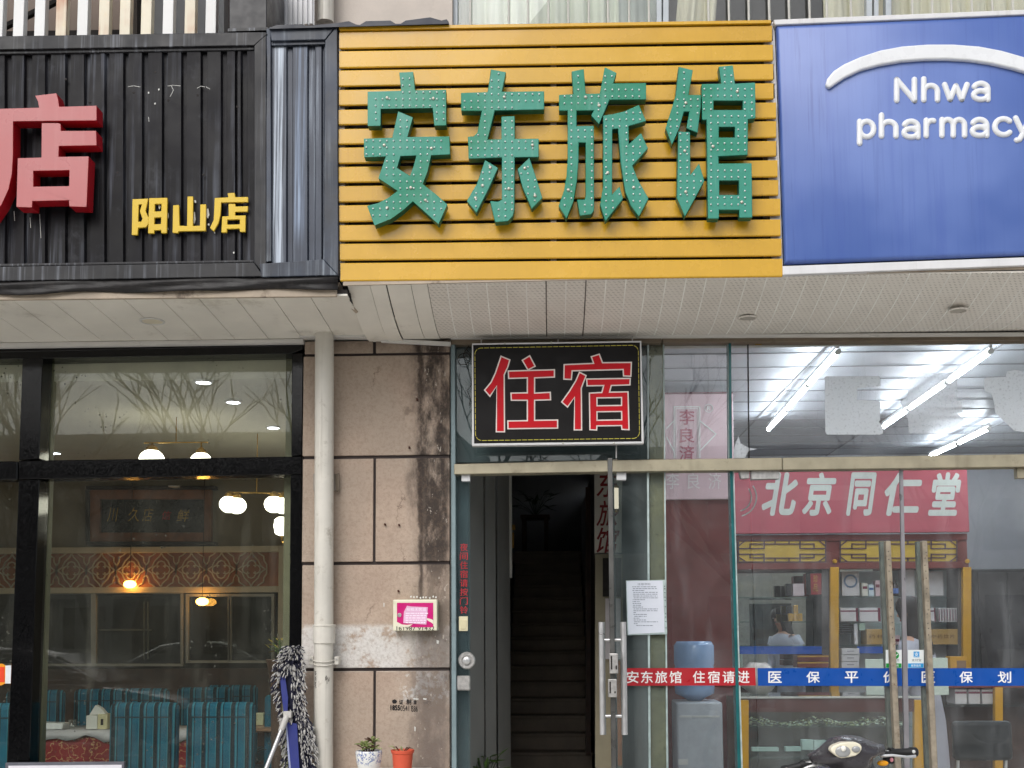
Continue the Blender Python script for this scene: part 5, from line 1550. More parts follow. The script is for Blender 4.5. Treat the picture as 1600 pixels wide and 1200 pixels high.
M_leaf_dark = mat('leaf_dark', S(46, 62, 34), .5, var=.3)
M_leaf_yel = mat('yellow_leaf', S(170, 150, 60), .6, var=.3)
q = P(441, 1030, .45)
leafclump('flower_bunch', 'yellow-green flowers behind the glass above the mop', 'plant', (q.x, .45, q.z), 26, .09, .12, M_leaf_yel, M_leaf, .014, 4)
st_ = build('flower_stand', MB().lathe((q.x, .45, .02), [(.13, 0), (.11, .04), (.05, .3), (.07, q.z - .16), (.10, q.z - .02), (.09, q.z - .021)], 18), M_dark_wood, None, smooth=True, label='dark turned stand under the yellow-green flowers', cat='stand')

# ================================================================== inn corridor
bd = thing('hanging_board', 'narrow white board with red brush characters inside the inn doorway', 'board', P(948, 862, 1.5))
pbuild('panel', [(929, 690), (973, 690), (971, 864), (929, 864)], 1.5, .02, mat('white_sign_board', S(206, 202, 192), .6), bd)
mb = MB()
for ch, y in zip('安东旅馆', (691, 737, 782, 824)): text(mb, ch, 932, y, 968, y + 40, 1.497, .012, .2)
build('lettering', mb, flat('dark_red_paint', S(124, 20, 24), .5), bd)
bo = thing('notice_board', 'black board over pinned white sheets inside the inn doorway', 'board', P(957, 1000, 1.45))
pbuild('panel', R4(942, 872, 971, 932), 1.46, .02, M_cavity, bo)
pbuild('paper', R4(946, 935, 970, 1030), 1.455, .004, mat('curling_paper', S(196, 190, 192), .8), bo)
pbuild('backing', R4(930, 866, 973, 1200), 1.485, .012, mat('tan_hardboard', S(150, 142, 120), .7), bo)
pbuild('wood_strip', R4(956, 1032, 972, 1196), 1.46, .02, mat('orange_wood', S(150, 92, 48), .5, var=.2), bo)
lm = thing('wall_light', 'tall tubular wall light with gold ends beside the inn door leaf', 'lamp', P(963, 800, .9))
a, c = P(963, 762, .9), P(963, 796, .9)
build('tube', MB().lathe(c, [(.012, 0), (.016, .01), (.016, a.z - c.z), (.01, a.z - c.z + .01)], 14), glow('pale_warm_tube', S(255, 232, 205), .9), lm, smooth='all')
build('end_cap', MB().lathe(c, [(.017, 0.003), (.018, -.012), (.012, -.02)], 14), M_brass, lm, smooth='all')
build('end_cap', MB().lathe(a, [(.017, -.003), (.017, .01), (.008, .018)], 14), M_brass, lm, smooth='all')
sd_ = thing('plant_stand', 'dark wooden stand holding a drooping plant at the top of the stairs', 'stand', (P(838, 865, 9.1).x, 9.1, 2.528))
zt_ = P(838, 806, 9.1).z
xa_, xb_ = P(816, 830, 9.1).x, P(857, 830, 9.1).x
for sx in (xa_ + .03, xb_ - .03):
    for y in (8.96, 9.24): build('leg', MB().box(sx - .03, sx + .03, y - .03, y + .03, 2.528, zt_ - .05), M_dark_wood, sd_, bevel=.005)
build('top', MB().box(xa_ - .02, xb_ + .02, 8.9, 9.3, zt_ - .05, zt_), M_dark_wood, sd_, bevel=.01)
leafclump('potted_plant', 'dark drooping plant on the stand above the stairs', 'plant', ((xa_ + xb_) / 2, 9.1, zt_), 30, .28, .34, M_leaf_dark, M_leaf_dark, .05, 9)
build('newel_post', MB().rect(915, 761, 923, 1180, 4.2, .06), M_dark_wood, None, label='dark newel post with a pale top at the right of the stairs', cat='post')
q = P(757, 1215, .55)
leafclump('floor_plant', 'green leafy plant low in the inn doorway', 'plant', (q.x, .55, q.z - .10), 24, .11, .24, M_leaf, M_leaf_dark, .028, 12)
build('plant_pot', MB().lathe((q.x, .55, .02), [(.08, 0), (.11, .02), (.13, q.z - .14), (.12, q.z - .13), (.10, q.z - .15)], 20), mat('brown_pot', S(96, 70, 56), .5), None, smooth=True, label='brown pot under the leafy plant in the inn doorway', cat='pot')
wo = thing('hanging_ornament', 'small pale ornament hanging on the inn corridor wall', 'ornament', P(801, 858, 2.4))
build('tassel', MB().rect(795, 832, 803, 856, 2.4, .02).rect(800, 820, 805, 828, 2.4, .02), M_brass, wo)

# ================================================================== pharmacy interior
M_maroon = mat('maroon_timber', S(116, 52, 46), .5, var=.14, vs=4, streak=.3, scol=S(90, 40, 36), sfreq=20)
M_ochre = mat('ochre_paint', S(206, 152, 22), .45, var=.06)
M_banner = mat('red_signboard', S(180, 88, 98), .5, var=.06)
M_pink = mat('pink_lightbox', S(220, 190, 195), .5, var=.04)
M_banner_text = flat('silver_white_letter', S(208, 212, 204), .4)
M_shelf_glass = glass('shelf_glass', (.9, .96, .95, 1), .015, S(190, 215, 212))
M_white_card = mat('white_carton', S(212, 208, 208), .6, var=.05)
M_pinkish = mat('plum_print', S(116, 40, 62), .6)
M_brown_card = mat('brown_carton', S(176, 142, 84), .7, var=.1)
M_black = mat('black_plastic', S(30, 31, 33), .4)

# wall with the pink lightbox
pw = thing('lightbox_wall', 'maroon timber wall carrying a pale pink panel with an outlined trademark', 'wall panel', (P(1090, 1200, 2.0).x, 2.0, .02))
a, c = P(1034, 617, 2.0), P(1150, 780, 2.0)
build('timber', MB().box(a.x - .06, P(1150, 900, 2.0).x, 2.02, 2.10, .02, 3.29), M_maroon, pw)
build('panel', MB().box(a.x - .05, c.x - .01, 1.98, 2.018, c.z, a.z), M_pink, pw, bevel=.004)
build('top_edge', MB().box(a.x - .05, c.x - .01, 1.975, 2.017, a.z + .001, a.z + .012), mat('plum_edge', S(130, 88, 92), .5), pw)
Fz = zoomed(1030, 520, 4.286)
mb = MB()
def outline(pts, wd):
    w2 = [Vector((P(x, y, 1.978).x, P(x, y, 1.978).z)) for x, y in pts]
    ribbon(mb, [(v.x, v.y) for v in w2], wd, 1.976, .003)
outline(Fz([(100, 840), (100, 496), (272, 496), (272, 840)]), .007)
outline(Fz([(112, 840), (112, 508), (260, 508), (260, 840)]), .004)
outline(Fz([(274, 590), (380, 678), (278, 785)]), .008)
outline(Fz([(98, 590), (50, 640)]), .008)
outline(Fz([(98, 790), (50, 700)]), .008)
ct = Fz([(332, 505)])[0]
outline([(ct[0] + 6.3 * math.cos(k * .4), ct[1] + 6.3 * math.sin(k * .4)) for k in range(17)], .005)
text(mb, 'R', ct[0] - 2.6, ct[1] - 3.4, ct[0] + 2.8, ct[1] + 3.4, 1.976, .01)
build('trademark_outline', mb, flat('silver_line', S(240, 244, 238), .4), pw)
mb = MB()
for i, ch in enumerate('李良済'): text(mb, ch, 1061.5, 640 + i * 28, 1085, 664 + i * 28, 1.976, .014)
build('lettering', mb, flat('rose_letter', S(186, 116, 128), .5), pw)
mb = MB()
for i, ch in enumerate('李良济'): text(mb, ch, 1041 + i * 33, 739, 1061 + i * 33, 764, 1.976, .004)
build('faint_lettering', mb, flat('silver_line2', S(236, 226, 224), .4), pw)
# water dispenser
q = P(1090, 1200, 1.3)
wd_ = thing('water_dispenser', 'grey water dispenser with a blue bottle on top in the pharmacy', 'water dispenser', (q.x, 1.3, .02))
a, c = P(1057, 1097, 1.3), P(1131, 1200, 1.3)
build('cabinet', MB().box(a.x, c.x, 1.3, 1.62, .02, a.z), mat('grey_white_plastic', S(168, 174, 182), .4), wd_, bevel=.015, smooth=True)
build('recess', MB().rect(1062, 1118, 1124, 1121, 1.296, .004).rect(1060, 1186, 1075, 1195, 1.296, .004), flat('pale_label', S(196, 198, 196), .5), wd_)
cxb = P(1085, 1050, 1.45)
zb0, zb1 = a.z, P(1085, 1002, 1.45).z
M_bottle = mat('blue_water_bottle', S(138, 168, 208), .15, var=.05, spec=.6)
build('bottle', MB().lathe((cxb.x, 1.46, 0), [(.05, zb0), (.08, zb0 + .025), (.135, zb0 + .05), (.14, zb0 + .10), (.134, zb0 + .12), (.14, zb0 + .14), (.14, zb0 + .22), (.134, zb0 + .24), (.14, zb0 + .26), (.14, zb1 - .03), (.12, zb1)], 28), M_bottle, wd_, smooth='all')
# medicine cabinet
def mirror_mat():
    b = NB('cabinet_mirror'); return b.done(b.bsdf(S(222, 232, 230), .0, 1.0))
Yc = 3.85
mc = thing('medicine_cabinet', 'maroon medicine cabinet with ochre posts, mirror back and glass shelves', 'cabinet', (P(1330, 1200, Yc).x, Yc, .02))
XL, XR = P(1146, 900, Yc).x, P(1514, 900, Yc).x
def zc(y): return P(1330, y, Yc).z
build('top_board', MB().box(XL, XR, Yc, Yc + .38, zc(845), zc(835)), M_maroon, mc, bevel=.004)
build('crown_rail', MB().box(XL, XR, Yc - .01, Yc + .37, zc(889), zc(879)), M_maroon, mc, bevel=.004)
build('frieze', MB().box(XL, XR, Yc + .02, Yc + .04, zc(879) + .001, zc(845) - .001), M_maroon, mc)
build('mirror_back', MB().box(XL + .01, P(1303, 900, Yc).x, Yc + .35, Yc + .36, .9, zc(889)), mirror_mat(), mc)
build('back_panel', MB().box(P(1303, 900, Yc).x + .002, XR - .002, Yc + .35, Yc + .36, .9, zc(889)), mat('pale_blue_back', S(216, 224, 226), .4), mc)
build('base', MB().box(XL, XR, Yc - .02, Yc + .38, .02, .88), M_maroon, mc)
for x0, x1 in ((1297.5, 1311), (1505, 1518)):
    pst = build('post', MB().rect(x0, 886, x1, 1100, Yc - .02, .05), M_ochre, mc, bevel=.004)
    build('roundel', MB().lathe(P((x0 + x1) / 2, 877, Yc - .02), [(.02, .01), (.02, -.008), (.01, -.014)], 14, axis='Y'), M_ochre, mc)
build('divider', MB().rect(1284, 886, 1297, 1100, Yc + .03, .3).rect(1497, 886, 1504.5, 1100, Yc + .03, .3), mat('grey_divider', S(98, 94, 92), .6), mc)
for y, xa_, xb_ in ((933, 1156, 1284), (933, 1312, 1497), (971, 1156, 1284), (974, 1312, 1497), (1008, 1156, 1284), (1008, 1312, 1497)):
    build('shelf', MB().slab(R4(xa_, y, xb_, y + 1.6), Yc + .03, .31), M_shelf_glass, mc)
build('blue_rail', MB().rect(1156, 1010, 1284, 1022, Yc + .02, .02).rect(1340, 1010, 1400, 1021, Yc + .02, .02), flat('blue_edge', S(30, 86, 176), .4), mc)
# fretwork frieze panels
M_fret = flat('fret_bar', S(92, 66, 70), .5)
def fret(x0, x1):
    fp = build('frieze_panel', MB().rect(x0, 845.5, x1, 877.5, Yc + .006, .012), mat('mustard_panel', S(198, 164, 62), .5, var=.06), mc)
    mbf = MB()
    def L(pts): ribbon(mbf, [(P(a, b_, Yc).x, P(a, b_, Yc).z) for a, b_ in pts], .011, Yc - .004, .008)
    L([(x0, 844), (x1, 844), (x1, 878), (x0, 878), (x0, 844)])
    for e, s in ((x0, 1), (x1, -1)):
        L([(e, 853), (e + s * 10, 845)]); L([(e, 870), (e + s * 10, 877)])
        L([(e, 857), (e + s * 18, 857), (e + s * 18, 850), (e + s * 40, 850), (e + s * 40, 845)])
        L([(e, 866), (e + s * 18, 866), (e + s * 18, 871.5), (e + s * 40, 871.5), (e + s * 40, 877)])
        L([(e + s * 18, 857), (e + s * 40, 857), (e + s * 40, 850)]); L([(e + s * 18, 866), (e + s * 40, 866), (e + s * 40, 871)])
    L([(x0 + 40, 850), (x1 - 40, 850)]); L([(x0 + 40, 872), (x1 - 40, 872)])
    for u in (.42, .58):
        xx = x0 + (x1 - x0) * u; L([(xx, 845), (xx, 850)]); L([(xx, 872), (xx, 877)])
    build('fretwork', mbf, M_fret, mc, kind='stuff')
fret(1154, 1290); fret(1313, 1495)
# red shop banner
bn = thing('banner_sign', 'red signboard with pale brush characters above the medicine cabinet', 'sign', P(1330, 834, Yc - .05))
build('board', MB().box(P(1146, 800, Yc).x, P(1510, 800, Yc).x, Yc - .06, Yc, zc(833.5), zc(724)), M_banner, bn, bevel=.006)
mb = MB()
for ch, x0, x1 in (('北', 1190, 1247), ('京', 1253, 1307), ('同', 1322, 1370), ('仁', 1382, 1441), ('堂', 1450, 1502)): text(mb, ch, x0, 738, x1, 806, Yc - .064, .034, .22)
build('lettering', mb, M_banner_text, bn)
mb = MB()
for k, r in enumerate((22, 30)):
    ribbon(mb, [(P(1150 + r * math.cos(a * .1), 778 + r * math.sin(a * .1), Yc).x, P(1150 + r * math.cos(a * .1), 778 + r * math.sin(a * .1), Yc).z) for a in range(-6, 14)], .012, Yc - .066, .004)
build('emblem', mb, M_banner_text, bn)
# dark opening and equipment at the right end
dk = thing('dark_cupboard', 'tall dark cupboard beside the medicine cabinet in the pharmacy', 'cupboard', (P(1580, 1200, 4.2).x, 4.2, .02))
build('carcass', MB().box(P(1514, 900, 4.2).x + .03, 5.19, 4.2, 5.59, .02, P(1550, 889, 4.2).z), M_black, dk, bevel=.01)
build('door', MB().box(P(1522, 900, 4.2).x + .03, P(1570, 900, 4.2).x, 4.185, 4.199, .08, P(1550, 895, 4.2).z), mat('dark_grey_door', S(44, 42, 44), .35), dk, bevel=.004)
build('door', MB().box(P(1573, 900, 4.2).x, 5.15, 4.185, 4.199, .08, P(1550, 895, 4.2).z), mat('dark_grey_door', S(44, 42, 44), .35), dk, bevel=.004)

# ---- stock on the shelves
def stock(name, label, cat, x0, y0, x1, y1, Y, d, m, group=None, bands=(), bm=None, txt=None, tm=None, tv=False):
    a, c = P(x0, y0, Y), P(x1, y1, Y)
    t = thing(name, label, cat, ((a.x + c.x) / 2, Y, c.z), group)
    build('carton', MB().box(a.x, c.x, Y, Y + d, c.z, a.z), m, t, bevel=.003)
    for k, (u0, v0, u1, v1) in enumerate(bands):
        build('print_band', MB().box(a.x + (c.x - a.x) * u0, a.x + (c.x - a.x) * u1, Y - .0015, Y + .001, c.z + (a.z - c.z) * v0, c.z + (a.z - c.z) * v1), bm, t)
    if txt:
        mbt = MB()
        n = len(txt)
        for k, ch in enumerate(txt):
            if tv: text(mbt, ch, x0 + (x1 - x0) * .38, y0 + (y1 - y0) * (.08 + .84 * k / n), x0 + (x1 - x0) * .62, y0 + (y1 - y0) * (.08 + .84 * (k + .85) / n), Y - .003)
            else: text(mbt, ch, x0 + (x1 - x0) * (.12 + .76 * k / n), y0 + (y1 - y0) * .35, x0 + (x1 - x0) * (.12 + .76 * (k + .8) / n), y0 + (y1 - y0) * .6, Y - .003)
        build('print', mbt, tm, t)
    return t
Ys = Yc + .06
stock('gift_box', 'red gift box with gold vertical writing on the top shelf', 'box', 1259, 896, 1290, 929, Ys - .02, .12, mat('red_card', S(150, 28, 36), .4), txt='珍品', tm=M_gold, tv=True, bands=((0, 0, .24, 1),), bm=M_black)
stock('medicine_box', 'small dark box on the top glass shelf left of the red gift box', 'box', 1228, 912, 1237.5, 931, Ys, .06, M_black)
stock('medicine_box', 'pale pinkish box between the dark box and the red gift box', 'box', 1239, 912, 1257, 931, Ys, .06, mat('blush_card', S(206, 190, 192), .6))
stock('medicine_box', 'small dark box on the second glass shelf beside gold boxes', 'box', 1230, 947.5, 1237.5, 958.5, Ys, .05, M_black)
M_goldcard = mat('gold_carton', S(190, 150, 66), .4)
for i, (x, y, lab) in enumerate(((1232, 958.5, 'gold box at the left of the small pyramid on the second shelf'), (1239.5, 958.5, 'gold box in the middle of the pyramid bottom row'), (1247, 958.5, 'gold box at the right of the small pyramid on the second shelf'), (1240, 945.5, 'gold box on top of the small pyramid'))):
    stock('gold_box', lab, 'box', x, y, x + 7, y + (12 if y > 950 else 12.6), Ys, .05, M_goldcard, 'gold boxes stacked as a pyramid', bands=((.2, .2, .8, .8),), bm=M_brown_card)
for x0, x1, nm in ((1313, 1341, 'left'), (1343, 1376, 'second'), (1446, 1462, 'third'),):
    stock('wide_carton', 'white carton with a plum stripe on the cabinet shelf, %s' % {'left': 'beside the ochre middle post', 'second': 'directly right of the leftmost one', 'third': 'behind the right pull bar'}[nm], 'carton', x0, 950, x1, 971, Ys, .2, M_white_card, 'white cartons with plum stripes', bands=((0, .72, 1, .82), (.88, 0, 1, 1)), bm=M_pinkish)
for i in range(7):
    stock('slim_carton', 'slim upright white carton on the right shelf, %s in its row' % ('leftmost', 'second from the left', 'third from the left', 'middle', 'third from the right', 'second from the right', 'rightmost')[i], 'carton', 1467 + i * 4.3, 950, 1470.6 + i * 4.3, 972, Ys, .15, M_white_card, 'slim upright cartons on the right shelf', bands=((.0, .1, .25, .9),), bm=M_pinkish)
stock('brown_carton', 'brown cardboard carton left of the woman on the cabinet shelf', 'carton', 1354, 983, 1386, 1007, Ys - .02, .2, M_brown_card, txt='药材', tm=flat('brown_print', S(100, 70, 40), .7))
stock('brown_carton', 'wide brown cardboard carton right of the woman on the cabinet shelf', 'carton', 1449, 983, 1500, 1007, Ys - .02, .2, M_brown_card, txt='中药饮片', tm=flat('brown_print', S(100, 70, 40), .7))
for k in range(5):
    stock('flat_pack', 'dark flat pack in the stack beside the middle post, %s' % ('lowest', 'second from the bottom', 'middle', 'second from the top', 'topmost')[k], 'pack', 1314, 989 - k * 3.2, 1333, 991.2 - k * 3.2, Ys, .12, M_black, 'stack of dark flat packs')
stock('white_box', 'white upright box beside the dark flat packs', 'box', 1334, 975, 1341, 1007, Ys, .12, M_white_card)
stock('white_box', 'pale green box under the plum-striped cartons', 'box', 1342, 974, 1352, 985, Ys, .12, flat('pale_green_card', S(170, 190, 172), .6))
for k in range(3):
    stock('drawer_box', 'white drawer box on the lower cabinet shelf, %s' % ('lowest', 'middle', 'topmost')[k], 'box', 1315, 1034 - k * 10.5, 1343, 1043.5 - k * 10.5, Yc - .03, .25, M_white_card, 'drawer boxes below the cabinet', bands=((.3, .45, .7, .6),), bm=flat('grey_label', S(150, 146, 150), .6))
for k in range(2):
    stock('striped_pack', 'maroon and gold striped pack on the low shelf, %s layer' % ('lower', 'upper')[k], 'pack', 1246, 1034 - k * 10, 1295, 1043 - k * 10, Yc - .05, .2, M_maroon, 'striped packs on the low shelf', bands=((0, .7, 1, .95),), bm=M_goldcard)
ords = ('nearest', 'second from', 'third from', 'fourth from', 'fifth from', 'sixth from', 'seventh from', 'farthest from')
tint = [flat('pale_stock_%s' % w_, c_, .55) for w_, c_ in (('ivory', S(214, 210, 196)), ('ice', S(196, 210, 216)), ('rose', S(206, 180, 182)), ('sage', S(176, 196, 180)))]
rr = random.Random(77)
xq = 1347.0
for k in range(4):
    wq = rr.uniform(6, 10); hq = rr.uniform(16, 30)
    stock('stock_box', 'pale upright box on the top shelf, %s the left pull bar' % ('farthest left of', 'second left of', 'third along towards', 'just left of')[k], 'box', xq, 931.5 - hq, xq + wq, 931.5, Ys + .03, .08, tint[k % 4], 'pale boxes on the top right shelf', bands=((.1, .55, .9, .75),), bm=(M_pinkish, flat('blue_print', S(60, 96, 150), .6))[k % 2])
    xq += wq + rr.uniform(.4, 2)
st2 = stock('display_card', 'white display card with a pale blue ring beside the ochre middle post', 'card', 1315, 893, 1343, 931, Ys + .06, .03, M_white_card)
mbr = MB(); pc_ = P(1329, 908, Ys + .06)
ribbon(mbr, [(pc_.x + .055 * math.cos(a * .35), pc_.z + .055 * math.sin(a * .35)) for a in range(19)], .016, Ys + .057, .002)
build('ring', mbr, flat('pale_blue_ring', S(150, 176, 208), .5), st2)
stock('title_strip', 'dark green lettered strip under the frieze of the right cabinet bay', 'label', 1312, 889.5, 1364, 892.5, Yc + .01, .006, flat('ivory_strip', S(200, 204, 196), .6), txt='康美安宫牛黄', tm=flat('green_print', S(40, 80, 66), .6))
xq = 1389.0
for k in range(6):
    wq = rr.uniform(7, 11); hq = rr.uniform(9, 20)
    stock('stock_box', 'small box on the lower right shelf, %s the left brown carton' % ('just right of', 'second right of', 'third right of', 'fourth right of', 'fifth right of', 'sixth right of')[k], 'box', xq, 1007 - hq, xq + wq, 1007, Ys + .08, .08, tint[(k + 1) % 4], 'small boxes on the lower right shelf', bands=((.15, .3, .85, .6),), bm=M_pinkish)
    xq += wq + rr.uniform(.3, 1.5)
q = P(1401, 931, Ys)
bt = thing('medicine_bottle', 'dark bottle with a blue label between the pull bars on the top shelf', 'bottle', (q.x, Ys + .04, q.z))
zz = P(1401, 905, Ys).z - q.z
build('body', MB().lathe((q.x, Ys + .04, q.z), [(.028, 0), (.031, .01), (.031, zz * .6), (.012, zz * .8), (.012, zz)], 16), mat('dark_brown_glass', S(46, 28, 24), .15), bt, smooth=True)
build('label', MB().lathe((q.x, Ys + .04, q.z + zz * .15), [(.0318, 0), (.0318, zz * .3)], 16, caps=False), flat('blue_label', S(90, 120, 180), .5), bt)
stock('white_box', 'tall white box behind the bottle on the top shelf', 'box', 1408, 890, 1430, 931, Ys + .1, .1, M_white_card)
stock('white_box', 'tall white box beside the right pull bar on the top shelf', 'box', 1450, 893, 1475, 931, Ys + .1, .1, M_white_card)
# counter
Yk = 1.25
ct_ = thing('glass_counter', 'glass-fronted herb counter with ochre posts and a pale top edge', 'counter', (P(1300, 1200, Yk).x, Yk, .02))
kz = P(1300, 1088, Yk).z
kx0, kx1 = P(1152, 1100, Yk).x, P(1446, 1100, Yk).x
build('top', MB().box(kx0 - .02, kx1 + .01, Yk - .01, Yk + .5, kz - .010, kz), M_shelf_glass, ct_)
build('top_edge', MB().box(kx0 - .02, kx1 + .01, Yk - .022, Yk - .0105, kz - .012, kz + .001), mat('pale_counter_edge', S(190, 190, 184), .3), ct_, bevel=.002)
for x0, x1 in ((1156, 1170), (1429, 1445)): build('post', MB().rect(x0, 1094, x1, 1370, Yk - .015, .05), M_ochre, ct_, bevel=.003)
build('apron', MB().rect(1170.5, 1092, 1428.5, 1112, Yk, .02), mat('dark_maroon', S(84, 46, 40), .5), ct_)
build('front_glass', MB().rect(1170.5, 1113, 1428.5, 1368, Yk + .005, .006), M_shelf_glass, ct_)
build('back', MB().box(kx0, kx1, Yk + .46, Yk + .48, .02, kz - .02), mat('brown_counter_back', S(96, 72, 62), .6), ct_)
build('deck', MB().box(kx0 + .03, kx1 - .03, Yk + .02, Yk + .455, P(1300, 1182, Yk).z - .02, P(1300, 1182, Yk).z), M_shelf_glass, ct_)
dkz = P(1300, 1182, Yk).z
build('base', MB().box(kx0, kx1, Yk + .02, Yk + .455, .02, .3), M_maroon, ct_)
for i, (x0, x1, y0) in enumerate(((1175, 1217, 1168), (1227, 1252, 1167), (1253, 1271, 1156), (1272, 1292, 1157))):
    stock('price_card', ['long low white card under the herbs in the counter', 'short low white card beside the long one in the counter', 'taller white box in the counter left of its twin', 'taller white box in the counter right of its twin'][i], 'card', x0, y0, x1, 1174 if i < 2 else 1172, Yk + .06, .05, flat('pale_card', S(206, 214, 210), .5), 'white cards in the counter')
# herbs spread on the upper glass deck
deck2 = P(1300, 1130, Yk).z
build('deck', MB().box(kx0 + .03, kx1 - .03, Yk + .02, Yk + .455, deck2 - .03, deck2 - .02), M_shelf_glass, ct_)
hb = MB(); rr = random.Random(21)
for k in range(900):
    u = rr.random()
    x = kx0 + .06 + (kx1 - kx0 - .12) * u; y = Yk + .05 + rr.random() * .3
    hgt_ = .045 * (0.5 + .5 * math.sin(u * 17)) * rr.random()
    z = deck2 - .019 + hgt_
    a = rr.uniform(0, 6.28); L = rr.uniform(.012, .035)
    d = Vector((math.cos(a), math.sin(a), rr.uniform(-.25, .5))).normalized() * L
    s = d.cross(Vector((0, 0, 1))).normalized() * L * .3
    p0 = Vector((x, y, z))
    hb.add([p0 - d * .5, p0 + s, p0 + d * .5, p0 - s], [(0, 1, 2, 3)], 0 if rr.random() < .6 else 1)
build('dried_herbs', hb, [mat('dry_herb', S(190, 182, 130), .8, var=.2), mat('pale_herb', S(226, 224, 204), .8)], None, kind='stuff', label='dried herbs spread on the glass deck of the counter', cat='herbs')
# clear bag and cards on the counter top
def bag(px, py, w_, h_, lab):
    q = P(px, py, Yk + .2)
    t = thing('plastic_bag', lab, 'bag', (q.x, Yk + .2, kz))
    mb = MB(); n, m = 18, 9
    rr = random.Random(px)
    rings = []
    for i in range(m + 1):
        v = i / m; r = math.sin(math.pi * min(.97, max(.06, .12 + .85 * (1 - v) * .9)))
        rings.append([Vector((q.x + w_ * r * math.cos(2 * math.pi * k / n) * (1 + .12 * rr.uniform(-1, 1)), Yk + .22 + w_ * .7 * r * math.sin(2 * math.pi * k / n) * (1 + .12 * rr.uniform(-1, 1)), kz + h_ * v + .006 * rr.uniform(0, 1))) for k in range(n)])
    mb.loft(rings)
    build('film', mb, mat('milky_polythene', S(196, 190, 184), .3, var=.12), t, smooth='all')
bag(1185, 1040, .14, .22, 'crumpled milky plastic bag on the left end of the counter')
q0 = P(1368, 1044, Yk + .1)
stock('info_card', 'pale green standing card on the counter left of the payment stickers', 'card', 1352, 1030, 1382, 1086, Yk + .1, .01, flat('mint_card', S(206, 218, 206), .5))
stock('info_card', 'pale green standing card on the counter right of the pull bars', 'card', 1453, 1028, 1483, 1086, Yk + .1, .01, flat('mint_card', S(206, 218, 206), .5))
# second counter at the right with stock
Y2 = 2.5
k2 = thing('rear_counter', 'rear counter with an ochre post at the right of the pharmacy', 'counter', (P(1560, 1200, Y2).x, Y2, .02))
k2z = P(1550, 1072, Y2).z
build('top', MB().box(P(1470, 1075, Y2).x, 5.1, Y2, Y2 + .5, k2z - .015, k2z), M_maroon, k2, bevel=.004)
build('post', MB().rect(1555, 1074, 1567, 1290, Y2 - .015, .05), M_ochre, k2)
build('front', MB().box(P(1472, 1075, Y2).x, 5.08, Y2 + .36, Y2 + .38, .02, k2z - .02), M_dark_wood, k2)
build('deck', MB().box(P(1472, 1075, Y2).x, 5.08, Y2 + .02, Y2 + .35, P(1500, 1101, Y2).z - .02, P(1500, 1101, Y2).z), M_shelf_glass, k2)
for i in range(3):
    stock('shelf_carton', 'white carton with a plum band in the rear counter, %s' % ('leftmost', 'middle of three', 'nearest the ochre post')[i], 'carton', 1492 + i * 21, 1077, 1511 + i * 21, 1100, Y2 + .05, .2, M_white_card, 'cartons in the rear counter', bands=((0, .7, 1, .85),), bm=M_pinkish)
stock('yellow_box', 'yellow box with a portrait panel on the rear counter', 'box', 1484, 1026, 1512, 1068, Y2 + .2, .1, M_ochre, bands=((.4, .1, .95, .85),), bm=flat('sepia_panel', S(150, 120, 90), .6))
# black office chair
q = P(1537, 1188, .95)
oc = thing('office_chair', 'black padded chair with chrome legs behind the right pharmacy door', 'chair', (q.x, 1.1, .02))
a, c = P(1490, 1127, .95), P(1585, 1189, .95)
build('backrest', MB().box(a.x, c.x, .95, 1.02, c.z, a.z), mat('black_leatherette', S(32, 34, 34), .4, bump=.1, bs=200), oc, bevel=.03, seg=4, smooth=True)
build('seat', MB().box(a.x, c.x, 1.03, 1.45, .42, .49), mat('black_leatherette', S(32, 34, 34), .4), oc, bevel=.03, seg=4, smooth=True)
for sx in (a.x + .035, c.x - .035):
    build('leg', MB().tube([(sx, 1.0, .02), (sx, 1.03, .45), (sx, .985, c.z + .08)], .011, 10), M_steel, oc, smooth=True)
    build('leg', MB().tube([(sx, 1.42, .02), (sx, 1.40, .42)], .011, 10), M_steel, oc, smooth=True)
# fluorescent tubes
def tube_row(pts, lab, zc_=3.245):
    P3 = []
    for x, y in pts:
        d = CROT @ Vector(((x - PPX) / FPX, -(y - PPY) / FPX, -1))
        P3.append(CAM + d * ((zc_ - CAM.z) / d.z))
    t = thing('tube_light', lab, 'ceiling light', P3[0], 'rows of fluorescent tubes on the pharmacy ceiling')
    for a, c in zip(P3[:-1], P3[1:]):
        u = (c - a).normalized()
        fx = build('fitting', MB().prism([a + Vector((-.009, 0, .022)), a + Vector((.009, 0, .022)), a + Vector((.009, 0, .045)), a + Vector((-.009, 0, .045))], 0, off=(c - a) * .985), M_white_metal, t)
        build('tube', MB().tube([a + u * .03, c - u * .05], .017, 10), M_tube, fx, smooth=True)
        build('tube_cap', MB().tube([a, a + u * .03], .019, 10).tube([c - u * .05, c - u * .02], .019, 10), M_white_trim, fx)
tube_row([(1310, 549), (1263, 601), (1229, 640), (1200, 672)], 'three glowing tubes in line above the left of the pharmacy ceiling')
tube_row([(1549, 548), (1480, 597), (1420, 639), (1379, 668)], 'three glowing tubes in line above the middle of the pharmacy ceiling')
tube_row([(1546, 669), (1496, 693), (1452, 713)], 'two glowing tubes low at the back of the pharmacy ceiling')
tube_row([(1830, 600), (1740, 640), (1660, 675)], 'glowing tubes beyond the right door of the pharmacy')
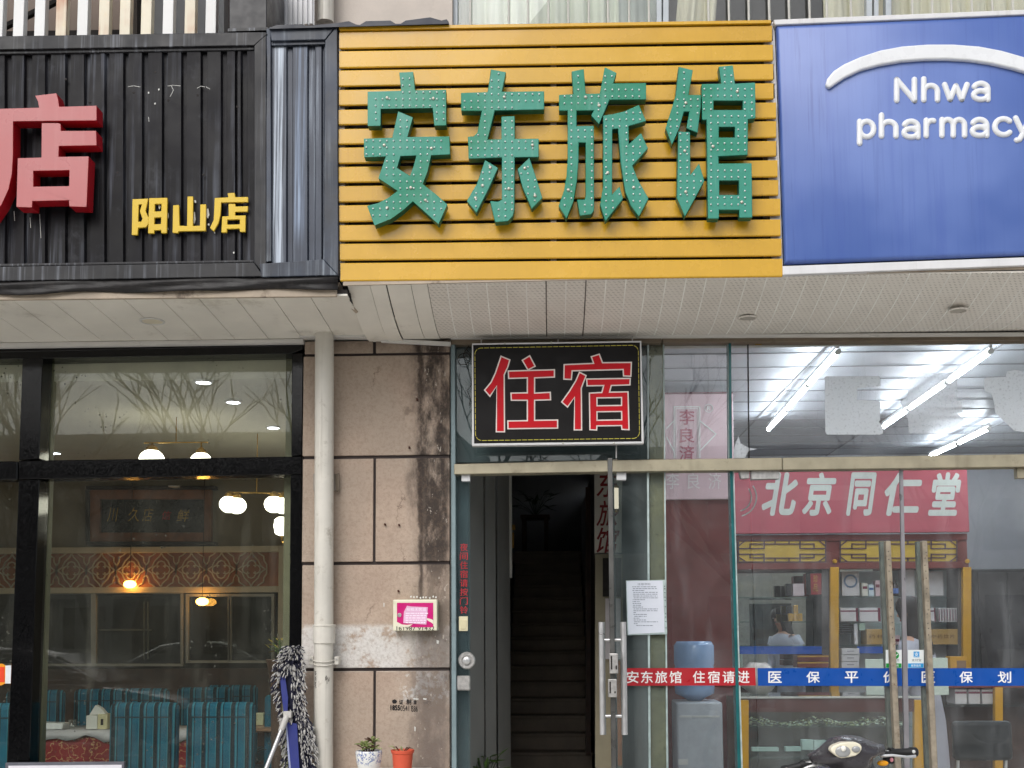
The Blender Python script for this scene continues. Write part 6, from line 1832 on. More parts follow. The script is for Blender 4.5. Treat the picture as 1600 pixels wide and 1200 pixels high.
# ================================================================== things on and before the facade
# white drainpipe
YP = -.135
pp = thing('drainpipe', 'white plastic drainpipe running up the stucco pillar', 'pipe', P(506, GROUND, YP))
a, c = P(507, 516, YP), P(505, GROUND, YP)
rp = 15 / FPX * (6.5 + YP)
build('pipe', MB().tube([Vector((c.x, YP, .0)), Vector(((a.x + c.x) / 2, YP, (a.z) / 2)), a], rp, 24), M_pipe, pp, smooth=True)
q0, q1 = P(507, 976, YP), P(506.5, 1005, YP)
build('coupling', MB().lathe((q1.x, YP, 0), [(rp + .001, q1.z - .001), (rp + .008, q1.z), (rp + .008, q0.z - .012), (rp + .011, q0.z - .010), (rp + .011, q0.z), (rp + .001, q0.z + .002)], 24), M_pipe, pp, smooth=True)
q = P(506.5, 1034, YP)
mb = MB()
for dz in (-.008, .012):
    mb.tube([Vector((q.x + (rp + .006) * math.cos(math.radians(t)), YP - (rp + .006) * math.sin(math.radians(t)), q.z + dz - .012 * math.sin(math.radians(t)))) for t in range(-10, 191, 20)], .0042, 6)
for sx in (-1, 1): mb.box(q.x + sx * (rp + .018) - .012, q.x + sx * (rp + .018) + .012, YP - .012, YP + .06, q.z - .016, q.z + .03)
build('clamp', mb, M_pipe, pp, bevel=.002, smooth=True)
mb = MB()
for sx in (-1, 1): mb.tube([Vector((q.x + sx * (rp + .018), YP - .013, q.z + .014)), Vector((q.x + sx * (rp + .018), YP - .019, q.z + .014))], .006, 8)
build('clamp_bolt', mb, M_steel_worn, pp)
# printed label wrapped on the pipe
def on_pipe(pts2, z0, z1, ang0, ang1, r, mbx, fs):
    vs = []
    for u, v in pts2:
        t = math.radians(ang0 + (ang1 - ang0) * u)
        vs.append((q.x + r * math.sin(t), YP - r * math.cos(t), z0 + (z1 - z0) * v))
    mbx.add(vs, fs)
zl0, zl1 = P(497, 1076, YP - .04).z, P(497, 1048, YP - .04).z
mb = MB(); grid = [(u / 4, v) for v in (0, 1) for u in range(5)]
on_pipe(grid, zl0, zl1, -62, -24, rp + .0012, mb, [(i, i + 1, i + 6, i + 5) for i in range(4)])
lab_ = build('paper_label', mb, flat('label_paper', S(210, 206, 196), .8), pp)
vs, fs = text_geo('LN9815641404', .02)
mb = MB(); on_pipe([(1 - v * .9 - .05, u * .94 + .03) for u, v, k_ in vs], zl0, zl1, -58, -36, rp + .0018, mb, fs)
build('label_print', mb, M_ink, lab_)
mb = MB()
rr = random.Random(5)
for k in range(8): on_pipe([(0, 0), (1, .1), (1, 1), (0, .9)], P(0, 1071 - rr.uniform(0, 9), YP).z, P(0, 1065 - rr.uniform(0, 9), YP).z, 18 + k * 3.2, 20 + k * 3.2 + 1.2, rp + .0008, mb, [(0, 1, 2, 3)])
build('torn_print', mb, flat('grey_ink', S(120, 116, 110), .8), lab_)
# small bracket box behind the pipe
bx = thing('wall_bracket', 'grey metal bracket plate fixed to the pillar behind the drainpipe', 'bracket', P(508, 768, -.06))
build('plate', MB().rect(489, 740, 530, 766, -.075, .024), flat('grey_bracket', S(150, 142, 132), .6), bx, bevel=.002)
build('hook', MB().slab([(523, 741), (530, 739), (530, 766), (526, 769)], -.085, .009), M_alu_dark, bx)
# pink meter box
px_ = thing('phone_box', 'small cream wall box with a magenta front and a pale pasted notice', 'wall box', P(649, 986, -.12))
build('body', MB().slab([(614, 937), (683, 936.5), (683, 985.5), (614, 986)], -.125, .074), mat('cream_enamel', S(222, 218, 194), .4, var=.05, spot=.3, spcol=S(170, 160, 130), sps=20), px_, bevel=.006)
Gz = zoomed(600, 920, 13.333)
Yb_ = -.1262
build('front', MB().slab(Gz([(270, 292), (1024, 292), (1026, 800), (600, 800), (480, 770), (370, 740), (270, 690)]), Yb_ - .0008, .001), flat('magenta_print', S(196, 20, 112), .35), px_)
build('white_swoosh', MB().slab(Gz([(885, 640), (900, 612), (960, 625), (1026, 650), (1026, 735), (980, 700), (930, 672)]), Yb_ - .0016, .0008).slab(Gz([(270, 690), (370, 742), (480, 752), (600, 735), (520, 790), (400, 800), (270, 790)]), Yb_ - .0016, .0008), flat('cream_print', S(226, 220, 200), .4), px_)
st_ = build('pasted_notice', MB().slab(Gz([(480, 352), (560, 368), (912, 385), (882, 745), (600, 725), (402, 715), (415, 480)]), Yb_ - .003, .0014), flat('pale_pink_paper', S(222, 178, 206), .7), px_)
mb = MB()
text(mb, '招租无忧话', *Gz([(470, 395)])[0], *Gz([(880, 460)])[0], Yb_ - .0033, .02)
rr = random.Random(2)
for k in range(5):
    y0 = 500 + k * 48; x = 450
    while x < 850:
        l = rr.uniform(30, 90); mb.sheet(Gz([(x, y0), (x + l, y0), (x + l, y0 + 22), (x, y0 + 22)]), Yb_ - .0033); x += l + 14
build('print', mb, flat('white_pink', S(240, 222, 236), .7), st_)
q = P(*Gz([(322, 548)])[0], Yb_)
build('lock', MB().lathe(q, [(.012, 0), (.012, -.004), (.009, -.006)], 16, axis='Y').box(q.x - .006, q.x + .006, q.y - .0066, q.y - .0055, q.z - .0015, q.z + .0015), M_steel_worn, px_)
mb = MB(); text(mb, '161987 91432', *Gz([(260, 778)])[0], *Gz([(1050, 868)])[0], -.1262, -.012)
build('handwriting', mb, M_ink, px_)
# pots standing on a low plinth by the pillar
yq = -.30
ptop = P(590, 1208, yq).z
pl_ = thing('low_shelf', 'low grey concrete shelf carrying the two flower pots', 'shelf', (P(600, 1300, yq).x, yq, 0))
build('slab', MB().box(P(535, 1200, yq).x, P(668, 1200, yq).x, yq - .13, -.06, ptop - .05, ptop), M_pave, pl_, bevel=.006)
for s_ in (540, 655): build('support', MB().box(P(s_, 1200, yq).x, P(s_, 1200, yq).x + .05, yq - .10, -.07, 0, ptop - .051), M_pave, pl_)
def china():
    b = NB('blue_and_white_china'); p = b.pos(); x, y, z = b.sep(p)
    v = b.noise(p, 46.0, 3.0, .6)
    k = b.math('MULTIPLY', b.rng(v, .5, .53), b.rng(v, .56, .6, 1, 0))
    zz0, zz1 = P(0, 1193, yq).z, P(0, 1174, yq).z
    k = b.math('MULTIPLY', k, b.math('MULTIPLY', b.rng(z, zz0 - .015, zz0 + .01), b.rng(z, zz1 - .005, zz1 + .01, 1, 0)))
    return b.done(b.bsdf(b.mix(k, S(222, 222, 218), S(92, 112, 164)), .18, 0, None, .5))
def pot(name, px, rpx, top, prof, m, label):
    q = P(px, top, yq); r = rpx / FPX * (6.5 + yq); h = q.z - ptop
    t = thing(name, label, 'flower pot', (q.x, yq, ptop))
    build('pot', MB().lathe((q.x, yq, ptop), [(a * r, b_ * h) for a, b_ in prof], 36), m, t, smooth=True)
    build('soil', MB().lathe((q.x, yq, ptop + h * .88), [(r * .86, 0), (r * .84, .004)], 20), mat('dry_soil', S(84, 68, 52), .9, bump=.6, bs=90), t)
    return t, q, r, h
t1, q1_, r1_, h1_ = pot('flower_pot', 576.5, 20.8, 1172.5, [(.55, 0), (.62, .02), (.72, .12), (.88, .38), (.97, .68), (1.0, .9), (.98, .97), (.95, 1.0), (.9, .98), (.88, .86)], china(), 'blue and white china flower pot with a green succulent')
t2, q2_, r2_, h2_ = pot('flower_pot', 629, 17.5, 1171.5, [(.74, 0), (.78, .02), (.92, .84), (.99, .86), (1.05, .98), (1.04, 1.0), (.96, 1.0), (.94, .9)], mat('terracotta_plastic', S(200, 84, 58), .5, var=.07), 'orange terracotta-coloured plastic pot with shrivelled seedlings')
suc = thing('succulent', 'green and reddish succulent rosettes in the blue and white pot', 'plant', (q1_.x, yq, q1_.z - .01))
rr = random.Random(8)
M_suc = [mat('succulent_green', S(104, 116, 62), .5, var=.15), mat('succulent_pale', S(150, 156, 110), .5, var=.1), mat('succulent_brown', S(78, 52, 38), .5, var=.2)]
def fleshy(base, d, L, wd, m):
    d = d.normalized(); s = d.cross(Vector((0, 0, 1)))
    s = (s.normalized() if s.length > .01 else Vector((1, 0, 0))) * wd
    n = s.cross(d).normalized() * wd * .45
    mb = MB(); rings = []
    for u, k in ((0, .35), (.3, .7), (.65, 1.0), (.88, .7), (1.0, .08)):
        c_ = base + d * L * u + Vector((0, 0, -.25 * L * u * u))
        rings.append([c_ + (s * math.cos(t * math.pi / 3) + n * math.sin(t * math.pi / 3)) * k for t in range(6)])
    mb.loft(rings)
    return build('leaf', mb, m, suc, smooth='all')
for ox, oz, nL in ((-.018, .03, 8), (.02, .045, 8), (0, .012, 9), (.03, .012, 5), (-.035, .012, 5)):
    for k in range(nL):
        a = k * 2.4 + ox * 40
        fleshy(Vector((q1_.x + ox, yq, q1_.z + oz)), Vector((math.cos(a), math.sin(a) * .8, rr.uniform(.1, 1.0))), rr.uniform(.045, .07), .0095, M_suc[0 if rr.random() < .5 else (1 if rr.random() < .5 else 2)])
mb = MB()
for ox, oz in ((-.018, .03), (.02, .045), (0, .012), (.03, .012), (-.035, .012)): mb.tube([Vector((q1_.x + ox * .5, yq, q1_.z - .02)), Vector((q1_.x + ox, yq, q1_.z + oz))], .005, 6)
build('stem', mb, M_suc[2], suc, smooth=True)
sp = thing('seedlings', 'shrivelled brown seedlings in the orange pot', 'plant', (q2_.x, yq, q2_.z - .01))
for k in range(6):
    a = [2.9, 2.3, 1.2, .5, 3.6, .2][k]; x = q2_.x + [-.05, -.03, -.012, .02, .012, .035][k]
    b0 = Vector((x * .5 + q2_.x * .5, yq - .02, q2_.z - .006)); tip = Vector((x + .028 * math.cos(a), yq - .03, q2_.z + [.024, .018, .022, .012, .016, .01][k]))
    mid = (b0 + tip) / 2 + Vector((0, 0, .012))
    build('leaf', MB().tube([b0, mid, tip], [.0022, .0045, .0006], 6), M_suc[2] if k % 2 else M_suc[1], sp, smooth=True)

# dust mop leaning by the pipe
YM = -.20
mp = thing('dust_mop', 'big shaggy navy and white dust mop leaning beside the drainpipe', 'mop', (P(430, GROUND, YM).x, YM, 0))
axis = [(459, 1012), (452, 1040), (452, 1075), (457, 1108), (463, 1135), (466, 1165), (470, 1205), (478, 1280)]
wid_ = [13, 27, 27, 22, 26, 30, 30, 28]
board = MB()
board.slab([(437.5, 1058), (445, 1057), (450, 1090), (449, 1112), (443, 1112), (440, 1085)], YM - .045, .012)
build('fabric_board', board, flat('blue_canvas', S(50, 58, 122), .8), mp)
board = MB().slab([(446, 1128), (464, 1131), (466, 1170), (470, 1240), (456, 1240), (450, 1180)], YM - .045, .012)
build('fabric_board', board, flat('blue_canvas', S(50, 58, 122), .8), mp)
mb = MB()
mb.slab([(446, 1128), (448, 1128), (453, 1185), (458, 1240), (455.5, 1240), (450, 1185)], YM - .047, .003)
build('piping', mb, flat('pale_piping', S(150, 158, 190), .7), mp)
core = MB()
core.loft([[P(x + (w_ * .62) * math.cos(k * math.pi / 6), y, YM + .01 + .03 * math.sin(k * math.pi / 6)) for k in range(12)] for (x, y), w_ in zip(axis, wid_)])
build('mop_backing', core, flat('navy_backing', S(30, 32, 52), .9), mp, smooth='all')
nood = MB(); rr = random.Random(31)
N = 1600
for k in range(N):
    u = rr.random() * (len(axis) - 1) * .97; i = int(u); f = u - i
    ax = axis[i][0] * (1 - f) + axis[i + 1][0] * f; ay = axis[i][1] * (1 - f) + axis[i + 1][1] * f; w_ = wid_[i] * (1 - f) + wid_[i + 1] * f
    s = rr.choice((-1, 1)); lat = rr.uniform(.12, .86)
    ex = 0
    if ay < 1050: lat = rr.uniform(0, .86)
    x = ax + s * w_ * lat
    # keep the canvas strip free
    if ay > 1058 and (1112 > ay and abs(x - (444 + (ay - 1058) * .04)) < 6.5 or ay > 1128 and abs(x - (456 + (ay - 1130) * .07)) < 8.5): continue
    p0 = P(x, ay, YM - .012 - .022 * (1 - lat))
    d = Vector((s * rr.uniform(.2, 1.0) * lat * 1.1, rr.uniform(-.75, -.15), rr.uniform(-1.0, .1) if ay > 1035 else rr.uniform(-.4, .9))).normalized()
    L = rr.uniform(.020, .036)
    p1 = p0 + d * L * .6
    p2 = p1 + (d + Vector((0, 0, -.8))).normalized() * L * .55
    r_ = rr.uniform(.0025, .0036)
    nood.tube([p0, p1, p2], [r_, r_ * 1.1, r_ * .75], 5, mi=0 if rr.random() < .56 else 1)
build('chenille', nood, [mat('white_chenille', S(186, 184, 180), .95, var=.12), mat('navy_chenille', S(40, 40, 58), .95, var=.2)], mp, smooth='all', kind='stuff')
h0, h1 = P(449, 1117, YM - .06), Vector((P(330, 1330, -.5).x, -.55, .02))
build('handle', MB().tube([h0 + (h1 - h0) * .06, h1], .0115, 12), M_steel, mp, smooth=True)
build('joint', MB().tube([h0, h0 + (h1 - h0) * .08], .017, 10).box(h0.x - .02, h0.x + .025, h0.y - .015, h0.y + .03, h0.z - .015, h0.z + .02), mat('grey_joint', S(190, 188, 182), .45), mp, bevel=.003, smooth=True)
a, c = P(492, 1130, -.08), P(478, 1250, -.1)
build('broom_stick', MB().tube([a, Vector((c.x - .1, -.14, .0))], .010, 8), flat('grey_stick', S(140, 146, 152), .4), None, smooth=True, label='thin grey stick leaning behind the drainpipe beside the mop', cat='stick')

# ------------------------------------------------------------------ first floor details above the signs
M_rail_white = mat('white_painted_bar', S(226, 226, 224), .45, var=.05)
M_rail_rust = mat('rust_streaked_bar', S(226, 218, 196), .5, var=.06, streak=1.0, scol=S(176, 92, 30), sfreq=22, slo=.40, shi=.60, spot=.2, spcol=S(226, 196, 130), sps=9)
br = thing('balcony_bars', 'row of flat white bars with some rust above the black sign', 'railing', (P(150, 60, -.45).x, -.45, P(150, 70, -.45).z))
zt_b, zb_b = P(150, -160, -.45).z, P(150, 62, -.45).z
xs_b = [-192, -160, -128, -95, -62, -30, 0, 32.5, 65.5, 98.5, 132, 165.5, 198, 231, 265, 299, 331.5]
rust_ = {98.5, 165.5, 198, 231, 299}
for xb_ in xs_b:
    a = P(xb_, 20, -.45).x
    build('bar', MB().box(a - .030, a + .030, -.475, -.425, zb_b, zt_b), M_rail_rust if xb_ in rust_ else M_rail_white, br, bevel=.003)
xe0, xe1 = P(-230, 20, -.45).x, P(352, 20, -.45).x
build('rail', MB().box(xe0, xe1, -.42, -.38, zt_b - .08, zt_b), M_rail_white, br)
build('rail', MB().box(xe0, xe1, -.42, -.38, zb_b - .02, zb_b + .03), M_cavity, br)
build('diagonal_brace', MB().slab([(5, 37), (60, 10), (60, 17), (5, 44)], -.25, .03).slab([(60, 10), (150, -34), (150, -27), (60, 17)], -.25, .03), M_cavity, br)
build('dado', MB().slab([(-230, 52), (352, 44), (352, 53), (-230, 62)], .06, .03), M_cavity, None, kind='structure')
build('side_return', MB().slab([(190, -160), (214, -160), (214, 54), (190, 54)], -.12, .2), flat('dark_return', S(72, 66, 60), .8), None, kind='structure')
build('grey_shutter', MB().slab([(234, -160), (350, -160), (350, 56), (234, 56)], -.05, .1), flat('grey_shutter', S(120, 122, 124), .6), None, kind='structure')
kb_ = thing('cabinet_box', 'black metal box standing on the top edge of the black sign', 'box', P(388, 48, -.72))
build('body', MB().slab([(358, -90), (417, -92), (417, 46), (358, 48)], -.70, .4), mat('black_sheet_box', S(28, 28, 32), .4, var=.2), kb_, bevel=.005)
build('base', MB().slab([(356, 44.5), (419, 42.5), (419, 47), (356, 49)], -.71, .42), M_black_frame, kb_)
wv = thing('corrugated_downpipe', 'white ribbed sheet cladding above the slate-blue panel', 'cladding', P(456, 40, -.25))
mb = MB()
x = 429
ring = []
while x < 485:
    ring += [(x, 0), (x + 4, 0), (x + 5.2, 1), (x + 6.6, 1)]; x += 7.8
top_ = [P(a, -160, -.25) + Vector((0, b_ * .016, 0)) for a, b_ in ring]
bot_ = [P(a, 40 - (a - 429) * .06, -.25) + Vector((0, b_ * .016, 0)) for a, b_ in ring]
n = len(ring)
mb.add(top_ + bot_, [(i, i + 1, n + i + 1, n + i) for i in range(n - 1)])
o = build('ribbed_sheet', mb, M_white_metal, wv); o.modifiers.new('t', 'SOLIDIFY').thickness = .004
p2_ = thing('upper_drainpipe', 'white drainpipe at the corner of the upper wall', 'pipe', P(508, 40, -.12))
a, c = P(508.5, -160, -.12), P(508.5, 36, -.12)
build('pipe', MB().tube([c, a], .05, 20), M_pipe, p2_, smooth=True)
mb = MB()
top_, bot_ = [], []
prof_ = [(420, 44, 0), (432, 39, 0), (470, 38, 0), (482, 41, 1), (492, 39, 0), (527, 36, 0), (545, 33, 0), (556, 38, 1), (562, 39, 1), (572, 33, 0), (610, 32, 0), (618, 37, 1), (626, 37, 1), (634, 32, 0), (672, 27, 0), (690, 32, 1), (698, 30, 0), (701, 34, 0)]
rows = []
for Yr_, dy in ((YS - .03, 0), (-.02, -1)):
    rows.append([P(x, y + (2 if dy == 0 else -14), Yr_) for x, y, k in prof_])
fr_r = [P(x, y, YS - .03) for x, y, k in prof_]; fr_b = [P(x, 45 - (x - 420) * .028, YS - .03) for x, y, k in prof_]
bk_r = [P(x, 40, YS - .03) + Vector((0, .72, .10)) for x, y, k in prof_]
n = len(prof_)
mb.add(fr_r + fr_b + bk_r, [(i, i + 1, n + i + 1, n + i) for i in range(n - 1)] + [(i, i + 1, 2 * n + i + 1, 2 * n + i) for i in range(n - 1)])
o = build('roof_sheet', mb, mat('navy_roof_sheet', S(38, 42, 54), .45, var=.2), None, label='dark wavy roofing sheet poking over the top left of the yellow sign', cat='roof sheet'); o.modifiers.new('t', 'SOLIDIFY').thickness = .004
# upper window
uw = thing('upper_window', 'long first-floor window with pale curtains above the yellow and blue signs', 'window', P(1150, 60, .06))
def ubar(x0, x1, Y, th, m=None, y0=-190, y1=60, nm='mullion'): pbuild(nm, R4(x0, y0, x1, y1), Y, th, m or M_uframe, uw, .002)
M_uframe = mat('grey_alu_window', S(172, 178, 182), .45, .2)
ubar(708, 715, .04, .08)
for x0, x1 in ((1026, 1034), (1036, 1045), (1354, 1363), (1366, 1373), (1384, 1393), (1700, 1715)): ubar(x0, x1, .05, .06)
for x0, x1 in ((715, 1026), (1045, 1354), (1393, 1700)): pbuild('pane', R4(x0, -190, x1, 60), .08, .006, M_glass_up, uw)
cb0 = None
for x in (735, 795, 825, 857, 888, 920, 950, 983, 1014, 1107, 1139, 1170, 1202, 1233, 1265, 1292, 1330, 1426, 1457, 1487, 1519, 1551, 1583):
    a = P(x, 20, .045)
    if cb0 is None: cb0 = build('guard_bar', MB().tube([Vector((a.x, .045, 4.7)), Vector((a.x, .045, 5.9))], .0075, 8), mat('pale_guard_bar', S(196, 194, 186), .6, var=.1), uw, smooth=True); x00 = a.x; g0 = cb0.location.copy()
    else:
        c = cb0.copy(); COL.objects.link(c); c.location = g0 + Vector((a.x - x00, 0, 0))
def curtain(x0, x1, m, label, amp=.03, skew=0.0):
    a, c = P(x0, 20, .2).x, P(x1, 20, .2).x
    n = max(24, int((x1 - x0) / 3)); mb = MB(); vs = []
    for z in (4.67, 5.2, 6.4):
        for i in range(n + 1):
            u = i / n; ph = u * (x1 - x0) / 34 * 6.28
            vs.append((a + (c - a) * u + skew * (z - 4.67) , .22 + amp * math.sin(ph) + amp * .4 * math.sin(ph * 2.3 + 1) + .01 * z, z))
    mb.add(vs, [(r_ * (n + 1) + i, r_ * (n + 1) + i + 1, (r_ + 1) * (n + 1) + i + 1, (r_ + 1) * (n + 1) + i) for r_ in range(2) for i in range(n)])
    o = build('curtain', mb, m, None, smooth='all', label=label, cat='curtain', group='curtains in the upper window')
    o.modifiers.new('t', 'SOLIDIFY').thickness = .003
M_curt = mat('celadon_curtain', S(206, 212, 198), .9, var=.05)
M_curt2 = mat('cream_curtain', S(216, 212, 192), .9, var=.05)
curtain(712, 968, M_curt, 'long pale green curtain above the middle of the yellow sign', .045)
curtain(968, 1030, mat('grey_green_curtain', S(160, 168, 164), .9), 'grey-green curtain panel left of the double mullion', .02)
curtain(1043, 1104, M_curt2, 'crumpled cream curtain right of the double mullion', .05, .10)
curtain(1292, 1362, M_curt2, 'cream curtain left of the window frame over the blue sign', .03)
curtain(1375, 1720, M_curt2, 'long cream curtain above the blue sign', .04)

# ------------------------------------------------------------------ electric scooter in front of the pharmacy
sc_c = P(1325, 1180, -1.6)
scx = sc_c.x
sco = thing('motor_scooter', 'dark grey motor scooter with a cream headlight parked before the pharmacy doors', 'scooter', (scx, -1.3, 0))
M_sco = mat('charcoal_scooter_plastic', S(58, 56, 60), .32, var=.12, vs=4, spec=.5, spot=.25, spcol=S(100, 98, 96), sps=14)
M_rub = mat('black_rubber', S(26, 26, 27), .6)
H = zoomed(1230, 1130, 7.27)
out_ = H([(245, 375), (300, 348), (380, 290), (440, 228), (520, 172), (600, 148), (680, 138), (760, 143), (840, 156), (900, 180), (960, 208), (1040, 226), (1095, 240), (1115, 300), (1110, 330), (1020, 356), (970, 395), (960, 450), (930, 510), (800, 560), (640, 565), (520, 535), (450, 470), (360, 460), (285, 450), (258, 415)])
cxp, cyp = H([(680, 330)])[0]
rings = []
for (Yk_, kx_, ky_) in ((-1.735, .36, .34), (-1.73, .50, .56), (-1.71, .62, .78), (-1.67, .80, .92), (-1.63, .95, .99), (-1.59, 1.0, 1.0), (-1.55, .97, .94), (-1.51, .86, .78), (-1.50, .6, .5)):
    rings.append([P(cxp + (x - cxp) * kx_, cyp + (y - cyp) * ky_, -1.6) + Vector((0, Yk_ + 1.6, 0)) for x, y in out_])
build('headset_cowl', MB().loft(rings), M_sco, sco, smooth='all')
ring_ = H([(495, 300), (505, 275), (540, 250), (620, 222), (700, 214), (780, 216), (825, 235), (850, 265), (848, 300), (825, 340), (780, 372), (700, 390), (620, 400), (575, 385), (530, 350), (500, 322)])
hl = build('headlight', MB().slab(ring_, -1.742, .05), mat('cream_reflector', S(226, 220, 198), .22, var=.05), sco, bevel=.006, seg=3, smooth=True)
for (x, y, rx_, ry_) in ((632, 322, 82, 62), (782, 296, 47, 35)):
    q = P(*H([(x, y)])[0], -1.743); k_ = 1 / 7.27 / FPX * 4.9
    build('lens', MB().ball(q, rx_ * k_, .008, ry_ * k_, 20, 10), mat('smoky_lens', S(150, 152, 152), .08, var=.1, spec=.8), hl, smooth='all')
q = P(*H([(640, 288)])[0], -1.752); build('bulb', MB().ball(q, .011, .006, .012, 12, 8), flat('white_bulb', S(240, 238, 228), .2), hl, smooth='all')
g0_, g1_ = P(*H([(1100, 336)])[0], -1.55), P(*H([(1472, 328)])[0], -1.52)
L0_, L1_ = P(*H([(258, 452)])[0], -1.55), P(*H([(-60, 545)])[0], -1.52)
for a, c, side in ((g0_, g1_, 1), (L0_, L1_, -1)):
    u = (c - a)
    hb_ = build('handlebar', MB().tube([a - u * .1, a + u * .2], .011, 10), M_steel_worn, sco, smooth=True)
    build('grip', MB().tube([a + u * .14, a + u * .16, a + u * .28, a + u * .3, a + u * .75, a + u * .78, a + u * .97, c], [.016, .022, .022, .0165, .0175, .021, .021, .017], 14), M_rub, hb_, smooth=True)
    build('bar_end', MB().ball(a + u * .86 + Vector((0, -.02, .004)), .008, .005, .008), flat('pale_end_plug', S(206, 208, 206), .3), hb_, smooth='all')
    build('brake_lever', MB().tube([a + u * -.2 + Vector((0, -.03, -.01)), a + u * .15 + Vector((0, -.045, -.006)), a + u * .6 + Vector((0, -.05, -.014)), a + u * .85 + Vector((0, -.045, -.012))], [.008, .006, .005, .007], 8), M_steel, hb_, smooth=True)
    build('switch_block', MB().box(a.x + u.x * .12 - .02, a.x + u.x * .12 + .02, a.y - .022, a.y + .022, a.z + u.z * .12 - .045, a.z + u.z * .12 + .008), M_rub, hb_, bevel=.006)
q = P(*H([(1086, 455)])[0], -1.62); build('indicator', MB().ball(q, .024, .012, .012), mat('amber_lens', S(236, 160, 20), .2), sco, smooth='all')
q = P(*H([(1186, 415)])[0], -1.58); build('switch_button', MB().ball(q, .008, .006, .010), flat('pink_button', S(196, 130, 140), .4), sco, smooth='all')
mb = MB(); fh = P(1325, 1205, -1.6).z
# front apron, floorboard, seat and tail
apr = []
for z, hw, yf in ((fh, .15, -1.62), (fh - .12, .19, -1.68), (fh - .30, .22, -1.72), (fh - .46, .18, -1.70), (.30, .12, -1.62)):
    apr.append([Vector((scx + hw * x, yf + dy, z)) for x, dy in ((-1, .16), (-.8, .05), (-.4, .0), (0, -.02), (.4, 0), (.8, .05), (1, .16), (.9, .19), (0, .06), (-.9, .19))])
build('apron', MB().loft(apr), M_sco, sco, smooth=True)
build('floorboard', MB().box(scx - .16, scx + .16, -1.52, -1.0, .27, .33), M_rub, sco, bevel=.02)
body_ = []
for y, hw, z0, z1 in ((-1.05, .12, .30, .55), (-.95, .17, .32, .66), (-.6, .18, .38, .70), (-.3, .14, .48, .72), (-.18, .07, .58, .70)):
    body_.append([Vector((scx + hw * x, y, z0 + (z1 - z0) * v)) for x, v in ((-.8, 0), (-1, .5), (-.8, 1), (.8, 1), (1, .5), (.8, 0))])
build('rear_body', MB().loft(body_), M_sco, sco, smooth=True)
seat_ = []
for y, hw, z in ((-1.02, .10, .66), (-.95, .14, .70), (-.6, .15, .73), (-.3, .13, .76), (-.2, .08, .75)):
    seat_.append([Vector((scx + hw * x, y, z + v)) for x, v in ((-1, 0), (-.9, .05), (-.4, .075), (.4, .075), (.9, .05), (1, 0))])
build('seat', MB().loft(seat_), M_rub, sco, smooth=True)
def wheel(y):
    t_ = MB()
    R_, r_ = .205, .045
    rg = []
    for k in range(28):
        a = 2 * math.pi * k / 28
        rg.append([Vector((scx + r_ * math.cos(b_ * math.pi / 5), y + (R_ + r_ * math.sin(b_ * math.pi / 5)) * math.cos(a), .25 + (R_ + r_ * math.sin(b_ * math.pi / 5)) * math.sin(a))) for b_ in range(10)])
    rg.append(rg[0])
    wh = build('wheel', MB().loft(rg, False), M_rub, sco, smooth='all')
    m2 = MB().lathe((scx, y, .25), [(.05, -.05), (.05, .05)], 14, axis='X')
    m2.lathe((scx, y, .25), [(.175, -.02), (.165, -.022), (.165, .022), (.175, .02)], 28, axis='X', caps=False)
    for k in range(5):
        a = k * 2 * math.pi / 5
        m2.tube([(scx, y + .04 * math.cos(a), .25 + .04 * math.sin(a)), (scx, y + .17 * math.cos(a), .25 + .17 * math.sin(a))], .012, 6)
    build('rim', m2, M_steel_worn, wh, smooth=True)
wheel(-1.78); wheel(-.52)
for sx in (-.075, .075): build('fork', MB().tube([(scx + sx, -1.62, fh - .2), (scx + sx, -1.78, .25)], .016, 10), M_steel_worn, sco, smooth=True)
fnd = []
for k in range(7):
    a = math.radians(35 + k * 20)
    fnd.append([Vector((scx + x, -1.78 - .27 * math.cos(a) * (1 if True else 0), .25 + .27 * math.sin(a) + dz)) for x, dz in ((-.07, -.03), (-.05, 0), (.05, 0), (.07, -.03))])
o = build('mudguard', MB().loft(fnd, False, closed=False), M_sco, sco, smooth='all'); o.modifiers.new('t', 'SOLIDIFY').thickness = .004
build('tail_light', MB().box(scx - .05, scx + .05, -.185, -.165, .62, .67), mat('red_lens', S(170, 20, 20), .2), sco, bevel=.005)
build('kick_stand', MB().tube([(scx - .10, -.95, .28), (scx - .20, -.92, .005)], .010, 8), M_steel_worn, sco)

ang = -math.atan2(scx, 4.9)
Rz_ = Matrix.Rotation(ang, 3, 'Z'); piv = Vector((scx, -1.6, 0)) - ORG[sco.name]
for ch in list(sco.children):
    if ch.name.split('.')[0] in ('apron', 'floorboard', 'rear_body', 'seat', 'wheel', 'fork', 'mudguard', 'tail_light', 'kick_stand'):
        ch.location = piv + Rz_ @ (ch.location - piv); ch.rotation_euler = (0, 0, ang)
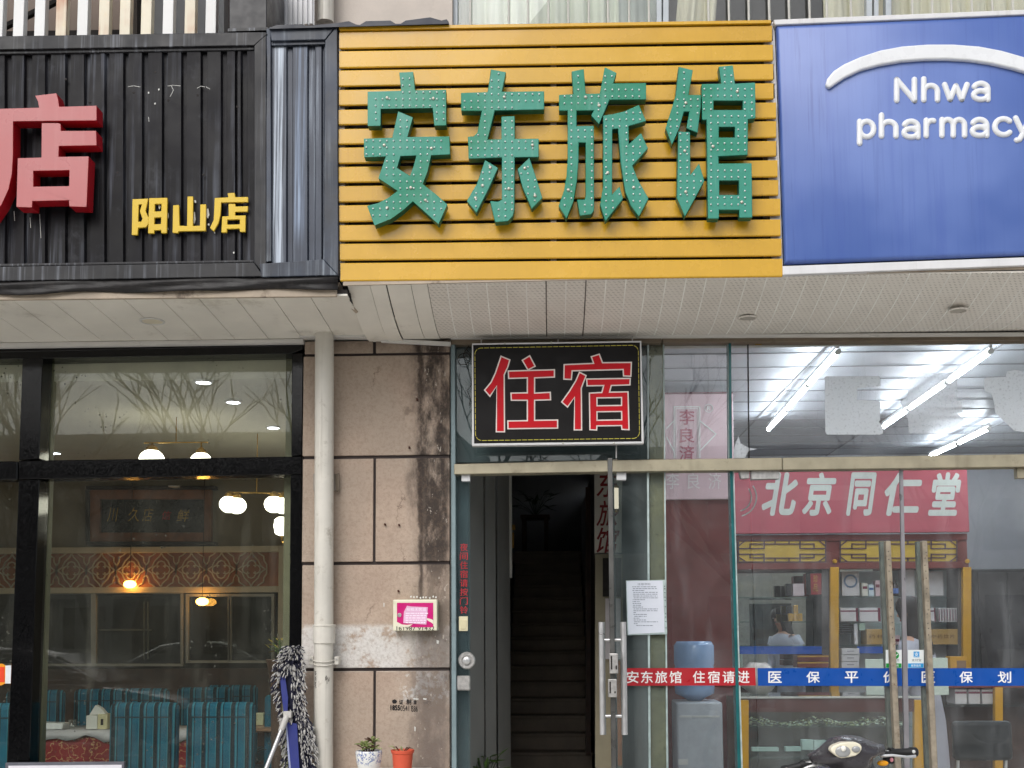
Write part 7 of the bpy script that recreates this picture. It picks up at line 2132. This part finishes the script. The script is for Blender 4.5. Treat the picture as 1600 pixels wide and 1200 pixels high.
# ================================================================== shop assistant in the pharmacy
M_skin = mat('skin', S(206, 160, 136), .5, var=.06)
M_hair = mat('dark_hair', S(30, 22, 20), .5, var=.3, vs=40)
M_coat = mat('white_coat', S(184, 184, 196), .8, var=.05, bump=.1, bs=30)
M_trouser = flat('dark_trousers', S(40, 42, 50), .8)
def person(label, x, y, rotz, lean, k=1.0):
    t = thing('person', label, 'person', (x, y, .02), rotz=rotz)
    def W(a, b_, c_):   # local pose -> lean to one side from the hips up
        return Vector((a + lean * max(0, c_ - .85), b_, c_)) * k
    J, E, R = [], [], []
    def add(p, r, par=None):
        J.append(W(*p)); R.append(r * k)
        if par is not None: E.append((par, len(J) - 1))
        return len(J) - 1
    pel = add((0, 0, .93), .115); sp_ = add((0, -.005, 1.10), .098, pel); chst = add((0, 0, 1.27), .115, sp_); ub = add((0, .005, 1.37), .085, chst)
    nk = add((0, 0, 1.455), .046, ub); hb_ = add((0, -.012, 1.53), .064, nk); hm = add((0, -.018, 1.60), .084, hb_); ht = add((0, -.008, 1.655), .058, hm)
    for s in (-1, 1):
        sh = add((s * .165, .005, 1.365), .048, ub); el = add((s * .225, -.01, 1.10), .036, sh); fa = add((s * .20, -.13, .995), .033, el); wr = add((s * .165, -.235, 1.0), .022, fa)
        pm = add((s * .155, -.30, 1.0), .026, wr)
        for f, (dx, L) in enumerate(((-.027, .062), (-.009, .072), (.009, .068), (.027, .052))):
            a = add((s * .155 + dx, -.325, 1.0), .0095, pm); b_ = add((s * .155 + dx * 1.1, -.325 - L * .55, .994), .0085, a); add((s * .155 + dx * 1.1, -.325 - L, .978), .007, b_)
        a = add((s * .155 - s * .034, -.28, .995), .010, pm); add((s * .155 - s * .055, -.315, .985), .008, a)
        hp = add((s * .088, 0, .86), .088, pel); kn = add((s * .095, -.015, .48), .056, hp); ca = add((s * .097, .012, .32), .048, kn); an = add((s * .10, .02, .085), .035, ca); add((s * .115, -.12, .035), .035, an)
    me = bpy.data.meshes.new('body'); me.from_pydata(J, E, [])
    o = bpy.data.objects.new('body', me); COL.objects.link(o); o.parent = t; ORG[o.name] = Vector((0, 0, 0)); me.materials.append(M_skin)
    sk = o.modifiers.new('skin', 'SKIN'); sk.use_smooth_shade = True
    for i, v in enumerate(me.skin_vertices[0].data): v.radius = (R[i], R[i]); v.use_root = (i == 0)
    sb_ = o.modifiers.new('sub', 'SUBSURF'); sb_.levels = 2; sb_.render_levels = 2
    ORG['_p'] = Vector((0, 0, 0))
    class _Par: pass
    def part(name, mb, m, **kw):
        q = build(name, mb, m, None, **kw); q.parent = t
        return q
    # coat: lofted from collar to below the knee, with sleeves
    n = 24
    secs = [(1.425, .075, .07), (1.40, .14, .085), (1.36, .195, .105), (1.28, .19, .125), (1.12, .165, .115), (.98, .175, .13), (.80, .20, .15), (.60, .215, .16), (.46, .225, .165)]
    rings = []
    for j, (z, a, b_) in enumerate(secs):
        rings.append([W((a + (.008 * math.sin(i * 5) if z < 1.0 else 0)) * math.cos(2 * math.pi * i / n), b_ * math.sin(2 * math.pi * i / n), z + (.006 * math.sin(i * 3) if z < 1.3 else 0)) for i in range(n)])
    mb = MB().loft(rings, False)
    for s in (-1, 1):
        pts = [W(s * .15, .005, 1.375), W(s * .205, .0, 1.27), W(s * .235, -.01, 1.10), W(s * .205, -.13, .995), W(s * .178, -.20, .998)]
        mb.tube(pts, [.065, .063, .055, .05, .046], 14)
    part('coat', mb, M_coat, smooth='all')
    mb = MB()
    for s in (-1, 1): mb.tube([W(s * .09, 0, .84), W(s * .095, -.012, .48), W(s * .10, .015, .10)], [.105, .078, .062], 14)
    part('trousers', mb, M_trouser, smooth='all')
    mb = MB()
    for s in (-1, 1): mb.loft([[W(s * .105 + w_ * math.cos(2 * math.pi * i / 12), yy, .035 + hh * math.sin(2 * math.pi * i / 12)) for i in range(12)] for yy, w_, hh in ((.06, .03, .025), (.03, .042, .04), (-.08, .045, .034), (-.14, .03, .022))])
    part('shoes', mb, M_black, smooth='all')
    # long straight hair with a fringe, open at the face
    rings = []
    for (z, a, b_, yo, cut) in ((1.715, .03, .03, .0, 0), (1.70, .066, .07, .0, 0), (1.66, .094, .10, .003, 0), (1.62, .101, .108, .006, .25), (1.57, .102, .108, .010, .55), (1.50, .103, .10, .022, .62), (1.42, .108, .085, .04, .62), (1.32, .118, .07, .065, .62), (1.20, .112, .05, .085, .62), (1.15, .10, .035, .09, .62)):
        ring = []
        for i in range(28):
            u = -math.pi / 2 + 2 * math.pi * i / 28
            if cut:
                lim = cut * math.pi / 2
                d = (u + math.pi / 2)
                d = d if d < math.pi else d - 2 * math.pi
                d = max(abs(d), lim) * (1 if d >= 0 else -1)
                u = -math.pi / 2 + d
            ring.append(W(a * math.cos(u) * (1 + .02 * math.sin(i * 4.1)), b_ * math.sin(u) + yo - .012, z))
        rings.append(ring)
    part('hair', MB().loft(rings), M_hair, smooth='all')
    for s in (-1, 1):
        e = part('eye', MB().ball(W(s * .032, -.094, 1.602), .013, .007, .008, 12, 8), flat('eye_white', S(225, 222, 218), .3), smooth='all')
        q = build('iris', MB().ball(W(s * .032, -.1, 1.602), .006, .003, .006, 10, 6), M_black, None, smooth='all'); q.parent = e; q.location -= e.location
        part('ear', MB().ball(W(s * .088, .0, 1.59), .012, .02, .03, 10, 8), M_skin, smooth='all')
    part('nose', MB().loft([[W(x, -.09 + y, z) for x, y in ((-w_, 0), (0, -d), (w_, 0), (0, .02))] for z, w_, d in ((1.605, .007, .008), (1.58, .010, .020), (1.565, .014, .024), (1.558, .012, .008))]), M_skin, smooth='all')
    part('mouth', MB().ball(W(0, -.086, 1.535), .022, .008, .007, 12, 8), flat('lips', S(176, 96, 92), .5), smooth='all')
    return t
pq = P(1444, 1000, 1.9)
person('woman with long dark hair in a white coat behind the herb counter', pq.x, 1.98, math.radians(233), .22)

# ================================================================== the street opposite, seen in the glass
M_body = mat('dark_car_paint', S(44, 46, 50), .18, .3, var=.05, coat=.6)
M_body2 = mat('grey_car_paint', S(120, 124, 128), .2, .4, var=.05, coat=.6)
M_cglass = mat('car_window', S(20, 24, 26), .04, var=.1, spec=.8)
def car(label, x, y, flip, m):
    """sedan seen from its side; nose towards +X (or -X when flipped)"""
    t = thing('parked_car', label, 'car', (x, y, -.13), 'cars parked across the pavement')
    s = -1 if flip else 1
    def sec(px, zl, zu, hw, hu, ztop=None):
        return [Vector((x + s * px, y + yy, -.13 + z)) for yy, z in ((-hw, zl), (-hw - .02, (zl + zu) / 2), (-hw + .02, zu), (-hu, zu + .02 if ztop is None else ztop), (hu, zu + .02 if ztop is None else ztop), (hw - .02, zu), (hw + .02, (zl + zu) / 2), (hw, zl))]
    body = [sec(-2.28, .35, .70, .70, .6), sec(-2.2, .25, .92, .82, .7), sec(-1.4, .22, .98, .88, .75), sec(-.6, .2, .96, .89, .76), sec(.8, .2, .93, .89, .76), sec(1.5, .22, .86, .87, .72), sec(2.1, .25, .74, .80, .6), sec(2.28, .35, .60, .68, .5)]
    build('body', MB().loft(body), m, t, smooth=True)
    cab = []
    for px, zt_, hw in ((-1.95, .97, .66), (-1.2, 1.36, .58), (-.6, 1.43, .57), (.0, 1.42, .57), (.35, 1.34, .58), (1.15, .92, .70)):
        cab.append([Vector((x + s * px, y + yy, -.13 + z)) for yy, z in ((-.80, .93), (-.76, min(zt_, 1.0)), (-hw, max(.94, zt_ - .06)), (-hw + .08, zt_), (hw - .08, zt_), (hw, max(.94, zt_ - .06)), (.76, min(zt_, 1.0)), (.80, .93))])
    build('roof', MB().loft(cab), m, t, smooth=True)
    for sy in (-1, 1):
        for k, q in enumerate(([(-1.5, 1.0), (-1.05, 1.30), (-.35, 1.36), (-.35, 1.0)], [(-.28, 1.0), (-.28, 1.36), (.25, 1.31), (.92, 1.0)])):
            wv_ = [Vector((x + s * a, y + sy * (.80 - (z - .98) * .48), -.13 + z)) for a, z in q]
            win = build('side_window', MB().prism(wv_, .012 * sy), M_cglass, t)
            ring = MB()
            for i in range(4): ring.tube([wv_[i] + Vector((0, sy * .012, 0)), wv_[(i + 1) % 4] + Vector((0, sy * .012, 0))], .011, 6)
            build('chrome_trim', ring, M_steel, win)
        build('mirror', MB().ball((x + s * .85, y + sy * .98, .92), .10, .09, .07), m, t, smooth='all')
        build('headlight', MB().ball((x + s * 2.13, y + sy * .62, .52), .13, .16, .075), mat('car_lamp', S(210, 214, 216), .1), t, smooth='all')
        build('tail_light', MB().ball((x - s * 2.2, y + sy * .62, .66), .06, .16, .09), mat('car_tail', S(150, 20, 20), .2), t, smooth='all')
        for px in (-1.35, 1.38):
            w_ = build('wheel', MB().lathe((x + s * px, y + sy * .78, .18), [(.20, -.10), (.30, -.10), (.315, -.06), (.315, .06), (.30, .10), (.20, .10)], 28, axis='Y'), M_rub, t, smooth=True)
            build('rim', MB().lathe((x + s * px, y + sy * .86, .18), [(.20, -.01), (.17, .02), (.06, .03), (.05, .0)], 20, axis='Y'), M_steel_worn, w_, smooth=True)
    build('windscreen', MB().add([(x + s * .40, y - .52, -.13 + 1.335), (x + s * .40, y + .52, -.13 + 1.335), (x + s * 1.12, y + .62, -.13 + .955), (x + s * 1.12, y - .62, -.13 + .955)], [(0, 1, 2, 3)]), M_cglass, t)
    return t
car('dark sedan parked facing the pharmacy end, seen reflected in the restaurant glass', -7.1, -9.0, False, M_body)
car('grey sedan seen reflected in the right pharmacy door', 7.6, -9.0, True, M_body2)

def bare_tree(name, label, x, y, h, seed):
    rr = random.Random(seed)
    t = thing(name, label, 'tree', (x, y, -.13), 'bare street trees opposite')
    tr, cr = MB(), MB()
    def grow(p, d, L, r, depth):
        pts = [p]; dd = d.copy()
        for k in range(3):
            dd = (dd + Vector((rr.uniform(-.2, .2), rr.uniform(-.2, .2), rr.uniform(-.05, .16)))).normalized()
            pts.append(pts[-1] + dd * L / 3)
        (tr if depth == 0 else cr).tube(pts, [r, r * .88, r * .76, r * .62], 7 if depth < 2 else 4, caps=False)
        if depth >= 5: return
        for k in range(3 if depth < 4 else 2):
            a = rr.uniform(0, 6.28); sp_ = rr.uniform(.35, .85)
            nd = (dd + Vector((math.cos(a), math.sin(a), .15)) * sp_).normalized()
            grow(pts[rr.choice((2, 3, 3))], nd, L * rr.uniform(.62, .82), r * .6, depth + 1)
    grow(Vector((x, y, -.15)), Vector((0, 0, 1)), h * .32, .13, 0)
    M_bark = mat('bark', S(74, 64, 56), .9, var=.3, bump=.4)
    build('trunk', tr, M_bark, t, smooth=True); build('crown', cr, M_bark, t, smooth=True)
for i, (x, y, h) in enumerate(((-9.3, -16.5, 8.2), (-7.0, -17.5, 8.6), (-12.5, -18, 8.2), (-1.5, -19, 8.0), (4.5, -18, 8.5), (10, -19, 9))):
    bare_tree('bare_tree', ['bare tree opposite, mirrored at the left of the restaurant glass', 'tallest bare tree opposite the restaurant', 'bare tree farthest down the street on the restaurant side', 'bare tree opposite the inn', 'bare tree opposite the pharmacy sign', 'bare tree opposite the far end of the pharmacy'][i], x, y, h, 40 + i)
def house(label, x0, x1, y, h, m):
    t = thing('opposite_building', label, 'building', ((x0 + x1) / 2, y, -.13))
    build('wall', MB().box(x0, x1, y - 8, y, -.13, h), m, t)
    build('roof', MB().prism([(x0 - .4, y + .4, h + .001), (x1 + .4, y + .4, h + .001), (x1 - 1, y - 4, h + 1.7), (x0 + 1, y - 4, h + 1.7)], 0, off=Vector((0, 0, .15))).box(x0, x1, y - 8, y - 4.2, h + .001, h + 1.4), mat('grey_roof_tile', S(70, 68, 68), .8, var=.2), t)
    w0 = None; n = int((x1 - x0) / 2.6)
    for i in range(n):
        for z in (.9, 3.7):
            xx = x0 + 1 + i * 2.6
            if w0 is None:
                w0 = build('window', MB().box(xx, xx + 1.5, y, y + .05, z, z + 1.5), M_cglass, t); p0 = (w0.location.copy(), xx, z)
            else:
                c = w0.copy(); COL.objects.link(c); c.location = p0[0] + Vector((xx - p0[1], 0, z - p0[2]))
    return t
house('long grey two-storey building across the street', -26, -2, -24, 5.9, mat('grey_opposite_wall', S(172, 168, 160), .85))
house('beige two-storey building across the street', 1, 26, -26, 5.6, mat('beige_opposite_wall', S(192, 182, 168), .85))
